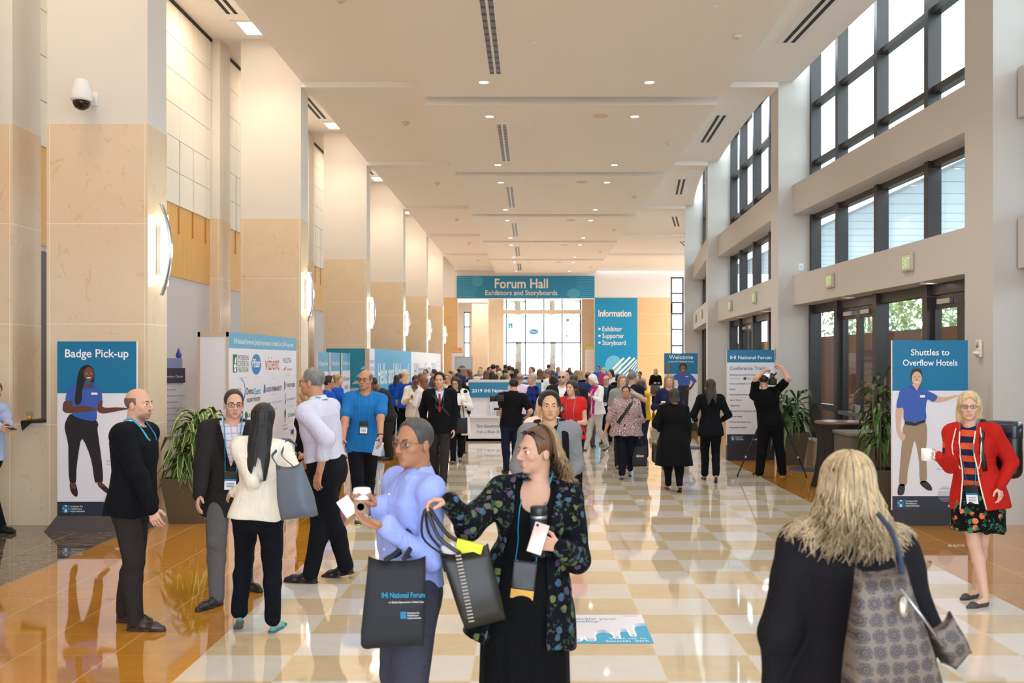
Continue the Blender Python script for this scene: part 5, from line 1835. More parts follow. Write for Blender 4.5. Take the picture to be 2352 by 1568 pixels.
    def torso_loft(s, S, off, t0=-0.22, flare=0.0, full=1.0, k=0.03, e=2.35):
        h, w, f = s.h, s.w, s.sex == 'f'
        ts = [-0.9, -0.5, -0.22, 0.0, 0.2, 0.42, 0.62, 0.8, 0.92, 1.0]
        hw = ([.112, .110, .108, .104, .092, .077, .084, .092, .075, .045] if f else [.108, .107, .106, .102, .095, .089, .098, .104, .085, .048])
        hd = ([.076, .076, .075, .073, .066, .058, .064, .066, .052, .040] if f else [.072, .072, .071, .069, .066, .064, .071, .071, .056, .042])
        cy = ([0, 0, -.006, -.006, 0.0, .004, .004, 0, -.006, -.010] if f else [0, 0, -.004, -.002, .004, .006, .006, 0, -.006, -.008])
        zz, rx, ry, cc = [], [], [], []
        tt = [t0] + [t for t in ts if t > t0 + 0.02]
        for t in tt:
            fat = 1 + (w - 1) * (1.0 if t < 0.65 else 0.55)
            fl = flare * max(0, (0.25 - t)) / max(0.05, 0.25 - t0) if t < 0.25 else 0
            zz.append(t * s.tl); rx.append(np.interp(t, ts, hw) * h * fat * full + off + fl); ry.append(np.interp(t, ts, hd) * h * (fat ** 1.3) * full + off + fl); cc.append(np.interp(t, ts, cy) * h + (fat - 1) * 0.05 * (t < 0.6))
        S.loft(s.pel, s.T, zz, rx, ry, cc, e, k)
        # shoulders
        for sd in 'RL':
            S.seg(s.tp(0, -0.01, 0.95), s.j[sd]['sh'], 0.034 * h * full + off * 0.8, (0.033 if s.sex == 'm' else 0.028) * h * full + off, 0.04)
            sg = 1 if sd == 'R' else -1
            S.seg(s.tp(sg * .030 * h, -.016 * h, 1.01), s.tp(sg * .085 * h, -.012 * h, .945), 0.018 * h * full + off * .3, 0.026 * h * full + off * .8, 0.03)
        if s.bust:
            for sg in (-1, 1):
                S.ell(s.tp(sg * 0.042 * h * s.w, 0.050 * h * s.w, 0.66), A3((0.036, 0.034, 0.036)) * h * (0.8 + 0.2 * s.w) + off * 0.7, s.T, 0.04)

    def arms(s, S, off, upto='long', full=1.0, k=0.025):
        h = s.h
        fw = 1 + (s.w - 1) * 0.5
        for sd in 'RL':
            j = s.j[sd]
            a, b_, c = j['sh'], j['el'], j['wr']
            r0, r1, r2, r3 = (0.031 * h * fw * full + off, 0.0255 * h * fw * full + off, 0.0245 * h * fw * full + off * 0.95, 0.0165 * h * full + off * 0.75)
            if s.sex == 'f':
                r0, r1, r2, r3 = r0 * .92, r1 * .9, r2 * .9, r3 * .92
            if upto == 'none':
                S.seg(a, a + (b_ - a) * 0.05, r0, r0 * .97, k)
            elif upto in ('short', 'cap', 'elbow'):
                q = {'short': 0.68, 'cap': 0.22, 'elbow': 1.0}[upto]
                S.seg(a, a + (b_ - a) * q, r0, r0 + (r1 - r0) * q + 0.006, k)
            else:
                S.seg(a, b_, r0, r1, k)
                q = {'long': 1.0, 'three': 0.55}[upto]
                S.seg(b_, b_ + (c - b_) * q, r2, r2 + (r3 - r2) * q, k)

    def legs(s, S, off, hem=1.0, flare=0.0, full=1.0):
        h = s.h
        fw = 1 + (s.w - 1) * 0.8
        for sd in 'RL':
            j = s.j[sd]
            S.seg(j['hip'], j['knee'], (0.050 if s.sex == 'm' else 0.053) * h * fw * full + off, 0.033 * h * fw * full + off, 0.035)
            e = j['knee'] + (j['ank'] - j['knee']) * hem
            cf = unit(j['ank'] - j['knee'])
            cal = j['knee'] + (j['ank'] - j['knee']) * 0.3 - np.cross(np.cross(cf, s.f), cf) * 0.010 * h
            S.seg(j['knee'], cal, 0.031 * h * fw * full + off, 0.0315 * h * fw * full + off, 0.02)
            r3 = (0.020 * h + off + flare) if hem > 0.9 else (0.027 * h + off + flare)
            S.seg(cal, e, 0.031 * h * fw * full + off, r3, 0.02)

    def body(s):
        S = Sdf()
        h, q, H = s.h, s.hs, s.H
        f = s.sex == 'f'
        S.seg(s.tp(0, -0.005, 0.9), s.hp(0, -0.025, -0.06), (0.033 if f else 0.038) * h, (0.0285 if f else 0.034) * h, 0.02)
        s.torso_loft(S, -0.008, -.06, full=0.94)
        s.arms(S, 0.0)
        s.legs(S, -0.004)
        # head
        e = lambda c, r, k=0.012, op='u': S.ell(s.hp(*c), A3(r) * q, H, k * q, op)
        jw = 0.94 if f else 1.0
        e((0, -.014, .032), (.0735, .092, .083), .02)
        e((0, .026, -.035), (.060 * jw, .062, .074), .03)
        e((0, .030, -.070), (.047 * jw, .052, .036), .02)
        e((0, .066, -.098), (.020, .018, .014), .02)
        e((0, .068, .022), (.048, .020, .016), .02)
        for sg in (-1, 1):
            e((sg * .040, .056, -.026), (.021, .020, .017), .02)
            e((sg * .0745, -.012, -.012), (.009, .019, .031), .006)
            e((sg * .031, .094, .000), (.0165, .015, .0085), .010, 's')
            e((sg * .031, .0815, .0085), (.0165, .0085, .0050), .004)
            e((sg * .031, .0815, -.0085), (.0150, .0075, .0035), .004)
            e((sg * .011, .098, -.036), (.009, .011, .008), .008)
        S.seg(s.hp(0, .086, .008), s.hp(0, .108, -.030), .0075 * q, .0115 * q, .010 * q)
        e((0, .087, -.0605), (.021, .011, .0065), .007)
        e((0, .085, -.0715), (.019, .011, .0075), .007)
        if s.vox < 0.0075:
            e((0, .101, -.0658), (.021 + .004 * s.smile, .008, .0016), .003, 's')
        # hands
        for sd in 'RL':
            j = s.j[sd]
            k = s.k * (0.93 if f else 1.02)
            w_, d, n, t = j['wr'], j['hd'], j['hn'], j['ht']
            P = lambda a, b_, c: w_ + (d * a + t * b_ + n * c) * k
            r = max(0.0086 * k, s.vox * 0.62)
            acr = (.027, .009, -.009, -.026)
            for i in range(4):
                S.seg(P(0.0, acr[i] * .55, 0), P(.086 - .004 * abs(i - 1.2), acr[i], -.002), .0125 * k, .0115 * k, .012)
            for i, Ln in enumerate((.074, .082, .076, .06)):
                p = P(.086 - .004 * abs(i - 1.2), acr[i] * 1.1, -.002)
                ang = 0.0
                c = j['curl'] * (1 + .08 * i)
                for m, fr in enumerate((.44, .31, .25)):
                    ang += c * (0.75, 1.0, 0.8)[m]
                    dr = d * math.cos(ang) + n * math.sin(ang) + t * (acr[i] * (2.2 if c < .7 else 0.6))
                    q2 = p + unit(dr) * Ln * fr * k
                    S.seg(p, q2, r * (1 - .06 * m), r * (.94 - .06 * m), .004)
                    p = q2
            tb = P(.022, .022, .006)
            d1 = unit(d * .62 + t * .62 + n * .35)
            tm = tb + d1 * .044 * k
            d2 = unit(d * .8 + t * (.25 if j['curl'] < .7 else -.1) + n * (.3 if j['curl'] < .7 else .6))
            S.seg(tb, tm, .0135 * k, .0105 * k, .012); S.seg(tm, tm + d2 * .034 * k, .0105 * k, r, .006)
        # feet
        for sd in 'RL':
            j = s.j[sd]
            S.seg(j['ank'] - j['fup'] * 0.03 * s.k, j['toe'] + j['fup'] * 0.028 * s.k, .024 * s.k, .022 * s.k, .02)
        V, Q = s.mesh(S, s.vox * (0.78 if s.Y < 13 else 0.9))
        s.body_sdf = S
        col = np.tile(np.array(s.skin, float), (len(V), 1))
        Lc = ((V - s.hc) @ H.T) / q
        m = lambda c, r, sharp=4: np.clip(sharp * (1 - np.sqrt((((Lc - np.array(c)) / np.array(r)) ** 2).sum(1))), 0, 1)[:, None]
        lip = np.array(s.skin) * ((0.80, 0.50, 0.50) if f else (0.72, 0.5, 0.5))
        col = col * (1 - .75 * m((0, .092, -.066), (.024, .02, .0125))) + lip * .75 * m((0, .092, -.066), (.024, .02, .0125))
        for sg in (-1, 1):
            ck = m((sg * .045, .06, -.035), (.03, .04, .028), 1.2) * .22
            col = col * (1 - ck) + np.array(s.skin) * (1.02, .72, .68) * ck
        nk = m((0, .11, -.034), (.022, .03, .02), 1.5) * .25
        col = col * (1 - nk) + np.array(s.skin) * (1.0, .7, .64) * nk
        if s.beard:
            bd = np.maximum(m((0, .05, -.095), (.07, .075, .055), 3), m((0, .09, -.05), (.03, .03, .008), 3)) * (1 - m((0, .1, -.066), (.02, .03, .012)))
            col = col * (1 - s.beard * bd) + np.array(srgb(50, 40, 36)) * s.beard * bd
        s.obj = np_mesh('body', V, Q, M_SKIN, s.root, col)
        # eyes and brows where the face can be seen
        fwd = float(H[1][1])
        if fwd < 0.55 and s.Y < 40:
            seg = 14 if s.Y < 13 else 8
            for sg in (-1, 1):
                if abs(H[1][0]) > 0.8 and sg * H[0][1] > 0.3:
                    continue
                b = MB()
                vs, fs, fi, fw = [], [], [], []
                n = seg
                R = .0118 * q
                c = s.hp(sg * .031, .0732, .0005)
                for a in range(n + 1):
                    th = math.pi * a / n
                    for p in range(n):
                        ph = TAU * p / n
                        l = A3((math.sin(th) * math.cos(ph), math.cos(th), math.sin(th) * math.sin(ph)))
                        vs.append(c + (H[0] * l[0] + H[1] * l[1] + H[2] * l[2]) * R)
                for a in range(n):
                    for p in range(n):
                        (fi if (a + .5) / n < 0.20 else fw).append((a * n + p, a * n + (p + 1) % n, (a + 1) * n + (p + 1) % n, (a + 1) * n + p))
                b.add(vs, fw, M_EYEW, True); b.add(vs, fi, M_IRIS, True)
                b.build('eye', s.root)
            hm = HR[s.hair[1]] if s.hair and s.hair[1] in HR else HR['dark']
            for sg in (-1, 1):
                b = MB()
                pts = [Vector(s.hp(sg * x, y, z)) for x, y, z in ((.014, .0885, .017), (.026, .0875, .0215), (.038, .080, .0225), (.05, .066, .017))]
                b.tube(pts, [.003 * q, .0042 * q, .0036 * q, .0016 * q], HR['dark'] if s.hair[1] in ('stub', 'grey', 'silver') else hm, 6)
                b.build('eyebrow', s.root)

    def mesh(s, S, vox):
        return S.mesh(vox)

    def garment(s, name, S, m, label=None, vox=None):
        V, Q = S.mesh(vox or s.vox)
        if not len(V):
            return None
        o = np_mesh(name, V, Q, m, s.root)
        if label:
            o['label'] = label
        return o

    # ---- hair
    def do_hair(s, style, colour, ln=0.0, **kw):
        S = Sdf()
        q, H = s.hs, s.H
        e = lambda c, r, k=0.012, op='u': S.ell(s.hp(*c), A3(r) * q, H, k * q, op)
        g = lambda a, b_, ra, rb, k=.015: S.seg(s.hp(*a), s.hp(*b_), ra * q, rb * q, k * q)
        if style in ('ring', 'stubble'):
            e((0, -.018, .026), (.0775, .0945, .080), 0)
            S.plane(s.hp(0, 0, .048 if style == 'ring' else .2), H[2])
            S.plane(s.hp(0, 0.018 if style == 'ring' else .04, 0), H[1])
            S.plane(s.hp(0, -.03, -.062), -(H[2] * .9 + H[1] * .3))
        else:
            t = {'short': .011, 'crop': .0065, 'thick': .02}.get(style, .013)
            e((0, -.016, .036), (.0735 + t, .092 + t, .083 + t), 0)
            if style == 'thick':
                e((.0, .045, .085), (.058, .05, .035), .03)
            S.plane(s.hp(0, .066, .056), (H[1] * .86 - H[2] * .5))        # forehead hairline
            S.plane(s.hp(0, .03, -.005), (H[1] * .97 - H[2] * .22)) if style in ('short', 'crop', 'thick') else None
            S.plane(s.hp(0, -.06, -.072), -H[2])
            if style in ('short', 'crop', 'thick'):
                for sg in (-1, 1):                                        # sides above the ears
                    e((sg * .085, .0, -.03), (.03, .035, .036), .006, 's')
            T = Sdf(); T.ops = []
            if style in ('long', 'bob', 'curly', 'wavy'):
                L = ln or {'long': .34, 'bob': .13, 'curly': .22, 'wavy': .27}[style]
                wd = {'long': .088, 'bob': .094, 'curly': .112, 'wavy': .102}[style]
                fl = -float(H[1] @ UP) * 0
                n = 9
                down = unit(-UP * 1.0 - s.H[2] * .35)
                c0 = s.hp(0, -.030, .03)
                fr = np.stack([H[0], unit(np.cross(down, H[0]) * -1), -down])
                fr[1] = np.cross(fr[2], fr[0])
                zz = [-(.03 + L) * q * 1.0 + .0, -(.10 + .0) * q, -.05 * q, .0, .04 * q]
                zz = sorted(set([-(.09 + L) * q, -(.09 + L * .55) * q, -.09 * q, -.04 * q, .03 * q]))
                S.loft(c0, fr, zz, [wd * .80 * q, wd * 1.08 * q, wd * 1.0 * q, wd * .95 * q, .074 * q], [(.036 + .02 * (L < .25)) * q, .056 * q, .074 * q, .08 * q, .078 * q], [-(.128 if L > .25 else .075) * q, -(.098 if L > .25 else .06) * q, -.034 * q, -.012 * q, 0], 2.2, .03 * q)
                # open the face
                e((0, .105, -.05), (.062, .115, .118), .02, 's')
                S.ell(s.hp(0, .06, -.19), A3((.055, .075, .11)) * q, H, .02 * q, 's')
            if style == 'bun':
                e((0, -.085, kw.get('bz', .09)), (.045, .042, .042), .015)
            if style == 'pony':
                g((0, -.10, .03), (0, -.13, -.05), .03, .034); g((0, -.13, -.05), (0, -.11, -.17), .034, .012)
        lu = {'curly': .008, 'wavy': .0065, 'thick': .003}.get(style, .0022)
        rs = np.random.RandomState(s.seed)
        ph = rs.uniform(0, 6, 8)
        hc, HT = s.hc, H.T

        def nz(P):
            l = ((P - hc) @ HT) / q
            an = np.arctan2(l[:, 0], l[:, 1] + .02)
            w = np.sin(an * 9 + ph[0] + np.sin(l[:, 2] * 24 + ph[1]) * .9) + .7 * np.sin(an * 23 + ph[2] + l[:, 2] * 14) + .5 * np.sin(an * 41 + ph[3] + np.sin(l[:, 2] * 40) * .6)
            if style == 'curly':
                w = w + 1.1 * np.sin(l[:, 2] * 70 + an * 6 + ph[4]) + .8 * np.sin(l[:, 0] * 90 + ph[5]) * np.sin(l[:, 1] * 90)
            return (w * lu * .5 * q).astype(np.float32)
        if style not in ('ring', 'stubble', 'crop'):
            S.noise = nz
        s.garment('hair', S, HR[colour], vox=s.vox * 0.85)
        s.hair_sdf = S

    # ---- clothes
    def w_top(s, name, m, off=.013, hem=-.12, sleeve='long', v=0.0, vw=.05, open=None, flare=0.010, scoop=0.0, neck=1.0, fold=.0035, label=None, collar=None, cuff=None, xo=0.0):
        """upper garment; hem is measured in torso lengths below the hip, v = depth of a V neck, open = half widths of an open front (chest, waist, hem)"""
        S = Sdf()
        s.torso_loft(S, off, hem, flare)
        n0 = len(S.ops)
        s.arms(S, off, sleeve)
        n1 = len(S.ops)
        h = s.h
        cc = s.tp(0, 0, hem)
        S.plane(cc, -s.ax)
        # neck hole
        S.seg(s.tp(0, .004, .985), s.hp(0, -.02, -.03), (.040 if s.sex == 'm' else .038) * h * neck, (.045 if s.sex == 'm' else .05) * h * neck, .008, 's')
        if sleeve in ('long', 'three'):
            for sd in 'RL':
                pass
        if scoop:
            S.ell(s.tp(0, .075 * h, .98), A3((scoop * .75, .09 * h, scoop)), s.T, .01, 's')
        tl = s.tl
        if v:
            S.vcut(s.pel, s.T, [(1.02 - v) * tl, 1.06 * tl], [.003, vw + .02], None, .01)
        if open:
            S.vcut(s.pel, s.T, [hem * tl - .05, hem * tl, .25 * tl, .68 * tl, 1.05 * tl], [open[2], open[2], open[1], open[0], open[0] + .012], [xo] * 5, .012)
        S.noise = folds(s.seed + len(name), fold * 2.3)
        Tt = Sdf(); Tt.ops = S.ops[:n0] + S.ops[n1:]
        s.tops.append(Tt)
        if s.top_sdf is None or off >= s.top_off:
            s.top_sdf, s.top_off = S, off
        o = s.garment(name, S, m, label)
        if collar is not None:
            s.w_collar(collar, off)
        if cuff is not None:
            Sc = Sdf()
            for sd in 'RL':
                j = s.j[sd]
                Sc.seg(j['wr'] - j['d'] * .035, j['wr'] + j['d'] * .006, .0165 * h + off * .75, .0165 * h + off * .7, .004)
            s.garment('shirt_cuff', Sc, cuff)
        return o

    def w_collar(s, m, off=.013):
        b = MB()
        h = s.h
        n = 20
        vs, fs = [], []
        R = .0425 * h if s.sex == 'm' else .039 * h
        for i in range(n + 1):
            a = math.radians(28) + (TAU - math.radians(56)) * i / n
            fx, fy = math.sin(a), math.cos(a)
            front = max(0, fy)
            base = s.tp(fx * R * 1.06, fy * R * 1.02 + .002, 1.045 - .13 * front)
            upv = unit(s.nb + s.ax * .06 - base) * .0
            topp = base + s.ax * .036 + (s.T[0] * fx + s.T[1] * fy) * -.002
            outp = base + (s.T[0] * fx + s.T[1] * fy) * (.022) + s.ax * (-.006 - .026 * front)
            vs += [base, topp, topp + (s.T[0] * fx + s.T[1] * fy) * .005, outp]
        for i in range(n):
            a, c = i * 4, i * 4 + 4
            fs += [(a, a + 1, c + 1, c), (a + 1, a + 2, c + 2, c + 1), (a + 2, a + 3, c + 3, c + 2)]
        b.add(vs, fs, m, True)
        b.build('collar', s.root)

    def w_trousers(s, m, off=.012, hem=1.0, flare=.006, top=.24, fold=.003, label=None):
        S = Sdf()
        h, w = s.h, s.w
        f = s.sex == 'f'
        hw = (.086, .104, .104, .094) if f else (.080, .097, .098, .094)
        hd = (.046, .066, .073, .064) if f else (.046, .062, .069, .066)
        fat = [1 + (w - 1) * 1.0] * 4
        S.loft(s.pel, s.T, [-.24 * s.tl, -.1 * s.tl, 0, top * s.tl], [a * h * q + off * .8 for a, q in zip(hw, fat)], [a * h * q ** 1.3 + off * .8 for a, q in zip(hd, fat)], [-.004, -.006, -.002, .004], 2.2, .05)
        T = Sdf()
        s.legs(T, off, hem, flare)
        S.ops = S.ops + T.ops
        S.noise = folds(s.seed + 5, fold * 2.3)
        # keep the waist cut above the legs only
        s.garment('trousers', S, m, label)

    def w_skirt(s, name, m, hem_z, off=.014, flare=.02, top=.3, fold=.004, label=None):
        S = Sdf()
        h = s.h
        zt = top * s.tl
        z0 = hem_z - s.pel[2]
        fr = np.stack([s.T[0] * A3((1, 1, 0)), s.T[1] * A3((1, 1, 0)), UP])
        fr[0] = unit(fr[0]); fr[1] = np.cross(UP, fr[0])
        w = s.w
        rx = [(.104 * h * w + off + flare), (.106 * h * w + off), (.092 * h * w + off), (.080 * h * w + off)]
        ry = [(.078 * h * w + off + flare), (.076 * h * w + off), (.068 * h * w + off), (.062 * h * w + off)]
        S.loft(s.pel, fr, [z0, 0, .2 * s.tl, max(zt, .24 * s.tl)], rx, ry, [0, 0, 0, .003], 2.2)
        for sd in 'RL':
            j = s.j[sd]
            S.seg(j['hip'], j['knee'], .056 * h * w + off, .04 * h * w + off, .05)
        S.plane(A3((0, 0, hem_z)), (0, 0, -1))
        rs = np.random.RandomState(s.seed); ph = rs.uniform(0, 6, 3)

        def nz(P):
            a = np.arctan2(P[:, 0] - s.pel[0], P[:, 1] - s.pel[1])
            d = np.clip((s.pel[2] - P[:, 2]) / max(.1, s.pel[2] - hem_z), 0, 1)
            return ((np.sin(a * 9 + ph[0]) + .6 * np.sin(a * 17 + ph[1])) * fold * 1.6 * d).astype(np.float32)
        S.noise = nz
        return s.garment(name, S, m, label)

    def w_shoes(s, m, sole=None, kind='shoe', label=None):
        k = s.k * (0.92 if s.sex == 'f' else 1.0)
        for sd in 'RL':
            j = s.j[sd]
            fd, fu, toe = j['fdir'], j['fup'], j['toe']
            side = np.cross(fu, fd)
            S = Sdf()
            P = lambda a, u, c=0.0: toe + fd * a * k + fu * u * k + side * c * k
            if kind == 'flat':
                S.seg(P(-.135, .026), P(-.06, .02), .027 * k, .026 * k, .02); S.seg(P(-.06, .02), P(.02, .017), .026 * k, .034 * k, .02); S.seg(P(.02, .017), P(.085, .012), .034 * k, .014 * k, .02)
                S.ell(P(-.055, .052), A3((.05, .028, .024)) * k, np.stack([fd, side, fu]), .008, 's')
            else:
                S.seg(P(-.14, .034), P(-.05, .036), .036 * k, .036 * k, .02); S.seg(P(-.125, .06), P(-.06, .055), .036 * k, .03 * k, .02); S.seg(P(-.05, .034), P(.03, .026), .036 * k, .039 * k, .02); S.seg(P(.03, .026), P(.095, .02), .039 * k, .022 * k, .02)
            S.plane(P(0, 0.001), -fu)
            sh_ = s.garment('shoe', S, m, label, vox=min(s.vox, .009))
            if sole:
                S2 = Sdf()
                S2.seg(P(-.145, .008), P(-.03, .006), .034 * k, .034 * k, .01); S2.seg(P(-.03, .006), P(.095, .006), .042 * k, .026 * k, .01)
                S2.plane(P(0, 0.0005), -fu); S2.plane(P(0, .018), fu)
                so_ = s.garment('sole', S2, sole, vox=min(s.vox, .008))
                if so_ is not None and sh_ is not None:
                    so_.parent = sh_

    # ---- extras
    def surf(s, x, t, back=False):
        if not s.tops:
            return s.tp(x, .12, t)               # point on the outermost top at torso x, t
        ys = np.linspace(.4, -.1, 140) if not back else np.linspace(-.4, .1, 140)
        P = np.stack([s.tp(x, y, t) for y in ys])
        d = np.min([q.eval(P) for q in s.tops], 0)
        i = int(np.argmax(d < .003)) if (d < .003).any() else int(np.argmin(np.abs(ys - (-.10 if back else .10))))
        return P[i]

    def above(s, x, y):                          # point on top of the outermost top, looking down the torso axis
        zs = np.linspace(1.22, .7, 120)
        P = np.stack([s.tp(x, y, z) for z in zs])
        d = np.minimum(s.top_sdf.eval(P), s.body_sdf.eval(P) if abs(x) > .035 * s.h else 1.0)
        i = int(np.argmax(d < .004))
        return P[i] + s.ax * .006

    def x_lanyard(s, m=None, t_end=.32, badge='std', wdt=.0085, gap=.045, sx=0.0):
        m = m or M_LAN
        b = MB()
        h = s.h
        end = []
        for sg in (-1, 1):
            pts = [s.above(x * h, y * h) for x, y in ((0, -.050), (sg * .030, -.040), (sg * .044, -.014), (sg * .043, .014))]
            for t, x in ((.94, .066), (.88, .063), (.8, .06), (.7, .057), (.6, .054), (.5, .05)):
                if t > t_end + .08:
                    pts.append(s.surf(sg * x * h / 1.75 + sx, t) + s.T[1] * .004)
            pts.append(s.surf(sg * gap + sx, t_end + .06) + s.T[1] * .005)
            P = [Vector(p) for p in spline([tuple(p) for p in pts], 3, False)]
            b.tube(P, wdt, m, 6, True, 0.22, up=tuple(s.T[1]))
            end.append(pts[-1])
        lan = b.build('lanyard', s.root)
        if badge:
            c = s.surf(sx, t_end) + s.T[1] * .012
            M = Matrix.Translation(Vector(c)) @ Matrix([(*[float(s.T[r][c_]) for r in range(3)],) for c_ in range(3)]).to_4x4()
            b = MB()
            if badge == 'std':
                b.rbox((-.052, -.006, -.10), (.052, .002, .06), M_BLACK, .004, M); b.box((-.045, .002, -.09), (.045, .004, -.005), M_BADGE, M); b.box((-.045, .002, -.018), (.045, .0045, -.003), T_TEAL, M)
                for i in range(3):
                    b.box((-.03, .004, -.04 - .014 * i), (.03, .0045, -.035 - .014 * i), T_GREY, M)
            else:
                b.rbox((-.058, -.006, -.12), (.058, .002, .06), M_BLACK, .004, M); b.box((-.054, .002, -.118), (.054, .005, -.075), mat(srgb(226, 172, 74), .5), M)
                b.box((-.05, .002, -.07), (.05, .004, .05), mat(srgb(52, 50, 54), .15, var=.4, scale=30), M)
            for sg in (-1, 1):
                b.tube([Vector(end[(sg + 1) // 2]), M @ Vector((sg * .04, 0, .06))], .003, M_STEEL, 6)
            b.build('name_badge', lan)

    def x_glasses(s, m=None, lens=None, shape='round', up=0.0):
        m = m or M_BLACK
        b = MB()
        q = s.hs
        r = max(.0017 * q, s.vox * .16)
        lz = .016
        for sg in (-1, 1):
            ring = []
            for i in range(14):
                a = TAU * i / 14
                ca, sa = math.cos(a), math.sin(a)
                if shape == 'rect':
                    ca = math.copysign(abs(ca) ** .6, ca); sa = math.copysign(abs(sa) ** .6, sa)
                x = sg * .032 + ca * .0225; z = 0.0 + up + sa * lz
                y = .101 - abs(abs(x) - .0) * .22 - max(0, up) * .5
                ring.append(Vector(s.hp(x, y, z)))
            b.tube(ring + [ring[0]], r, m, 5)
            b.tube([Vector(s.hp(sg * .0545, .089 - max(0, up) * .5, .004 + up)), Vector(s.hp(sg * .074, .05, .006 + up)), Vector(s.hp(sg * .08, -.01, .004 + up * .6)), Vector(s.hp(sg * .077, -.025, -.008 + up * .6))], r, m, 5)
            if lens is not None:
                b.add(ring, [tuple(range(len(ring)))], lens)
        b.tube([Vector(s.hp(-.011, .1 - max(0, up) * .5, .004 + up)), Vector(s.hp(0, .103 - max(0, up) * .5, .007 + up)), Vector(s.hp(.011, .1 - max(0, up) * .5, .004 + up))], r, m, 5)
        b.build('glasses' if lens is not M_SHADE else 'sunglasses', s.root)

    def x_watch(s, sd='L', m=None):
        j = s.j[sd]
        b = MB()
        c = j['wr'] - j['d'] * .02
        R = .0185 * s.h
        a = unit(np.cross(j['d'], UP)); e = np.cross(j['d'], a)
        ring = [Vector(c + (a * math.cos(TAU * i / 14) + e * math.sin(TAU * i / 14)) * R) for i in range(15)]
        b.tube(ring, .008, m or M_BLACK, 6, True, .4)
        b.build('watch', s.root)

    def x_tie(s, m):
        b = MB()
        pts = [(0, .93), (0, .84), (0, .7), (0, .55), (0, .42)]
        ws = [.018, .016, .026, .034, .012]
        P = [s.surf(x, t) + s.T[1] * .006 for x, t in pts]
        vs, fs = [], []
        for p, w_ in zip(P, ws):
            vs += [p - s.T[0] * w_, p + s.T[1] * .004, p + s.T[0] * w_]
        for i in range(4):
            fs += [(i * 3, i * 3 + 1, i * 3 + 4, i * 3 + 3), (i * 3 + 1, i * 3 + 2, i * 3 + 5, i * 3 + 4)]
        b.add(vs, fs, m, True); b.build('necktie', s.root)

    def x_belt(s, m=None):
        S = Sdf()
        s.torso_loft(S, .016, .0)
        S.ops = [o for o in S.ops if o[0] == 'loft']
        S.plane(s.tp(0, 0, .235), s.ax); S.plane(s.tp(0, 0, .175), -s.ax)
        s.garment('belt', S, m or M_BLACK)

    def x_strap(s, m, sg=1, wdt=.02, t_end=.1, both=False):
        """bag strap: over one shoulder and across the chest and back"""
        b = MB()
        for bk in (False, True):
            pts = [s.tp(sg * .055 * s.h, 0, .95) + s.ax * (.034 * s.h + .02)]
            for i in range(6):
                q = i / 5
                x = sg * .055 * s.h * (1 - q) - sg * .085 * s.h * q
                pts.append(s.surf(x, .9 - (.9 - t_end) * q, bk) + s.T[1] * (.006 if not bk else -.006))
            b.tube([Vector(p) for p in pts], wdt, m, 6, True, .15, up=tuple(s.T[1]))
        b.build('bag_strap', s.root)

    def x_packstraps(s, m, sides=(-1, 1)):
        b = MB()
        for sg in sides:
            pts = [s.tp(sg * .06 * s.h, -.05, .93), s.tp(sg * .06 * s.h, 0, .95) + s.ax * (.034 * s.h + .025)]
            for t in (.9, .8, .65, .5, .36):
                pts.append(s.surf(sg * .066 * s.h, t) + s.T[1] * .008)
            b.tube([Vector(p) for p in pts], .03 if len(sides) > 1 else .018, m, 8, True, .2, up=tuple(s.T[1]))
        b.build('backpack_strap', s.root)

    def x_scarf(s, m):
        S = Sdf()
        h = s.h
        for i in range(12):
            a, c = TAU * i / 12, TAU * (i + 1) / 12
            p = lambda a: s.tp(math.sin(a) * .058 * h, math.cos(a) * .056 * h + .006, .98)
            S.seg(p(a), p(c), .026, .026, .02)
        for sg, te in ((-1, -.05), (1, -.25)):
            pr = s.tp(sg * .045 * h, .05 * h, .95)
            for t in (.85, .65, .45, .25, te):
                q = s.surf(sg * .045 * h, max(t, 0.0)) + s.ax * min(0, t) * s.tl + s.T[1] * .012
                S.seg(pr, q, .030, .034, .015); pr = q
        S.noise = folds(3, .004, 40)
        s.garment('scarf', S, m)

    def x_lapel(s, m, v=.6, vw=.06, trim=None, op=None, hem=-.2):
        """turned front edges of a jacket"""
        tl = s.tl
        lo = 1.0 - v
        for sg in (-1, 1):
            inn, out = [], []
            ts = [1.0, .93, .85, .76, .66, .55, .45, lo] if not op else [1.0, .93, .85, .76, .66, .52, .40]
            for t in [t for t in ts if t >= lo - 1e-6]:
                if op:
                    w0 = float(np.interp(t, [.25, .68, 1.05], [op[1], op[0], op[0] + .012]))
                else:
                    w0 = .003 + (vw + .017) * (t - lo) / max(.05, 1.06 - lo)
                k = max(0.0, min(1.0, (t - lo) / max(.05, 1.0 - lo)))
                wd = .058 * math.sin(math.pi * min(1, .01 + .87 * k)) ** .8
                if t > .97:
                    wd = .03
                inn.append(s.surf(sg * (w0 + .004), t) + s.T[1] * .004)
                out.append(s.surf(sg * (w0 + .004 + wd), t) + s.T[1] * .009)
            b = MB()
            n = len(inn)
            vs = inn + out + [p - s.T[1] * .012 for p in inn] + [p - s.T[1] * .012 for p in out]
            fs = []
            for i in range(n - 1):
                fs += [(i, i + 1, n + i + 1, n + i), (n + i, n + i + 1, 3 * n + i + 1, 3 * n + i), (i, i + 1, 2 * n + i + 1, 2 * n + i)]
            b.add(vs, fs, m, True)
            b.build('lapel', s.root)
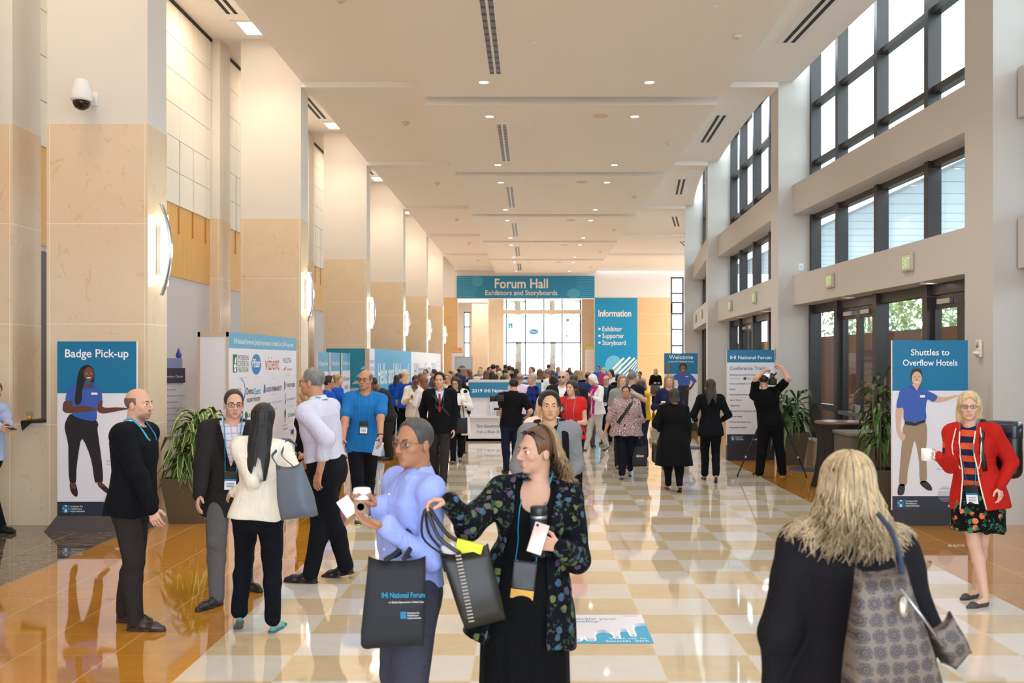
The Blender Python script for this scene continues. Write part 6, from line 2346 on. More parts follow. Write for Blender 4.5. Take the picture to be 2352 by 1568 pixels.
            if trim is not None:
                b = MB()
                pts = [Vector(p + s.T[1] * .003) for p in out]
                b.tube(pts, .005, trim, 6)
                edge = []
                for t in (.95, .8, .6, .4, .25, .1, 0, hem):
                    w0 = float(np.interp(t, [hem, .25, .68, 1.05], [op[2], op[1], op[0], op[0] + .012]))
                    edge.append(Vector(s.surf(sg * (w0 + .003), max(t, hem + .02)) + s.T[1] * .004))
                b.tube(edge, .006, trim, 6)
                b.build('piping', s.root)

    def x_buttons(s, m, ts=(.8, .66, .52, .38, .24), x=0.0, r=.006):
        b = MB()
        for t in ts:
            p = s.surf(x, t)
            M = Matrix.Translation(Vector(p)) @ Vector(tuple(float(q) for q in s.T[1])).to_track_quat('Z', 'Y').to_matrix().to_4x4()
            b.lathe([(r, -.002), (r, .003), (r * .6, .004)], m, 10, M)
        b.build('button', s.root)

    def x_strands(s, colour, n=700, L=.30, flare=.35, rng=(0, TAU), wave=.012, r=.0026, part=0.0, curl=0.0, up=.0, grow=.012):
        """loose locks that follow the skull and fall over the shoulders"""
        rs = np.random.RandomState(s.seed + 3)
        q, H = s.hs, s.H
        NP = 15
        P = np.zeros((n, NP, 3)); R = np.zeros((n, NP))
        for i in range(n):
            th = rs.uniform(*rng)
            ln = L * rs.uniform(.72, 1.08)
            gx = grow + rs.uniform(-.002, .008)
            ph = rs.uniform(0, 6, 3); wv = wave * rs.uniform(.4, 1.3)
            p0 = rs.uniform(.02, .5)
            for k in range(NP):
                u = k / (NP - 1)
                el = min(1.0, p0 + u * 1.9)                  # 0 crown .. 1 ear level
                drop = max(0.0, u - (1 - p0) / 1.9)
                a = el * math.pi / 2
                rx, ry, rz = .076 + gx, .094 + gx, .086 + gx
                x = math.sin(th) * math.sin(a) * rx + part * (1 - el) * .3
                y = math.cos(th) * math.sin(a) * ry - .014
                z = .034 + math.cos(a) * rz
                if drop > 0:
                    f = drop / max(.05, 1 - (1 - p0) / 1.9)
                    ff = 1 + flare * f ** 1.6
                    x *= ff; y = (y + .014) * (1 + flare * .55 * f) - .014 - .03 * f
                    z -= ln * f
                    x += wv * math.sin(u * 13 + ph[0]) * f + curl * math.sin(f * 16 + ph[1]) * f
                    y += wv * math.sin(u * 11 + ph[2]) * f + curl * math.cos(f * 16 + ph[1]) * f
                P[i, k] = s.hp(x, y, z)
                R[i, k] = r * q * (1.0 - .72 * max(0, u - .55) / .45) * rs.uniform(.9, 1.1)
        if s.top_sdf is not None:
            for _ in range(4):
                d = s.top_sdf.eval(P.reshape(-1, 3)).reshape(n, NP)
                ax = P - s.nb[None, None]
                ax[..., 2] = np.maximum(ax[..., 2], 0) * .0
                nrm = ax / np.maximum(np.linalg.norm(ax, axis=-1, keepdims=True), 1e-4)
                nrm = nrm + np.array([0, 0, .8]); nrm /= np.linalg.norm(nrm, axis=-1, keepdims=True)
                P += nrm * np.clip(.010 - d, 0, .05)[..., None]
        t = np.gradient(P, axis=1); t /= np.maximum(np.linalg.norm(t, axis=-1, keepdims=True), 1e-6)
        a = np.cross(t, np.array([.3, .2, 1.0])); a /= np.maximum(np.linalg.norm(a, axis=-1, keepdims=True), 1e-6)
        b_ = np.cross(t, a)
        sg = 5
        ring = [P + (a * math.cos(TAU * k / sg) + b_ * math.sin(TAU * k / sg)) * R[..., None] for k in range(sg)]
        V = np.stack(ring, 2).reshape(-1, 3)
        I = np.arange(n * NP * sg).reshape(n, NP, sg)
        Q = np.stack([I[:, :-1], np.roll(I, -1, 2)[:, :-1], np.roll(I, -1, 2)[:, 1:], I[:, 1:]], -1).reshape(-1, 4)
        np_mesh('hair_lock', V, Q, HR[colour], s.root)
# ---------------------------------------------------------------- the people nearest the viewer
NAVY, CHAR, BLK = srgb(26, 28, 40), srgb(62, 58, 58), srgb(20, 20, 22)
M_NAVY, M_CHAR, M_BLKC = cloth(NAVY), cloth(CHAR), cloth(BLK)
M_LEATH = mat(srgb(24, 22, 24), 0.35, var=.15, name='black_leather'); M_BRLE = mat(srgb(52, 38, 34), 0.4, var=.15, name='brown_leather')
PPL = {}


def person(key, *a, **k):
    PPL[key] = Person(*a, **k)
    return PPL[key]


person('bald', 'bald bearded man in a black sweater, in profile before the Badge Pick-up sign', 7.3, 311, 890, face=84, head=78, uh=322, skin='light', hair=('ring', 'stub'), beard=.55,
       feet=((312, 1447, 0, 84), (287, 1428, 0, 80)), R=('px', 351, 1178, -.12, (318, 1110, -.2)), L=('b', .02, .02, -.53),
       wear=(('top', 'shirt', cloth(srgb(226, 226, 240)), {'off': .008, 'hem': -.1, 'fold': .001, 'sleeve': 'short'}), ('top', 'sweater', cloth(srgb(22, 23, 30)), {'off': .025, 'hem': -.16, 'collar': cloth(srgb(226, 226, 240)), 'cuff': cloth(srgb(226, 226, 240)), 'fold': .0045}), ('trousers', cloth(srgb(62, 56, 54)), {'off': .016}), ('shoes', M_BRLE, M_BRLE)),
       xtra=(('lanyard', None, .78, None),))
person('blazer', 'smiling man with glasses in a charcoal blazer and teal lanyard, facing the white sweater', 8.0, 508, 888, face=18, head=24, pitch=4, uh=517, skin='light', hair=('crop', 'dark'), smile=1,
       feet=((497, 1391, 0, -25), (566, 1352, 0, 50)), R=('px', 456, 1140, -.05), L=('b', .1, .15, -.4),
       wear=(('top', 'shirt', cloth(srgb(206, 198, 208), srgb(150, 146, 176), 'check'), {'off': .010, 'hem': -.05, 'fold': .001, 'sleeve': 'short', 'collar': cloth(srgb(214, 208, 218))}), ('top', 'blazer', cloth(srgb(58, 53, 52)), {'off': .026, 'hem': -.36, 'v': .62, 'vw': .085, 'flare': .01, 'cuff': None}), ('trousers', cloth(srgb(98, 94, 94)), {'off': .02}), ('shoes', M_LEATH, M_LEATH)),
       xtra=(('glasses', None, M_LENS, 'rect'), ('lapel', cloth(srgb(50, 46, 46)), .62, .085), ('buttons', M_BLACK, (.34, .22), 0.0, .009), ('lanyard', None, .22)))
person('cream', 'woman with long black hair in a cream sweater seen from behind', 7.15, 596, 927, face=184, head=176, uh=608, sex='f', skin='light', hair=('long', 'black', .40),
       feet=((628, 1450, 0, 170), (552, 1452, 34, 205)), L=('px', 538, 1130, .12, (575, 1120, .0)), R=('b', .07, .18, -.32),
       wear=(('trousers', cloth(srgb(24, 25, 38)), {'off': .013, 'hem': .93, 'flare': .012}), ('top', 'sweater', cloth(srgb(234, 224, 206)), {'off': .020, 'hem': -.06, 'fold': .004}), ('shoes', mat(srgb(64, 178, 168), .6, var=.1, name='teal_knit'), mat(srgb(96, 92, 96), .6), 'flat')))
person('tall', 'tall grey haired man with black glasses in a pale shirt and navy trousers', 8.85, 745, 843, face=-112, head=-104, uh=716, skin='tan', hair=('crop', 'grey'),
       feet=((712, 1338, 0, -100), (797, 1326, 12, -100)), L=('px', 734, 1082, -.18, (786, 1020, -.2)), R=('b', .02, .2, -.45),
       wear=(('top', 'shirt', cloth(srgb(208, 204, 222)), {'off': .020, 'hem': .16, 'collar': cloth(srgb(214, 210, 230)), 'sleeve': 'three', 'fold': .006}), ('trousers', cloth(srgb(28, 29, 38)), {'off': .026, 'top': .2}), ('shoes', M_LEATH, M_LEATH)),
       xtra=(('glasses', None, M_LENS, 'rect'), ('lanyard', None, .3, None)))
person('blueshirt', 'bald man in a bright blue short sleeved shirt walking towards the viewer', 12.1, 826, 840, face=8, head=-14, uh=832, skin='tan', hair=('stubble', 'stub'),
       feet=((828, 1200, 0, 0), (846, 1178, 25, 10)), R=('px', 786, 1022, -.1), L=('px', 874, 1004, -.05, (868, 950, .1)),
       wear=(('trousers', M_NAVY, {'off': .016, 'flare': .0}), ('top', 'shirt', cloth(srgb(34, 112, 182)), {'off': .022, 'hem': -.2, 'sleeve': 'short', 'flare': .012, 'collar': cloth(srgb(38, 118, 190)), 'fold': .005}), ('shoes', mat(srgb(34, 48, 74), .6), mat(srgb(196, 220, 60), .5))),
       xtra=(('glasses', None, M_LENS, 'rect'), ('lanyard', None, .36), ('watch', 'L')))
person('periwinkle', 'man with glasses in a periwinkle shirt holding a paper cup', 4.7, 944, 958, face=-62, head=-38, uh=956, skin='mid', hair=('crop', 'dgrey'), w=1.0,
       R=('px', 873, 1163, -.05, (905, 1200, .1)), L=('px', 893, 1212, -.28, (972, 1262, -.2)), stance='near',
       hand={'R': {'d': (-.5, -.2, .55), 'n': (-.75, -.3, -.3), 'curl': .55}, 'L': {'d': (-.9, -.1, .22), 'n': (.1, -.1, 1), 'curl': .3}},
       wear=(('trousers', cloth(srgb(64, 64, 76)), {'off': .026}), ('top', 'shirt', cloth(srgb(158, 172, 236)), {'off': .022, 'hem': .06, 'collar': cloth(srgb(164, 178, 240)), 'fold': .007}), ('shoes', M_LEATH, M_LEATH)),
       xtra=(('glasses', mat(srgb(120, 110, 104), .3, .6), M_LENS, 'rect'), ('buttons', M_WHITE, (.86, .74, .62, .5, .38, .26), 0.0, .006)))
person('curly', 'woman in a black dress and dark floral jacket reaching out with a tote', 4.8, 1206, 979, face=-6, head=-58, uh=1238, sex='f', skin='light', hair=('short', 'brown'), w=1.08, stance='near',
       R=('px', 1034, 1152, -.36, (1090, 1260, -.1)), L=('px', 1284, 1256, -.27, (1330, 1275, .0)),
       hand={'R': {'d': (-.97, -.12, .12), 'n': (-.1, -.2, -1), 'curl': .75}, 'L': {'d': (-.85, -.35, .30), 'n': (-.35, .9, .1), 'curl': .6}},
       wear=(('top', 'dress_top', M_BLKC, {'off': .010, 'hem': -.2, 'sleeve': 'none', 'scoop': .115}), ('skirt', 'dress_skirt', M_BLKC, .02, {'off': .018, 'flare': .03, 'top': .34}),
             ('top', 'floral_jacket', cloth(srgb(24, 24, 34), (srgb(70, 96, 120), srgb(112, 124, 60), srgb(92, 74, 104), srgb(64, 78, 62)), 'floral', 1.3), {'off': .028, 'hem': -.42, 'open': (.085, .105, .15), 'flare': .05, 'fold': .006}), ('shoes', M_LEATH, None, 'flat')),
       xtra=(('lanyard', None, .22, 'big', .0095, .05, .0), ('glasses', M_BLACK, M_SHADE, 'rect', .088), ('strands', 'dkblond', 420, .20, .42, (2.0, TAU - 2.0), .012, .0034, 0.0, .018, .0, .016), ('strands', 'brown', 260, .19, .36, (1.85, TAU - 1.85), .012, .0032, 0.0, .016, .0, .012)))
person('blonde', 'woman with loose blond hair in a black blazer, back to the viewer, right foreground', 3.4, 1948, 1045, face=183, head=176, sex='f', skin='light', hair=('wavy', 'ash', .20), w=1.22, stance='near',
       R=('b', .06, .04, -.53), L=('b', .10, .02, -.54),
       wear=(('trousers', M_BLKC, {'off': .015}), ('top', 'blazer', cloth(srgb(40, 37, 42)), {'off': .03, 'hem': -.42, 'flare': .01, 'fold': .005}), ('shoes', M_LEATH, None, 'flat')),
       xtra=(('strands', 'ash', 800, .26, .72, (0, TAU), .013, .0030, .02, .008, .0, .016), ('strands', 'blond', 300, .25, .76, (0, TAU), .016, .0024, .02, .010, .0, .018), ('strands', 'brown', 240, .25, .68, (0, TAU), .014, .0026, .02, .008, .0, .0155), ('strands', 'dkblond', 420, .26, .74, (0, TAU), .016, .0026, .02, .010, .0, .016)))
person('redjacket', 'woman in a red blazer and floral skirt holding a white mug by the shuttle sign', 7.95, 2236, 900, face=-42, head=-24, uh=2216, sex='f', skin='fair', hair=('wavy', 'blond', .20), w=1.04,
       feet=((2262, 1392, 0, -68), (2240, 1372, 0, -60)), R=('px', 2156, 1048, -.02, (2196, 1180, .1)), L=('px', 2296, 1116, -.02),
       hand={'R': {'d': (-.9, -.2, .1), 'n': (.1, -.8, .3), 'curl': .7}, 'L': {'d': (.05, -.1, -1)}},
       wear=(('top', 'striped_top', cloth(srgb(214, 84, 50), srgb(34, 36, 62), 'stripe'), {'off': .012, 'hem': -.1, 'fold': .001, 'sleeve': 'short'}), ('skirt', 'floral_skirt', cloth(srgb(20, 20, 22), (srgb(226, 104, 60), srgb(232, 126, 84), srgb(60, 120, 84), srgb(48, 104, 74)), 'floral', 1.0), .60, {'off': .014, 'flare': .012}),
             ('top', 'red_blazer', cloth(srgb(186, 34, 26)), {'off': .022, 'hem': -.22, 'open': (.05, .06, .10), 'flare': .02}), ('shoes', mat(srgb(72, 62, 58), .6), None, 'flat')),
       xtra=(('glasses', mat(srgb(60, 40, 34), .3), M_LENS, 'round'), ('lapel', cloth(srgb(196, 40, 28)), .62, .06, cloth(srgb(240, 226, 206)), (.05, .06, .10), -.22), ('lanyard', None, .05, 'std', .006, .03), ('buttons', M_BLACK, (.3, .12), -.075, .009), ('packstraps', M_LEATH, (-1,))))
person('filming', 'man in black filming with a tripod camera, seen from behind', 16.6, 1768, 856, face=182, head=176, pitch=-4, uh=1752, w=1.12, skin='light', hair=('crop', 'dark'),
       feet=((1798, 1094, 0, 165), (1744, 1094, 0, 196)), L=('px', 1757, 850, .34, (1722, 866, .1)), R=('px', 1796, 843, .34, (1822, 868, .1)),
       hand={'R': {'d': (-.6, .5, .3), 'n': (-.5, .6, -.5), 'curl': .7}, 'L': {'d': (.6, .5, .2), 'n': (.4, .7, -.4), 'curl': .7}},
       wear=(('trousers', cloth(srgb(24, 24, 28)), {'off': .026, 'flare': .01}), ('top', 't_shirt', cloth(srgb(18, 17, 20)), {'off': .02, 'hem': -.1, 'sleeve': 'short'}), ('shoes', M_LEATH, mat(srgb(190, 160, 60), .5))))
person('suit', 'woman with long dark hair in a black suit left of the conference tracks sign', 16.3, 1632, 868, face=178, head=178, sex='f', skin='tan', hair=('long', 'dark', .26), stance='walk2',
       R=('b', .07, .18, -.36, (.5, -1, -.2)), L=('b', .07, .18, -.36, (.5, -1, -.2)),
       wear=(('trousers', cloth(srgb(20, 20, 25)), {'off': .012, 'hem': .9, 'flare': .0}), ('top', 'blazer', cloth(srgb(20, 21, 28)), {'off': .024, 'hem': -.22, 'flare': .015}), ('shoes', M_LEATH, None, 'flat')))
person('cardigan', 'woman with short curly hair in a long black cardigan and red shoes, walking away', 15.1, 1548, 890, face=182, head=178, sex='f', w=1.2, skin='tan', hair=('bob', 'dark', .05), stance='walk2',
       R=('px', 1582, 1018, .0), L=('px', 1516, 985, .15, (1500, 985, -.1)),
       wear=(('trousers', cloth(srgb(20, 20, 26)), {'off': .012, 'hem': .93}), ('top', 'long_cardigan', cloth(srgb(19, 18, 20)), {'off': .028, 'hem': -.85, 'flare': .05}), ('shoes', mat(srgb(176, 34, 52), .35), mat(srgb(30, 28, 30), .6), 'flat')))
person('patterned', 'woman in a paisley blouse and navy trousers walking towards the viewer', 16.9, 1438, 883, face=-8, head=-12, sex='f', w=1.36, skin='tan', hair=('short', 'black'), stance='walk',
       R=('px', 1390, 990, .0), L=('px', 1470, 992, -.05),
       wear=(('trousers', cloth(srgb(26, 27, 44)), {'off': .016, 'hem': .94}), ('top', 'blouse', cloth(srgb(196, 172, 170), srgb(92, 54, 62), 'paisley'), {'off': .03, 'hem': -.18, 'sleeve': 'elbow', 'flare': .04, 'fold': .006}), ('shoes', M_LEATH, None, 'flat')),
       xtra=(('strap', M_BLACK, -1, .035, .25),))
person('hoodie', 'young man in a grey fleece with a backpack, behind the woman in black', 8.2, 1268, 893, face=4, head=4, uh=1262, w=.9, skin='asian', hair=('thick', 'black'), stance='walk',
       L=('px', 1298, 1094, -.16), R=('b', .03, .12, -.45),
       wear=(('trousers', M_NAVY, {'off': .015}), ('top', 't_shirt', cloth(srgb(44, 34, 46)), {'off': .010, 'hem': -.1, 'fold': .001, 'sleeve': 'short'}), ('top', 'fleece', cloth(srgb(132, 132, 134)), {'off': .026, 'hem': -.2, 'v': .35, 'vw': .05}), ('shoes', M_LEATH, M_LEATH)),
       xtra=(('lanyard', None, .3), ('packstraps', cloth(srgb(28, 28, 32)))))
person('cameraman', 'man in a black polo with a video camera on his shoulder side, seen from behind', 17.5, 1174, 868, face=192, head=192, uh=1180, skin='asian', hair=('short', 'black'), w=1.05,
       L=('px', 1150, 955, .35, (1138, 975, .0)), R=('b', .08, .10, -.40),
       wear=(('trousers', cloth(srgb(36, 42, 66)), {'off': .016}), ('top', 'polo', cloth(srgb(24, 24, 27)), {'off': .02, 'hem': -.1, 'sleeve': 'short', 'collar': cloth(srgb(26, 26, 29))}), ('shoes', M_LEATH, M_LEATH)))
person('redtie', 'man in a black zip cardigan and red tie striding towards the viewer', 16.0, 1010, 853, face=4, head=-4, skin='light', hair=('thick', 'black'), stance='walk2',
       L=('px', 1043, 985, -.05), R=('b', .07, -.12, -.50),
       wear=(('top', 'shirt', cloth(srgb(206, 212, 236)), {'off': .010, 'hem': -.05, 'fold': .001, 'sleeve': 'short', 'collar': cloth(srgb(212, 218, 240))}), ('top', 'cardigan', cloth(srgb(22, 23, 28)), {'off': .026, 'hem': -.2, 'v': .45, 'vw': .06}), ('trousers', cloth(srgb(62, 58, 58)), {'off': .018}), ('shoes', M_BRLE, M_BRLE)),
       xtra=(('lapel', cloth(srgb(26, 27, 33)), .45, .06), ('tie', cloth(srgb(150, 50, 46))), ('strap', M_BLACK, 1, .028, .3), ('lanyard', None, .45, None)))
# ---------------------------------------------------------------- things people hold and carry
def wrist(key, sd):
    p = PPL[key]
    return Vector(p.j[sd]['wr'] + p.O), Vector(p.j[sd]['hd'])


def hold(key, sd, along=.085, out=.03):          # centre of a closed hand
    p = PPL[key]; j = p.j[sd]
    return Vector(p.O + j['wr'] + j['hd'] * along * p.k + j['hn'] * out * p.k)


M_CUP = mat(srgb(240, 238, 234), 0.45, var=0.01, name='paper_cup'); M_SLEEVE = mat(srgb(176, 140, 112), 0.7, var=.04, name='cup_sleeve')
# paper coffee cup
c = hold('periwinkle', 'R', .075, .05)
t = empty('coffee_cup', (c.x, c.y, c.z - .075), 0, 'white paper coffee cup with a tan sleeve held by the man in periwinkle', 'cup')
b = MB(); b.lathe([(.028, 0), (.039, .125), (.037, .125)], M_CUP, 28); b.build('cup', t)
b = MB(); b.lathe([(.0315, .03), (.0385, .098), (.040, .098), (.0330, .03)], M_SLEEVE, 28, cap=False)
b.lathe([(.0, 0), (.017, 0)], mat(srgb(60, 90, 70), .6), 18, Matrix.Translation((0, -.0385, .066)) @ Matrix.Rotation(math.pi / 2, 4, 'X')); b.build('sleeve', t)
b = MB(); b.lathe([(.0425, .122), (.043, .132), (.040, .136), (.039, .146), (.034, .149), (.0, .147)], M_WHITE, 28); b.build('lid', t)
b = MB(); b.rbox((-.032, -.004, -.06), (.032, .004, .03), M_WHITE, .003, Matrix.Translation(c + Vector((-.075, -.01, .0))) @ Matrix.Rotation(-.6, 4, 'Y'))
tag(b.build('paper_napkin'), 'folded white paper tucked beside the coffee cup', 'napkin')


def tote(name, loc, w, d, h, m, label, rz=0.0, tilt=0.0, strap=None, straps=(), lower=.9, lean=0.0, cat='bag', panel=None):
    """soft open bag; local x is its width, the top rim at z=0 hangs down to -h"""
    t = empty(name, loc, rz, label, cat)
    b = MB()
    n = 7
    vs, fs = [], []
    prof = []
    for i in range(n + 1):
        u = i / n
        z = -h * u
        k = 1.0 + (lower - 1) * u
        bul = math.sin(math.pi * min(1, u * 1.1)) * .25 + 1
        if u > .92:
            k *= .97
        ring = []
        for a in range(28):
            w_ = TAU * a / 28
            ca, sa = math.cos(w_), math.sin(w_)
            ex = .35 + .25 * (1 - u)
            x = math.copysign(abs(ca) ** ex, ca) * w / 2 * k + lean * u
            y = math.copysign(abs(sa) ** ex, sa) * d / 2 * (.35 + .65 * min(1, u * 1.6)) * bul
            ring.append((x, y, z + .012 * math.cos(2 * w_) * (u == 0) - .01 * math.cos(w_ * 3) * u))
        vs += ring
    for i in range(n):
        for a in range(28):
            fs.append((i * 28 + a, (i + 1) * 28 + a, (i + 1) * 28 + (a + 1) % 28, i * 28 + (a + 1) % 28))
    fs.append(tuple(n * 28 + a for a in range(28))[::-1])
    # inside lining
    o = len(vs)
    vs += [(x * .93, y * .8, -h * .25) for x, y, z in vs[:28]]
    for a in range(28):
        fs.append((a, (a + 1) % 28, o + (a + 1) % 28, o + a))
    fs.append(tuple(o + a for a in range(28)))
    b.add(vs, fs, m, True)
    b.build('bag_body', t)
    for pts, r in straps:
        b = MB(); b.tube([Vector(p) for p in spline(pts, 5, False)], r, strap or m, 8, True, .3); b.build('handle', t)
    if panel:
        b = MB(); panel(b); b.build('printed_logo', t)
    t.rotation_euler = (0, tilt, rz)
    return t


# black conference tote of the man in periwinkle: hangs from the near forearm
M_TOTE = mat(srgb(34, 35, 40), 0.75, var=.08, scale=40, name='tote_fabric')
f0 = Vector(PPL['periwinkle'].O + (PPL['periwinkle'].j['L']['el'] * .45 + PPL['periwinkle'].j['L']['wr'] * .55))
c = pz(912, 1283, 4.36)


def p_ihi(b):
    b.text('IHI National Forum', -.06, -.155, .034, -.0655, mat(srgb(30, 150, 190), .5, var=0), 'L', .01, .185); b.text('on Quality Improvement in Health Care', -.03, -.178, .012, -.0655, T_TXT, 'L', 0, .15)
    b.rect(.02, -.245, .045, -.215, -.0675, T_TEAL); b.text('Institute for\nHealthcare\nImprovement', .05, -.224, .011, -.0675, T_TXT)


hl = (f0 - c)
tote('tote_bag', c, .25, .10, .37, M_TOTE, 'black tote with blue lettering hanging from the forearm of the man in periwinkle', .05, 0, None,
     [([(-.05, -.03, 0), (hl.x - .03, hl.y - .04, hl.z - .03), (hl.x, hl.y - .02, hl.z + .048), (hl.x + .03, hl.y, hl.z), (.03, -.03, 0)], .012), ([(-.04, .03, 0), (hl.x - .03, hl.y + .03, hl.z - .05), (hl.x, hl.y + .03, hl.z + .046), (hl.x + .03, hl.y + .05, hl.z - .05), (.04, .03, 0)], .012)], 1.12, -.02, panel=p_ihi)
# leather tote held out by the woman in black
c = pz(1066, 1262, 4.45)
g0 = hold('curly', 'R', .09, .02) - c
M_LB = mat(srgb(38, 34, 30), .42, var=.12, name='tote_leather')


def p_stitch(b):
    for i in range(20):
        z = -.01 - .0155 * i
        b.box((-.045 + .0012 * i, -.068, z - .003), (-.020 + .0012 * i, -.056, z + .003), mat(srgb(170, 160, 146), .6))


tote('tote_bag', c, .22, .115, .33, M_LB, 'dark leather tote with pale stitching held out by the woman in black', .15, -.12, None,
     [([(-.09, -.02, -.01), (g0.x - .03, g0.y, g0.z - .12), (g0.x, g0.y, g0.z), (g0.x + .04, g0.y, g0.z - .13), (-.02, -.03, -.01)], .009), ([(-.08, .03, -.01), (g0.x + .0, g0.y + .02, g0.z - .11), (g0.x + .01, g0.y + .01, g0.z), (g0.x + .09, g0.y + .03, g0.z - .14), (.07, .03, 0)], .009)], .9, .05, panel=p_stitch)
b = MB(); b.rbox((-.07, -.014, -.05), (.05, .014, .035), mat(srgb(216, 222, 40), .5), .004, Matrix.Translation(c + Vector((.03, -.0, .0))) @ Matrix.Rotation(.25, 4, 'Y'))
tag(b.build('yellow_folder'), 'bright yellow folder sticking out of the leather tote', 'folder')
b = MB(); b.rbox((-.035, -.02, -.05), (.03, .01, .03), mat(srgb(214, 206, 214), .6), .012, Matrix.Translation(c + Vector((-.065, -.0, .0))) @ Matrix.Rotation(-.35, 4, 'Y'))
tag(b.build('paper_bundle'), 'pale crumpled paper sticking out of the leather tote', 'paper')
# phone and tumbler of the woman in black
h0 = hold('curly', 'L', .08, .035)
c = pz(1236, 1236, 4.46)
M = Matrix.Translation(c) @ Matrix.Rotation(.32, 4, 'Y') @ Matrix.Rotation(-.35, 4, 'X')
b = MB(); b.rbox((-.034, -.004, -.07), (.034, .004, .07), mat(srgb(226, 196, 186), .3, .2), .006, M); t = b.build('mobile_phone'); tag(t, 'rose gold mobile phone held by the woman in black', 'phone')
q = MB(); q.lathe([(.007, -.002), (.006, .002)], M_BLACK, 12, M @ Matrix.Translation((-.02, -.0045, .055)) @ Matrix.Rotation(math.pi / 2, 4, 'X')); q.build('camera_lens', t)
c = pz(1238, 1212, 4.56)
t = empty('travel_tumbler', c, 0, 'black travel tumbler held upright behind the phone', 'tumbler')
b = MB(); b.lathe([(.030, -.13), (.034, -.12), (.037, .05), (.036, .06)], mat(srgb(40, 44, 52), .35, .3), 28); b.build('body', t)
b = MB(); b.lathe([(.0385, .058), (.040, .062), (.040, .095), (.036, .1), (0, .1)], mat(srgb(30, 32, 36), .3), 28); b.lathe([(.0375, .045), (.0385, .048), (.0385, .056), (.0375, .058)], M_STEEL, 28, cap=False); b.build('lid', t)
# grey shoulder tote of the woman in cream
c = pz(664, 1068, 6.92)
sh = Vector(PPL['cream'].O + PPL['cream'].tp(.052 * PPL['cream'].h, -.02, .98)) - c
M_GT = mat(srgb(98, 106, 118), .5, var=.06, name='grey_leather')
tote('shoulder_tote', c, .20, .15, .36, M_GT, 'grey leather tote on the shoulder of the woman in cream', -.3, -.13, mat(srgb(62, 70, 86), .45),
     [([(-.06, -.03, -.01), (sh.x - .02, sh.y - .17, sh.z * .55), (sh.x - .01, sh.y - .12, sh.z * .9), (sh.x - .005, sh.y - .03, sh.z + .058), (sh.x, sh.y + .08, sh.z + .03)], .010), ([(.05, -.03, -.01), (sh.x + .05, sh.y - .15, sh.z * .5), (sh.x + .03, sh.y - .10, sh.z * .9), (sh.x + .03, sh.y - .02, sh.z + .052), (sh.x + .03, sh.y + .09, sh.z)], .010)], 1.22, .035)
# patterned shoulder bag of the blond woman
_b = NB('monogram_canvas')
_v = _b.n('ShaderNodeTexVoronoi'); _b.put(_v.inputs['Vector'], _b.scl(_b.obj(), (1, 0, 1))); _v.inputs['Scale'].default_value = 21; _v.inputs['Randomness'].default_value = 0.1
_n = _b.noise(_b.obj(), 160, 3)
_f = _b.math('MULTIPLY', _b.math('LESS_THAN', _b.math('ADD', _v.outputs['Distance'], _b.math('MULTIPLY', _n, .5)), .68), _b.math('MULTIPLY_ADD', _b.math('GREATER_THAN', _b.math('SINE', _b.math('MULTIPLY', _v.outputs['Distance'], 34.0)), -.3), .6, .4))
M_MONO = _b.fin(_b.mix(_f, srgb(116, 102, 92), srgb(58, 52, 56)), .55)
c = pz(2022, 1306, 3.06)
P8 = PPL['blonde']
sh = Vector(P8.O + P8.tp(.062 * P8.h, -.03, .97)) - c
t = tote('shoulder_bag', c, .155, .13, .46, M_MONO, 'grey beige monogram bag hanging behind the blond woman', .12, -.06, mat(srgb(44, 58, 84), .45),
     [([(.045, -.045, -.01), (.04, -.05, .05), (.03, -.02, .12), (.03, .06, .16)], .0085)], 2.15, .02)
b = MB(); b.tube([(.03, -.062, -.05), (.09, -.075, -.14), (.15, -.07, -.23)], .004, M_STEEL, 6); b.build('zip', t)
b = MB(); b.lathe([(0, -.003), (.015, -.002), (.015, .002), (0, .003)], mat(srgb(214, 206, 190), .25, .8), 20, Matrix.Translation((.03, -.078, -.10)) @ Matrix.Scale(2.1, 4, (0, 0, 1)) @ Matrix.Rotation(math.pi / 2, 4, 'X')); b.build('zip_pull', t)
c2 = pz(2158, 1430, 3.12)
t = tote('pouch', c2, .10, .07, .13, M_MONO, 'small monogram pouch peeking out behind the larger bag', .3, -.5, M_BLACK, [], .9)
# white mug
c = hold('redjacket', 'R', .075, .03) + Vector((-.055, -.01, .0))
t = empty('mug', c + Vector((0, 0, -.045)), 0, 'plain white mug held out by the woman in the red blazer', 'mug')
b = MB(); b.lathe([(.033, 0), (.039, .004), (.040, .095), (.037, .095), (.036, .01), (0, .008)], M_CUP, 28); b.build('body', t)
b = MB(); b.tube([(.038, 0, .078), (.062, 0, .072), (.066, 0, .045), (.058, 0, .022), (.038, 0, .018)], .006, M_CUP, 8); b.build('handle', t)
# backpack of the woman in red
p = PPL['redjacket']
B0 = Vector(p.O + p.tp(-.13, -.21, .60))
ang = math.atan2(p.T[1][1], p.T[1][0]) - math.pi / 2
t = empty('backpack', B0, ang, 'black leather backpack worn by the woman in the red blazer', 'backpack')
b = MB(); b.rbox((-.16, -.13, -.24), (.16, .02, .2), M_LEATH, .06, None, 3); b.rbox((-.14, -.19, -.22), (.14, -.1, .02), M_LEATH, .045, None, 3); b.build('bag_body', t)
b = MB(); b.rbox((-.15, -.16, .06), (.15, .02, .23), mat(srgb(40, 44, 54), .28, var=.1), .04, None, 3); b.build('flap', t)
b = MB(); b.tube([(.12, -.15, -.12), (.13, -.17, -.3)], .012, M_BLACK, 6, True, .4); b.build('dangling_strap', t)
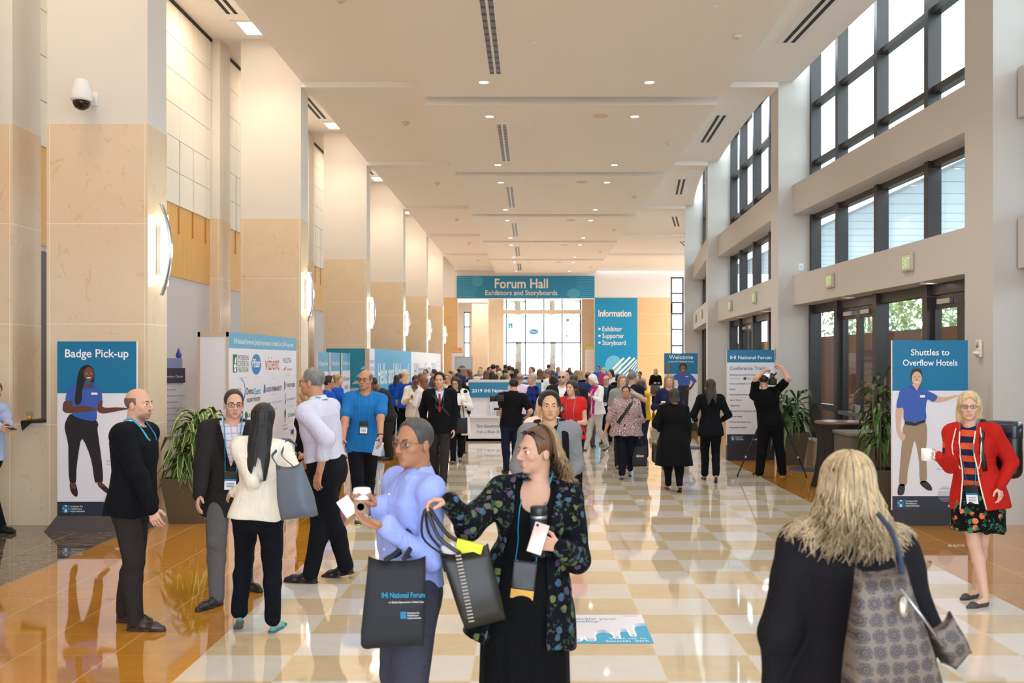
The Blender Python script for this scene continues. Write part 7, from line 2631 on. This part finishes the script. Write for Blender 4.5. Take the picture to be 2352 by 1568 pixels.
# papers in the hand of the man in the blue shirt
c = hold('blueshirt', 'L', .09, .01)
b = MB(); b.rbox((-.06, -.006, -.15), (.05, .006, .02), mat(srgb(196, 206, 224), .5, var=.06), .003, Matrix.Translation(c) @ Matrix.Rotation(.25, 4, 'Y') @ Matrix.Rotation(.5, 4, 'Z')); tag(b.build('brochure'), 'pale folded brochure in the hand of the man in the blue shirt', 'brochure')
# tripod and camera
A = pz(1774, 884, 16.88)
t = empty('camera_tripod', (A.x, A.y, 0), 0, 'black tripod carrying the video camera beside the conference tracks sign', 'tripod')
for (u, v) in ((1694, 1094), (1852, 1096), (1787, 1083)):
    e = at(u, v) - Vector((A.x, A.y, 0))
    b = MB(); top = Vector((0, 0, A.z - .16)); mid = top.lerp(e, .5)
    d = (e - top)
    b.tube([top, mid], .016, M_BLACK, 8); b.tube([mid, e + Vector((0, 0, .02))], .011, M_BLACK, 8); b.tube([mid - d * .02, mid + d * .02], .021, M_BLACK, 8); b.tube([top.lerp(e, .76) - d * .012, top.lerp(e, .76) + d * .012], .016, M_STEEL, 8)
    b.lathe([(.018, 0), (.014, .03)], M_BLACK, 10, Matrix.Translation(e)); b.build('leg', t)
b = MB(); b.tube([(0, 0, A.z - .42), (0, 0, A.z - .05)], .018, M_BLACK, 10); b.lathe([(.045, A.z - .2), (.05, A.z - .14), (.03, A.z - .12)], M_BLACK, 14); b.lathe([(.036, A.z - .07), (.036, A.z - .04)], mat(srgb(150, 40, 36), .4), 14); b.build('centre_column', t)
b = MB(); b.tube([(.03, -.02, A.z - .03), (.1, -.12, A.z - .12), (.13, -.16, A.z - .2)], .009, M_BLACK, 8); b.build('pan_handle', t)
t = empty('video_camera', (A.x, A.y, A.z), 0, 'black video camera with a lit flip screen on the tripod', 'camera')
b = MB(); b.rbox((-.055, -.10, .0), (.055, .12, .11), M_BLACK, .012); b.rbox((-.03, -.08, .11), (.03, .06, .14), M_BLACK, .01); b.tube([(0, -.06, .12), (.0, -.04, .19), (0, .08, .19), (0, .1, .13)], .014, M_BLACK, 8); b.build('body', t)
b = MB(); b.tube([(0, .1, .055), (0, .26, .055)], .045, M_BLACK, 18); b.build('lens', t)
b = MB(); b.rbox((-.16, -.04, .135), (-.055, -.025, .20), M_BLACK, .005); b.rect(-.152, .142, -.063, .193, -.0415, glow((.75, .85, 1), 1.4, 'screen_glow')); b.build('flip_screen', t)
b = MB(); b.tube([(.04, .06, .16), (.045, -.08, .2)], .014, mat(srgb(36, 36, 40), .9), 10); b.build('microphone', t)
# hand held camera rig of the man in the black polo
c = pz(1142, 915, 17.15)
t = empty('video_camera', c, 0, 'black hand held video camera of the man in the black polo', 'camera')
b = MB(); b.rbox((-.02, -.06, -.05), (.12, .07, .06), M_BLACK, .012); b.tube([(.02, 0, .06), (.03, 0, .1), (.1, 0, .1), (.11, 0, .06)], .012, M_BLACK, 8); b.build('body', t)
b = MB(); b.tube([(-.01, 0, 0), (-.12, 0, 0)], .05, M_BLACK, 18); b.tube([(-.09, 0, 0), (-.125, 0, 0)], .056, M_BLACK, 18); b.build('lens', t)
b = MB(); b.tube([(.05, 0, -.05), (.04, 0, -.16), (.0, 0, -.17)], .014, M_BLACK, 8); b.rbox((-.06, -.02, -.2), (.05, .02, -.16), M_BLACK, .008); b.build('grip', t)


def small_bag(key, sd, label, w=.26, h=.32, m=None, txt=None, name='tote_bag', dr=.16, d=.09):
    c = hold(key, sd, .08, .01) + Vector((0, 0, -dr))
    pn = (lambda b: b.text(txt, 0, -h * .55, .07, -d * .62, T_TXT, 'C', .008, .13)) if txt else None
    return tote(name, c, w, d, h, m or M_TOTE, label, 0, 0, None, [([(-w * .22, -.02, 0), (-.02, -.01, dr * .8), (0, 0, dr), (.02, -.01, dr * .8), (w * .22, -.02, 0)], .009), ([(-w * .22, .02, 0), (-.02, .02, dr * .8), (0, .02, dr), (.02, .02, dr * .8), (w * .22, .02, 0)], .009)], 1.04, 0, panel=pn)


small_bag('patterned', 'L', 'black tote bag with white lettering carried by the woman in the paisley blouse', .24, .34, None, 'vizient')
small_bag('cardigan', 'L', 'large black handbag carried by the woman in the long cardigan', .3, .28, M_LEATH, None, 'handbag', .2, .14)
# ---------------------------------------------------------------- the people farther down the hall
_cc = {}


def cl(c):
    if c not in _cc:
        _cc[c] = cloth(srgb(*c))
    return _cc[c]


BLU, WHT, BK, NV, GR, BR, TAN_ = (26, 84, 190), (228, 224, 220), (24, 24, 27), (34, 40, 66), (120, 120, 122), (70, 58, 52), (196, 164, 124)


def cw(label, u, top, Y, face, hd, sex, skin, hair, tc, bc=BK, key=None, jk=None, sl='long', xtra=(), hem=None, **kw):
    wear = [('trousers', cl(bc), {'off': .013})]
    hem = hem if hem is not None else -.12
    if jk:
        wear += [('top', 'shirt', cl(tc), {'off': .010, 'hem': -.08, 'sleeve': 'short', 'fold': .001}), ('top', 'jacket', cl(jk), {'off': .026, 'hem': -.25, 'v': .5, 'vw': .06, 'fold': .005})]
    else:
        wear += [('top', 'shirt', tc if not isinstance(tc, tuple) else cl(tc), {'off': .018, 'hem': hem, 'sleeve': sl, 'fold': .005})]
    wear += [('shoes', M_LEATH, None, 'flat' if sex == 'f' else 'shoe')]
    p = Person(label, Y, u, top, face=face, head=hd, sex=sex, skin=skin, hair=hair, wear=wear, xtra=xtra, **kw)
    if key:
        PPL[key] = p
    return p


LY = ('lanyard', None, .3, 'std')
GL = ('glasses', None, None, 'rect')
# by the left columns
cw('young man in a royal blue polo looking right, behind the tall man', 754, 863, 17.6, 100, 96, 'm', 'tan', ('thick', 'black'), BLU, BK, sl='short', xtra=(GL,))
cw('woman with tied back fair hair in a royal blue polo beside the narrow panels', 775, 860, 20.2, 80, 76, 'f', 'fair', ('bun', 'dkblond'), BLU, BK, sl='short')
cw('balding man in a brown suit behind the man in the blue short sleeved shirt', 846, 852, 20.6, -70, -78, 'm', 'tan', ('ring', 'dark'), (226, 220, 226), BR, jk=BR)
cw('heavy man in a charcoal fleece bending over his phone', 893, 867, 19.9, -70, -80, 'm', 'brown', ('thick', 'black'), (62, 62, 66), (66, 62, 64), pitch=34, lean=.30, w=1.22, key='fleece', L=('b', -.02, .30, -.20), R=('b', -.02, .30, -.22), xtra=(('lanyard', None, .55, None),))
cw('dark haired volunteer in blue at the hello wall, back turned', 911, 861, 26.5, 176, 180, 'f', 'tan', ('bob', 'dark'), BLU, BK, sl='short')
cw('reddish haired volunteer in blue facing the hello wall', 921, 857, 27.6, 130, 120, 'm', 'fair', ('short', 'auburn'), BLU, BK, sl='short')
cw('blond volunteer in royal blue seen from behind at the hello wall', 933, 853, 24.2, 172, 176, 'f', 'fair', ('bob', 'blond'), BLU, BK, sl='elbow', w=1.1)
cw('woman with glasses in a white cardigan over a dotted top reading a paper', 952, 861, 22.0, 14, 18, 'f', 'brown', ('short', 'dark'), (128, 124, 122), (188, 172, 162), pitch=24, jk=(236, 230, 218), key='reader', R=('b', -.03, .27, -.18), L=('b', -.03, .27, -.18), xtra=(GL,))
cw('woman with auburn hair in a white jacket, turned away beside the reader', 973, 865, 20.8, -128, -120, 'f', 'light', ('wavy', 'auburn', .12), (226, 218, 216), (50, 48, 54), L=('b', .0, .24, -.22))
cw('brown haired woman just behind the white jacketed woman', 966, 857, 27.0, 190, 150, 'f', 'light', ('bob', 'auburn'), (176, 172, 186), BK)
cw('man with dark hair and glasses before the white end of the hello wall', 978, 848, 31.0, -16, -20, 'm', 'light', ('short', 'dark'), (196, 204, 232), NV, xtra=(GL,))
cw('man in a blue polo looking left behind the man with the red tie', 997, 848, 30.0, -70, -80, 'm', 'light', ('thick', 'dark'), BLU, BK, sl='short')
cw('dark skinned woman in tan partly behind the man with the red tie', 996, 864, 22.4, 6, 0, 'f', 'dark', ('short', 'black'), TAN_, BK)
cw('woman with glasses in a beige jacket between the red tie and the white cardigan', 1029, 857, 22.8, -8, -14, 'f', 'light', ('bob', 'dkblond', .1), (236, 216, 182), BK, xtra=(GL,))
cw('short haired person with brown hair far behind the beige jacket', 1035, 851, 36.5, 150, 140, 'm', 'light', ('short', 'brown'), (206, 180, 140), BK)
cw('white haired volunteer in a blue polo beside the picture board', 1046, 849, 33.0, -96, -100, 'm', 'fair', ('ring', 'white'), BLU, BK, sl='short')
cw('dark haired person behind the white haired volunteer', 1054, 846, 36.0, 172, 176, 'm', 'tan', ('short', 'black'), (40, 60, 110), BK)
cw('woman with a dark topknot in black behind the white cardigan', 1053, 855, 21.2, 170, 170, 'f', 'tan', ('long', 'black', .2), BK, BK)
p = cw('woman in a long white cardigan and navy dress reading a programme', 1049, 862, 19.4, 2, -10, 'f', 'fair', ('wavy', 'dark', .17), (44, 30, 46), (26, 26, 30), pitch=18, key='wcard', stance='walk', R=('b', -.04, .27, -.20), L=('b', -.02, .26, -.22), w=1.12, xtra=(GL,))
p.w_top('long_cardigan', cl((236, 230, 222)), .028, -.62, open=(.05, .075, .10), flare=.05)
p.w_skirt('navy_skirt', cl((34, 34, 62)), .72, .016, .03)
# crowd behind the desk
DK = [
    ('woman with long brown hair left end behind the desk, in profile', 1078, 849, 32, -96, -100, 'f', 'light', ('long', 'brown', .22), (92, 66, 60)),
    ('elderly fair haired woman in pale pink facing the viewer behind the desk', 1103, 846, 33, 4, 6, 'f', 'fair', ('bob', 'blond', .07), (238, 216, 212)),
    ('person with black hair hidden behind the woman in pale pink', 1104, 843, 37, 176, 176, 'm', 'tan', ('short', 'black'), (44, 120, 150)),
    ('brown haired volunteer in blue behind the desk, back turned', 1117, 850, 30.4, 172, 172, 'f', 'light', ('bob', 'brown', .12), BLU),
    ('dark haired man facing right above the blue volunteer', 1124, 842, 34.6, 30, 34, 'm', 'tan', ('short', 'dark'), (150, 150, 160)),
    ('tall man with black hair in a pale shirt, back turned behind the desk', 1133, 836, 33.5, 172, 150, 'm', 'light', ('short', 'black'), (222, 206, 200)),
    ('man in profile just right of the tall black haired man', 1142, 838, 36.5, 96, 98, 'm', 'light', ('short', 'dark'), (120, 116, 120)),
    ('brown bobbed woman right of the tall man, back turned', 1146, 844, 31.2, 186, 186, 'f', 'light', ('bob', 'brown'), (150, 140, 150)),
    ('woman with long black hair nearest the desk, back turned', 1130, 852, 27.6, 178, 178, 'f', 'tan', ('long', 'black', .25), BK),
    ('woman with dark brown hair low behind the desk', 1138, 858, 26.3, 184, 184, 'f', 'light', ('long', 'dark', .2), (40, 34, 36)),
    ('woman with long straight blond hair behind the desk', 1147, 852, 27.0, 182, 182, 'f', 'fair', ('long', 'blond', .28), (140, 120, 96)),
    ('dark skinned man far behind the desk under the window edge', 1161, 836, 39, 178, 178, 'm', 'dark', ('crop', 'black'), (60, 62, 74)),
    ('black haired woman behind the long blond hair', 1160, 847, 30.0, 172, 172, 'f', 'tan', ('bob', 'black', .1), (50, 50, 60)),
    ('man in a black jacket with short dark hair, back turned behind the desk', 1170, 839, 33.0, 176, 176, 'm', 'light', ('short', 'dark'), (32, 34, 42)),
    ('black haired head nearest the right half of the desk', 1155, 862, 26.0, 174, 174, 'f', 'tan', ('bob', 'black'), BK),
    ('woman with a low blond bun looking right behind the desk', 1164, 857, 28.2, 110, 100, 'f', 'fair', ('bun', 'dkblond'), (64, 62, 70)),
    ('dark haired woman at the right end of the crowd behind the desk', 1186, 846, 32.0, 176, 176, 'f', 'light', ('long', 'dark', .18), (40, 40, 48)),
    ('half hidden person behind the black jacketed man', 1177, 842, 36.5, 190, 190, 'm', 'tan', ('short', 'dark'), (46, 46, 54))]
for d in DK:
    cw(*d)
# middle, around the young man in grey
cw('bald man in a pink shirt with his back turned, right of the desk', 1194, 855, 21.4, 172, 168, 'm', 'tan', ('ring', 'grey'), (226, 204, 226), (60, 58, 64))
cw('tall balding volunteer in a blue polo behind the plaid shirt', 1222, 842, 26.0, -24, -36, 'm', 'light', ('short', 'brown'), BLU, BK, sl='short', R=('b', .06, .22, -.12))
cw('grey haired man in a blue and black plaid shirt beside the desk', 1224, 856, 20.0, -78, -70, 'm', 'light', ('crop', 'silver'), cloth(srgb(34, 62, 150), srgb(16, 18, 34), 'plaid', 1.4), (40, 42, 56))
cw('woman with a brown bob and white top, back turned', 1240, 847, 25.6, 176, 176, 'f', 'light', ('bob', 'brown', .09), WHT, BK)
cw('grey haired man in a pale grey shirt looking left', 1257, 847, 27.4, -96, -92, 'm', 'tan', ('short', 'grey'), (212, 212, 222), (90, 90, 96))
cw('man in an olive grey jacket far off before the window, back turned', 1260, 836, 43, 172, 160, 'm', 'tan', ('short', 'dark'), (86, 82, 72), BK)
cw('fair haired volunteer in blue far off before the window', 1282, 842, 44, 60, 66, 'f', 'light', ('long', 'dkblond', .2), BLU, BK, sl='short')
cw('woman with a dark bun and a red collared top, back turned', 1271, 862, 18.2, 174, 174, 'f', 'tan', ('bun', 'dark'), (222, 208, 196), BK)
cw('bald man in dark sunglasses, black jacket and white shirt', 1292, 849, 17.2, -8, -12, 'm', 'fair', ('none', 'dark'), (236, 232, 236), BK, jk=(44, 42, 46), beard=.5, xtra=(('glasses', None, M_SHADE, 'rect'),))
cw('black haired man just behind the man in sunglasses', 1306, 850, 25.0, -40, -40, 'm', 'light', ('thick', 'black'), WHT, BK)
cw('red haired woman far off by the lime sign', 1308, 843, 47, 176, 176, 'f', 'fair', ('long', 'red', .22), (120, 70, 60), BK)
cw('man with greying black hair behind the woman in red', 1318, 858, 19.0, 170, 160, 'm', 'tan', ('short', 'dgrey'), (50, 50, 58), BK)
cw('woman in a black jacket with wavy fair brown hair, back turned', 1332, 850, 27.5, 178, 178, 'f', 'light', ('wavy', 'dkblond', .1), BK, BK)
cw('fair woman in profile left of the black jacket', 1325, 849, 32, 94, 90, 'f', 'fair', ('bob', 'dkblond'), (206, 186, 176), BK)
cw('woman in a red top with straight dark hair and a blue lanyard', 1314, 872, 14.6, -14, -34, 'f', 'light', ('long', 'dark', .17), (196, 40, 32), (26, 26, 30), sl='cap', key='redtop', R=('b', .0, .22, -.14), L=('b', -.08, .24, -.30), xtra=(('lanyard', cloth(srgb(90, 140, 196)), .2, None), ('watch', 'L')))
cw('balding man in a navy shirt and brown trousers, back turned', 1351, 852, 22.7, 168, 172, 'm', 'brown', ('ring', 'dark'), (34, 52, 100), (86, 72, 64), w=1.2)
cw('white haired woman in white with a magenta scarf reading a leaflet', 1372, 857, 21.9, -66, -78, 'f', 'fair', ('bob', 'white', .05), (238, 236, 238), (196, 190, 186), pitch=24, stance='walk', key='scarf', R=('b', -.02, .26, -.16), L=('b', .0, .27, -.14), sl='three', xtra=(('scarf', cloth(srgb(176, 44, 122))), ('watch', 'L')))
cw('dark haired volunteer in a blue polo under the Information banner', 1375, 840, 45, -20, -30, 'm', 'tan', ('thick', 'dark'), BLU, BK, sl='short')
cw('short fair haired woman with a pink scarf under the Information banner', 1387, 844, 43, 160, 150, 'f', 'fair', ('bob', 'blond', .04), (176, 60, 120), BK)
cw('woman with long dark hair in a white top before the banner circle', 1404, 848, 31.5, -40, -56, 'f', 'light', ('long', 'dark', .18), (234, 224, 228), BK, xtra=(LY,))
cw('person in black with smooth black hair, back turned before the banner', 1420, 858, 27.5, 174, 174, 'f', 'tan', ('bob', 'black', .05), (20, 20, 22), BK)
cw('balding man with glasses and a black jacket behind the magenta scarf', 1393, 861, 23.6, -20, -26, 'm', 'light', ('ring', 'dark'), (60, 66, 80), BK, jk=(36, 36, 42), xtra=(GL, ('lanyard', None, .3, 'std')))
cw('woman with long fair hair in a grey tee behind the paisley blouse', 1429, 860, 18.3, 8, 6, 'f', 'fair', ('long', 'dkblond', .28), (148, 144, 142), (60, 60, 66), sl='short', L=('b', .05, .22, -.02))
cw('grey haired man in a navy suit turned away beside the grey tee', 1452, 853, 19.6, 140, 120, 'm', 'light', ('short', 'grey'), (214, 214, 230), NV, jk=(36, 42, 62))
cw('woman with curly fair hair behind the navy suit', 1450, 848, 35, 178, 178, 'f', 'fair', ('curly', 'dkblond', .08), (140, 130, 140), BK)
cw('woman with hair pulled back in a pale blouse by the stone wall', 1470, 853, 36, -20, -24, 'f', 'tan', ('bun', 'dark'), (206, 196, 188), BK)
cw('woman in a mustard yellow top with folded arms and dark jeans', 1479, 872, 20.2, -80, -96, 'f', 'light', ('long', 'brown', .15), (222, 176, 40), (40, 46, 70), pitch=14, sl='short', R=('b', -.14, .20, -.20), L=('b', -.14, .22, -.22))
p = cw('blond woman in a black top and spotted skirt holding a grey bag', 1506, 846, 38.6, 4, 0, 'f', 'fair', ('long', 'blond', .2), (22, 22, 24), (20, 20, 22), key='spotted', R=('b', -.05, .2, -.26), L=('b', -.05, .2, -.26))
p.w_skirt('spotted_skirt', cloth(srgb(220, 216, 214), srgb(44, 42, 46), 'spots'), .62, .02, .07)
cw('woman with wavy fair brown hair in navy holding a tan cup', 1537, 860, 18.4, -6, -8, 'f', 'light', ('wavy', 'dkblond', .22), (34, 40, 78), (30, 32, 48), key='tancup', R=('b', .02, .22, -.24))
cw('woman with fair hair in a pale pink jacket hidden behind the young man in grey', 1250, 906, 10.6, 10, 8, 'f', 'fair', ('wavy', 'blond', .12), (240, 206, 192), (120, 110, 110))
cw('man at the left edge in a pale blue shirt looking at his phone', -32, 872, 11.0, 62, 60, 'm', 'light', ('short', 'brown'), (170, 184, 220), (34, 36, 52), key='edge', pitch=25, feet=((2, 1222, 0, 70), (-60, 1236, 0, 70)), R=('px', 8, 985, -.25), L=('px', 22, 982, -.1))
cw('woman in black half hidden behind the tall man in the pale shirt', 701, 898, 13.4, -70, -80, 'f', 'light', ('bob', 'dkblond'), BK, BK)
# ---- what they hold
def sheet(key, sd, label, w, h, m, cat='paper', name='leaflet', rx=-.9, off=(0, 0, 0), rz=0.0):
    c = hold(key, sd, .1, .02) + Vector(off)
    b = MB(); b.rbox((-w / 2, -.003, -h / 2), (w / 2, .003, h / 2), m, .002, Matrix.Translation(c) @ Matrix.Rotation(rz, 4, 'Z') @ Matrix.Rotation(rx, 4, 'X'))
    return tag(b.build(name), label, cat)


sheet('reader', 'R', 'small pale paper read by the woman in the dotted top', .11, .15, mat(srgb(226, 206, 196), .6), off=(.05, 0, .04))
sheet('wcard', 'R', 'white National Forum programme held by the woman in the long white cardigan', .19, .24, T_WHITE, name='programme', rx=-.35, off=(.06, -.02, .06))
sheet('scarf', 'R', 'open leaflet read by the white haired woman', .24, .26, mat(srgb(206, 210, 214), .5, var=.2, scale=14), rx=-1.0, off=(-.06, 0, .05), rz=.5)
sheet('redtop', 'R', 'black phone held up by the woman in red', .07, .14, M_BLACK, 'phone', 'mobile_phone', -.3, (0, 0, .02))
sheet('edge', 'R', 'black phone held by the man at the left edge', .07, .14, M_BLACK, 'phone', 'mobile_phone', -1.2, (.03, 0, .02), 1.2)
c = hold('tancup', 'R', .08, .04)
t = empty('coffee_cup', c + Vector((0, 0, -.05)), 0, 'tan paper cup held by the woman in navy before the Welcome sign', 'cup')
b = MB(); b.lathe([(.03, 0), (.042, .11)], mat(srgb(206, 130, 70), .6), 18); b.build('cup', t)
b = MB(); b.lathe([(.044, .108), (.044, .12), (.036, .13), (0, .13)], M_WHITE, 18); b.build('lid', t)
small_bag('spotted', 'R', 'grey square bag held by the woman in the spotted skirt', .36, .34, mat(srgb(92, 84, 80), .6), None, 'handbag', .06, .12)
small_bag('redtie', 'R', 'dark shoulder satchel at the hip of the man with the red tie', .26, .2, M_LEATH, None, 'satchel', .02, .07)
small_bag('wcard', 'L', 'black tote bag swinging from the woman in the long white cardigan', .22, .30, None, None, 'tote_bag', .26, .08)
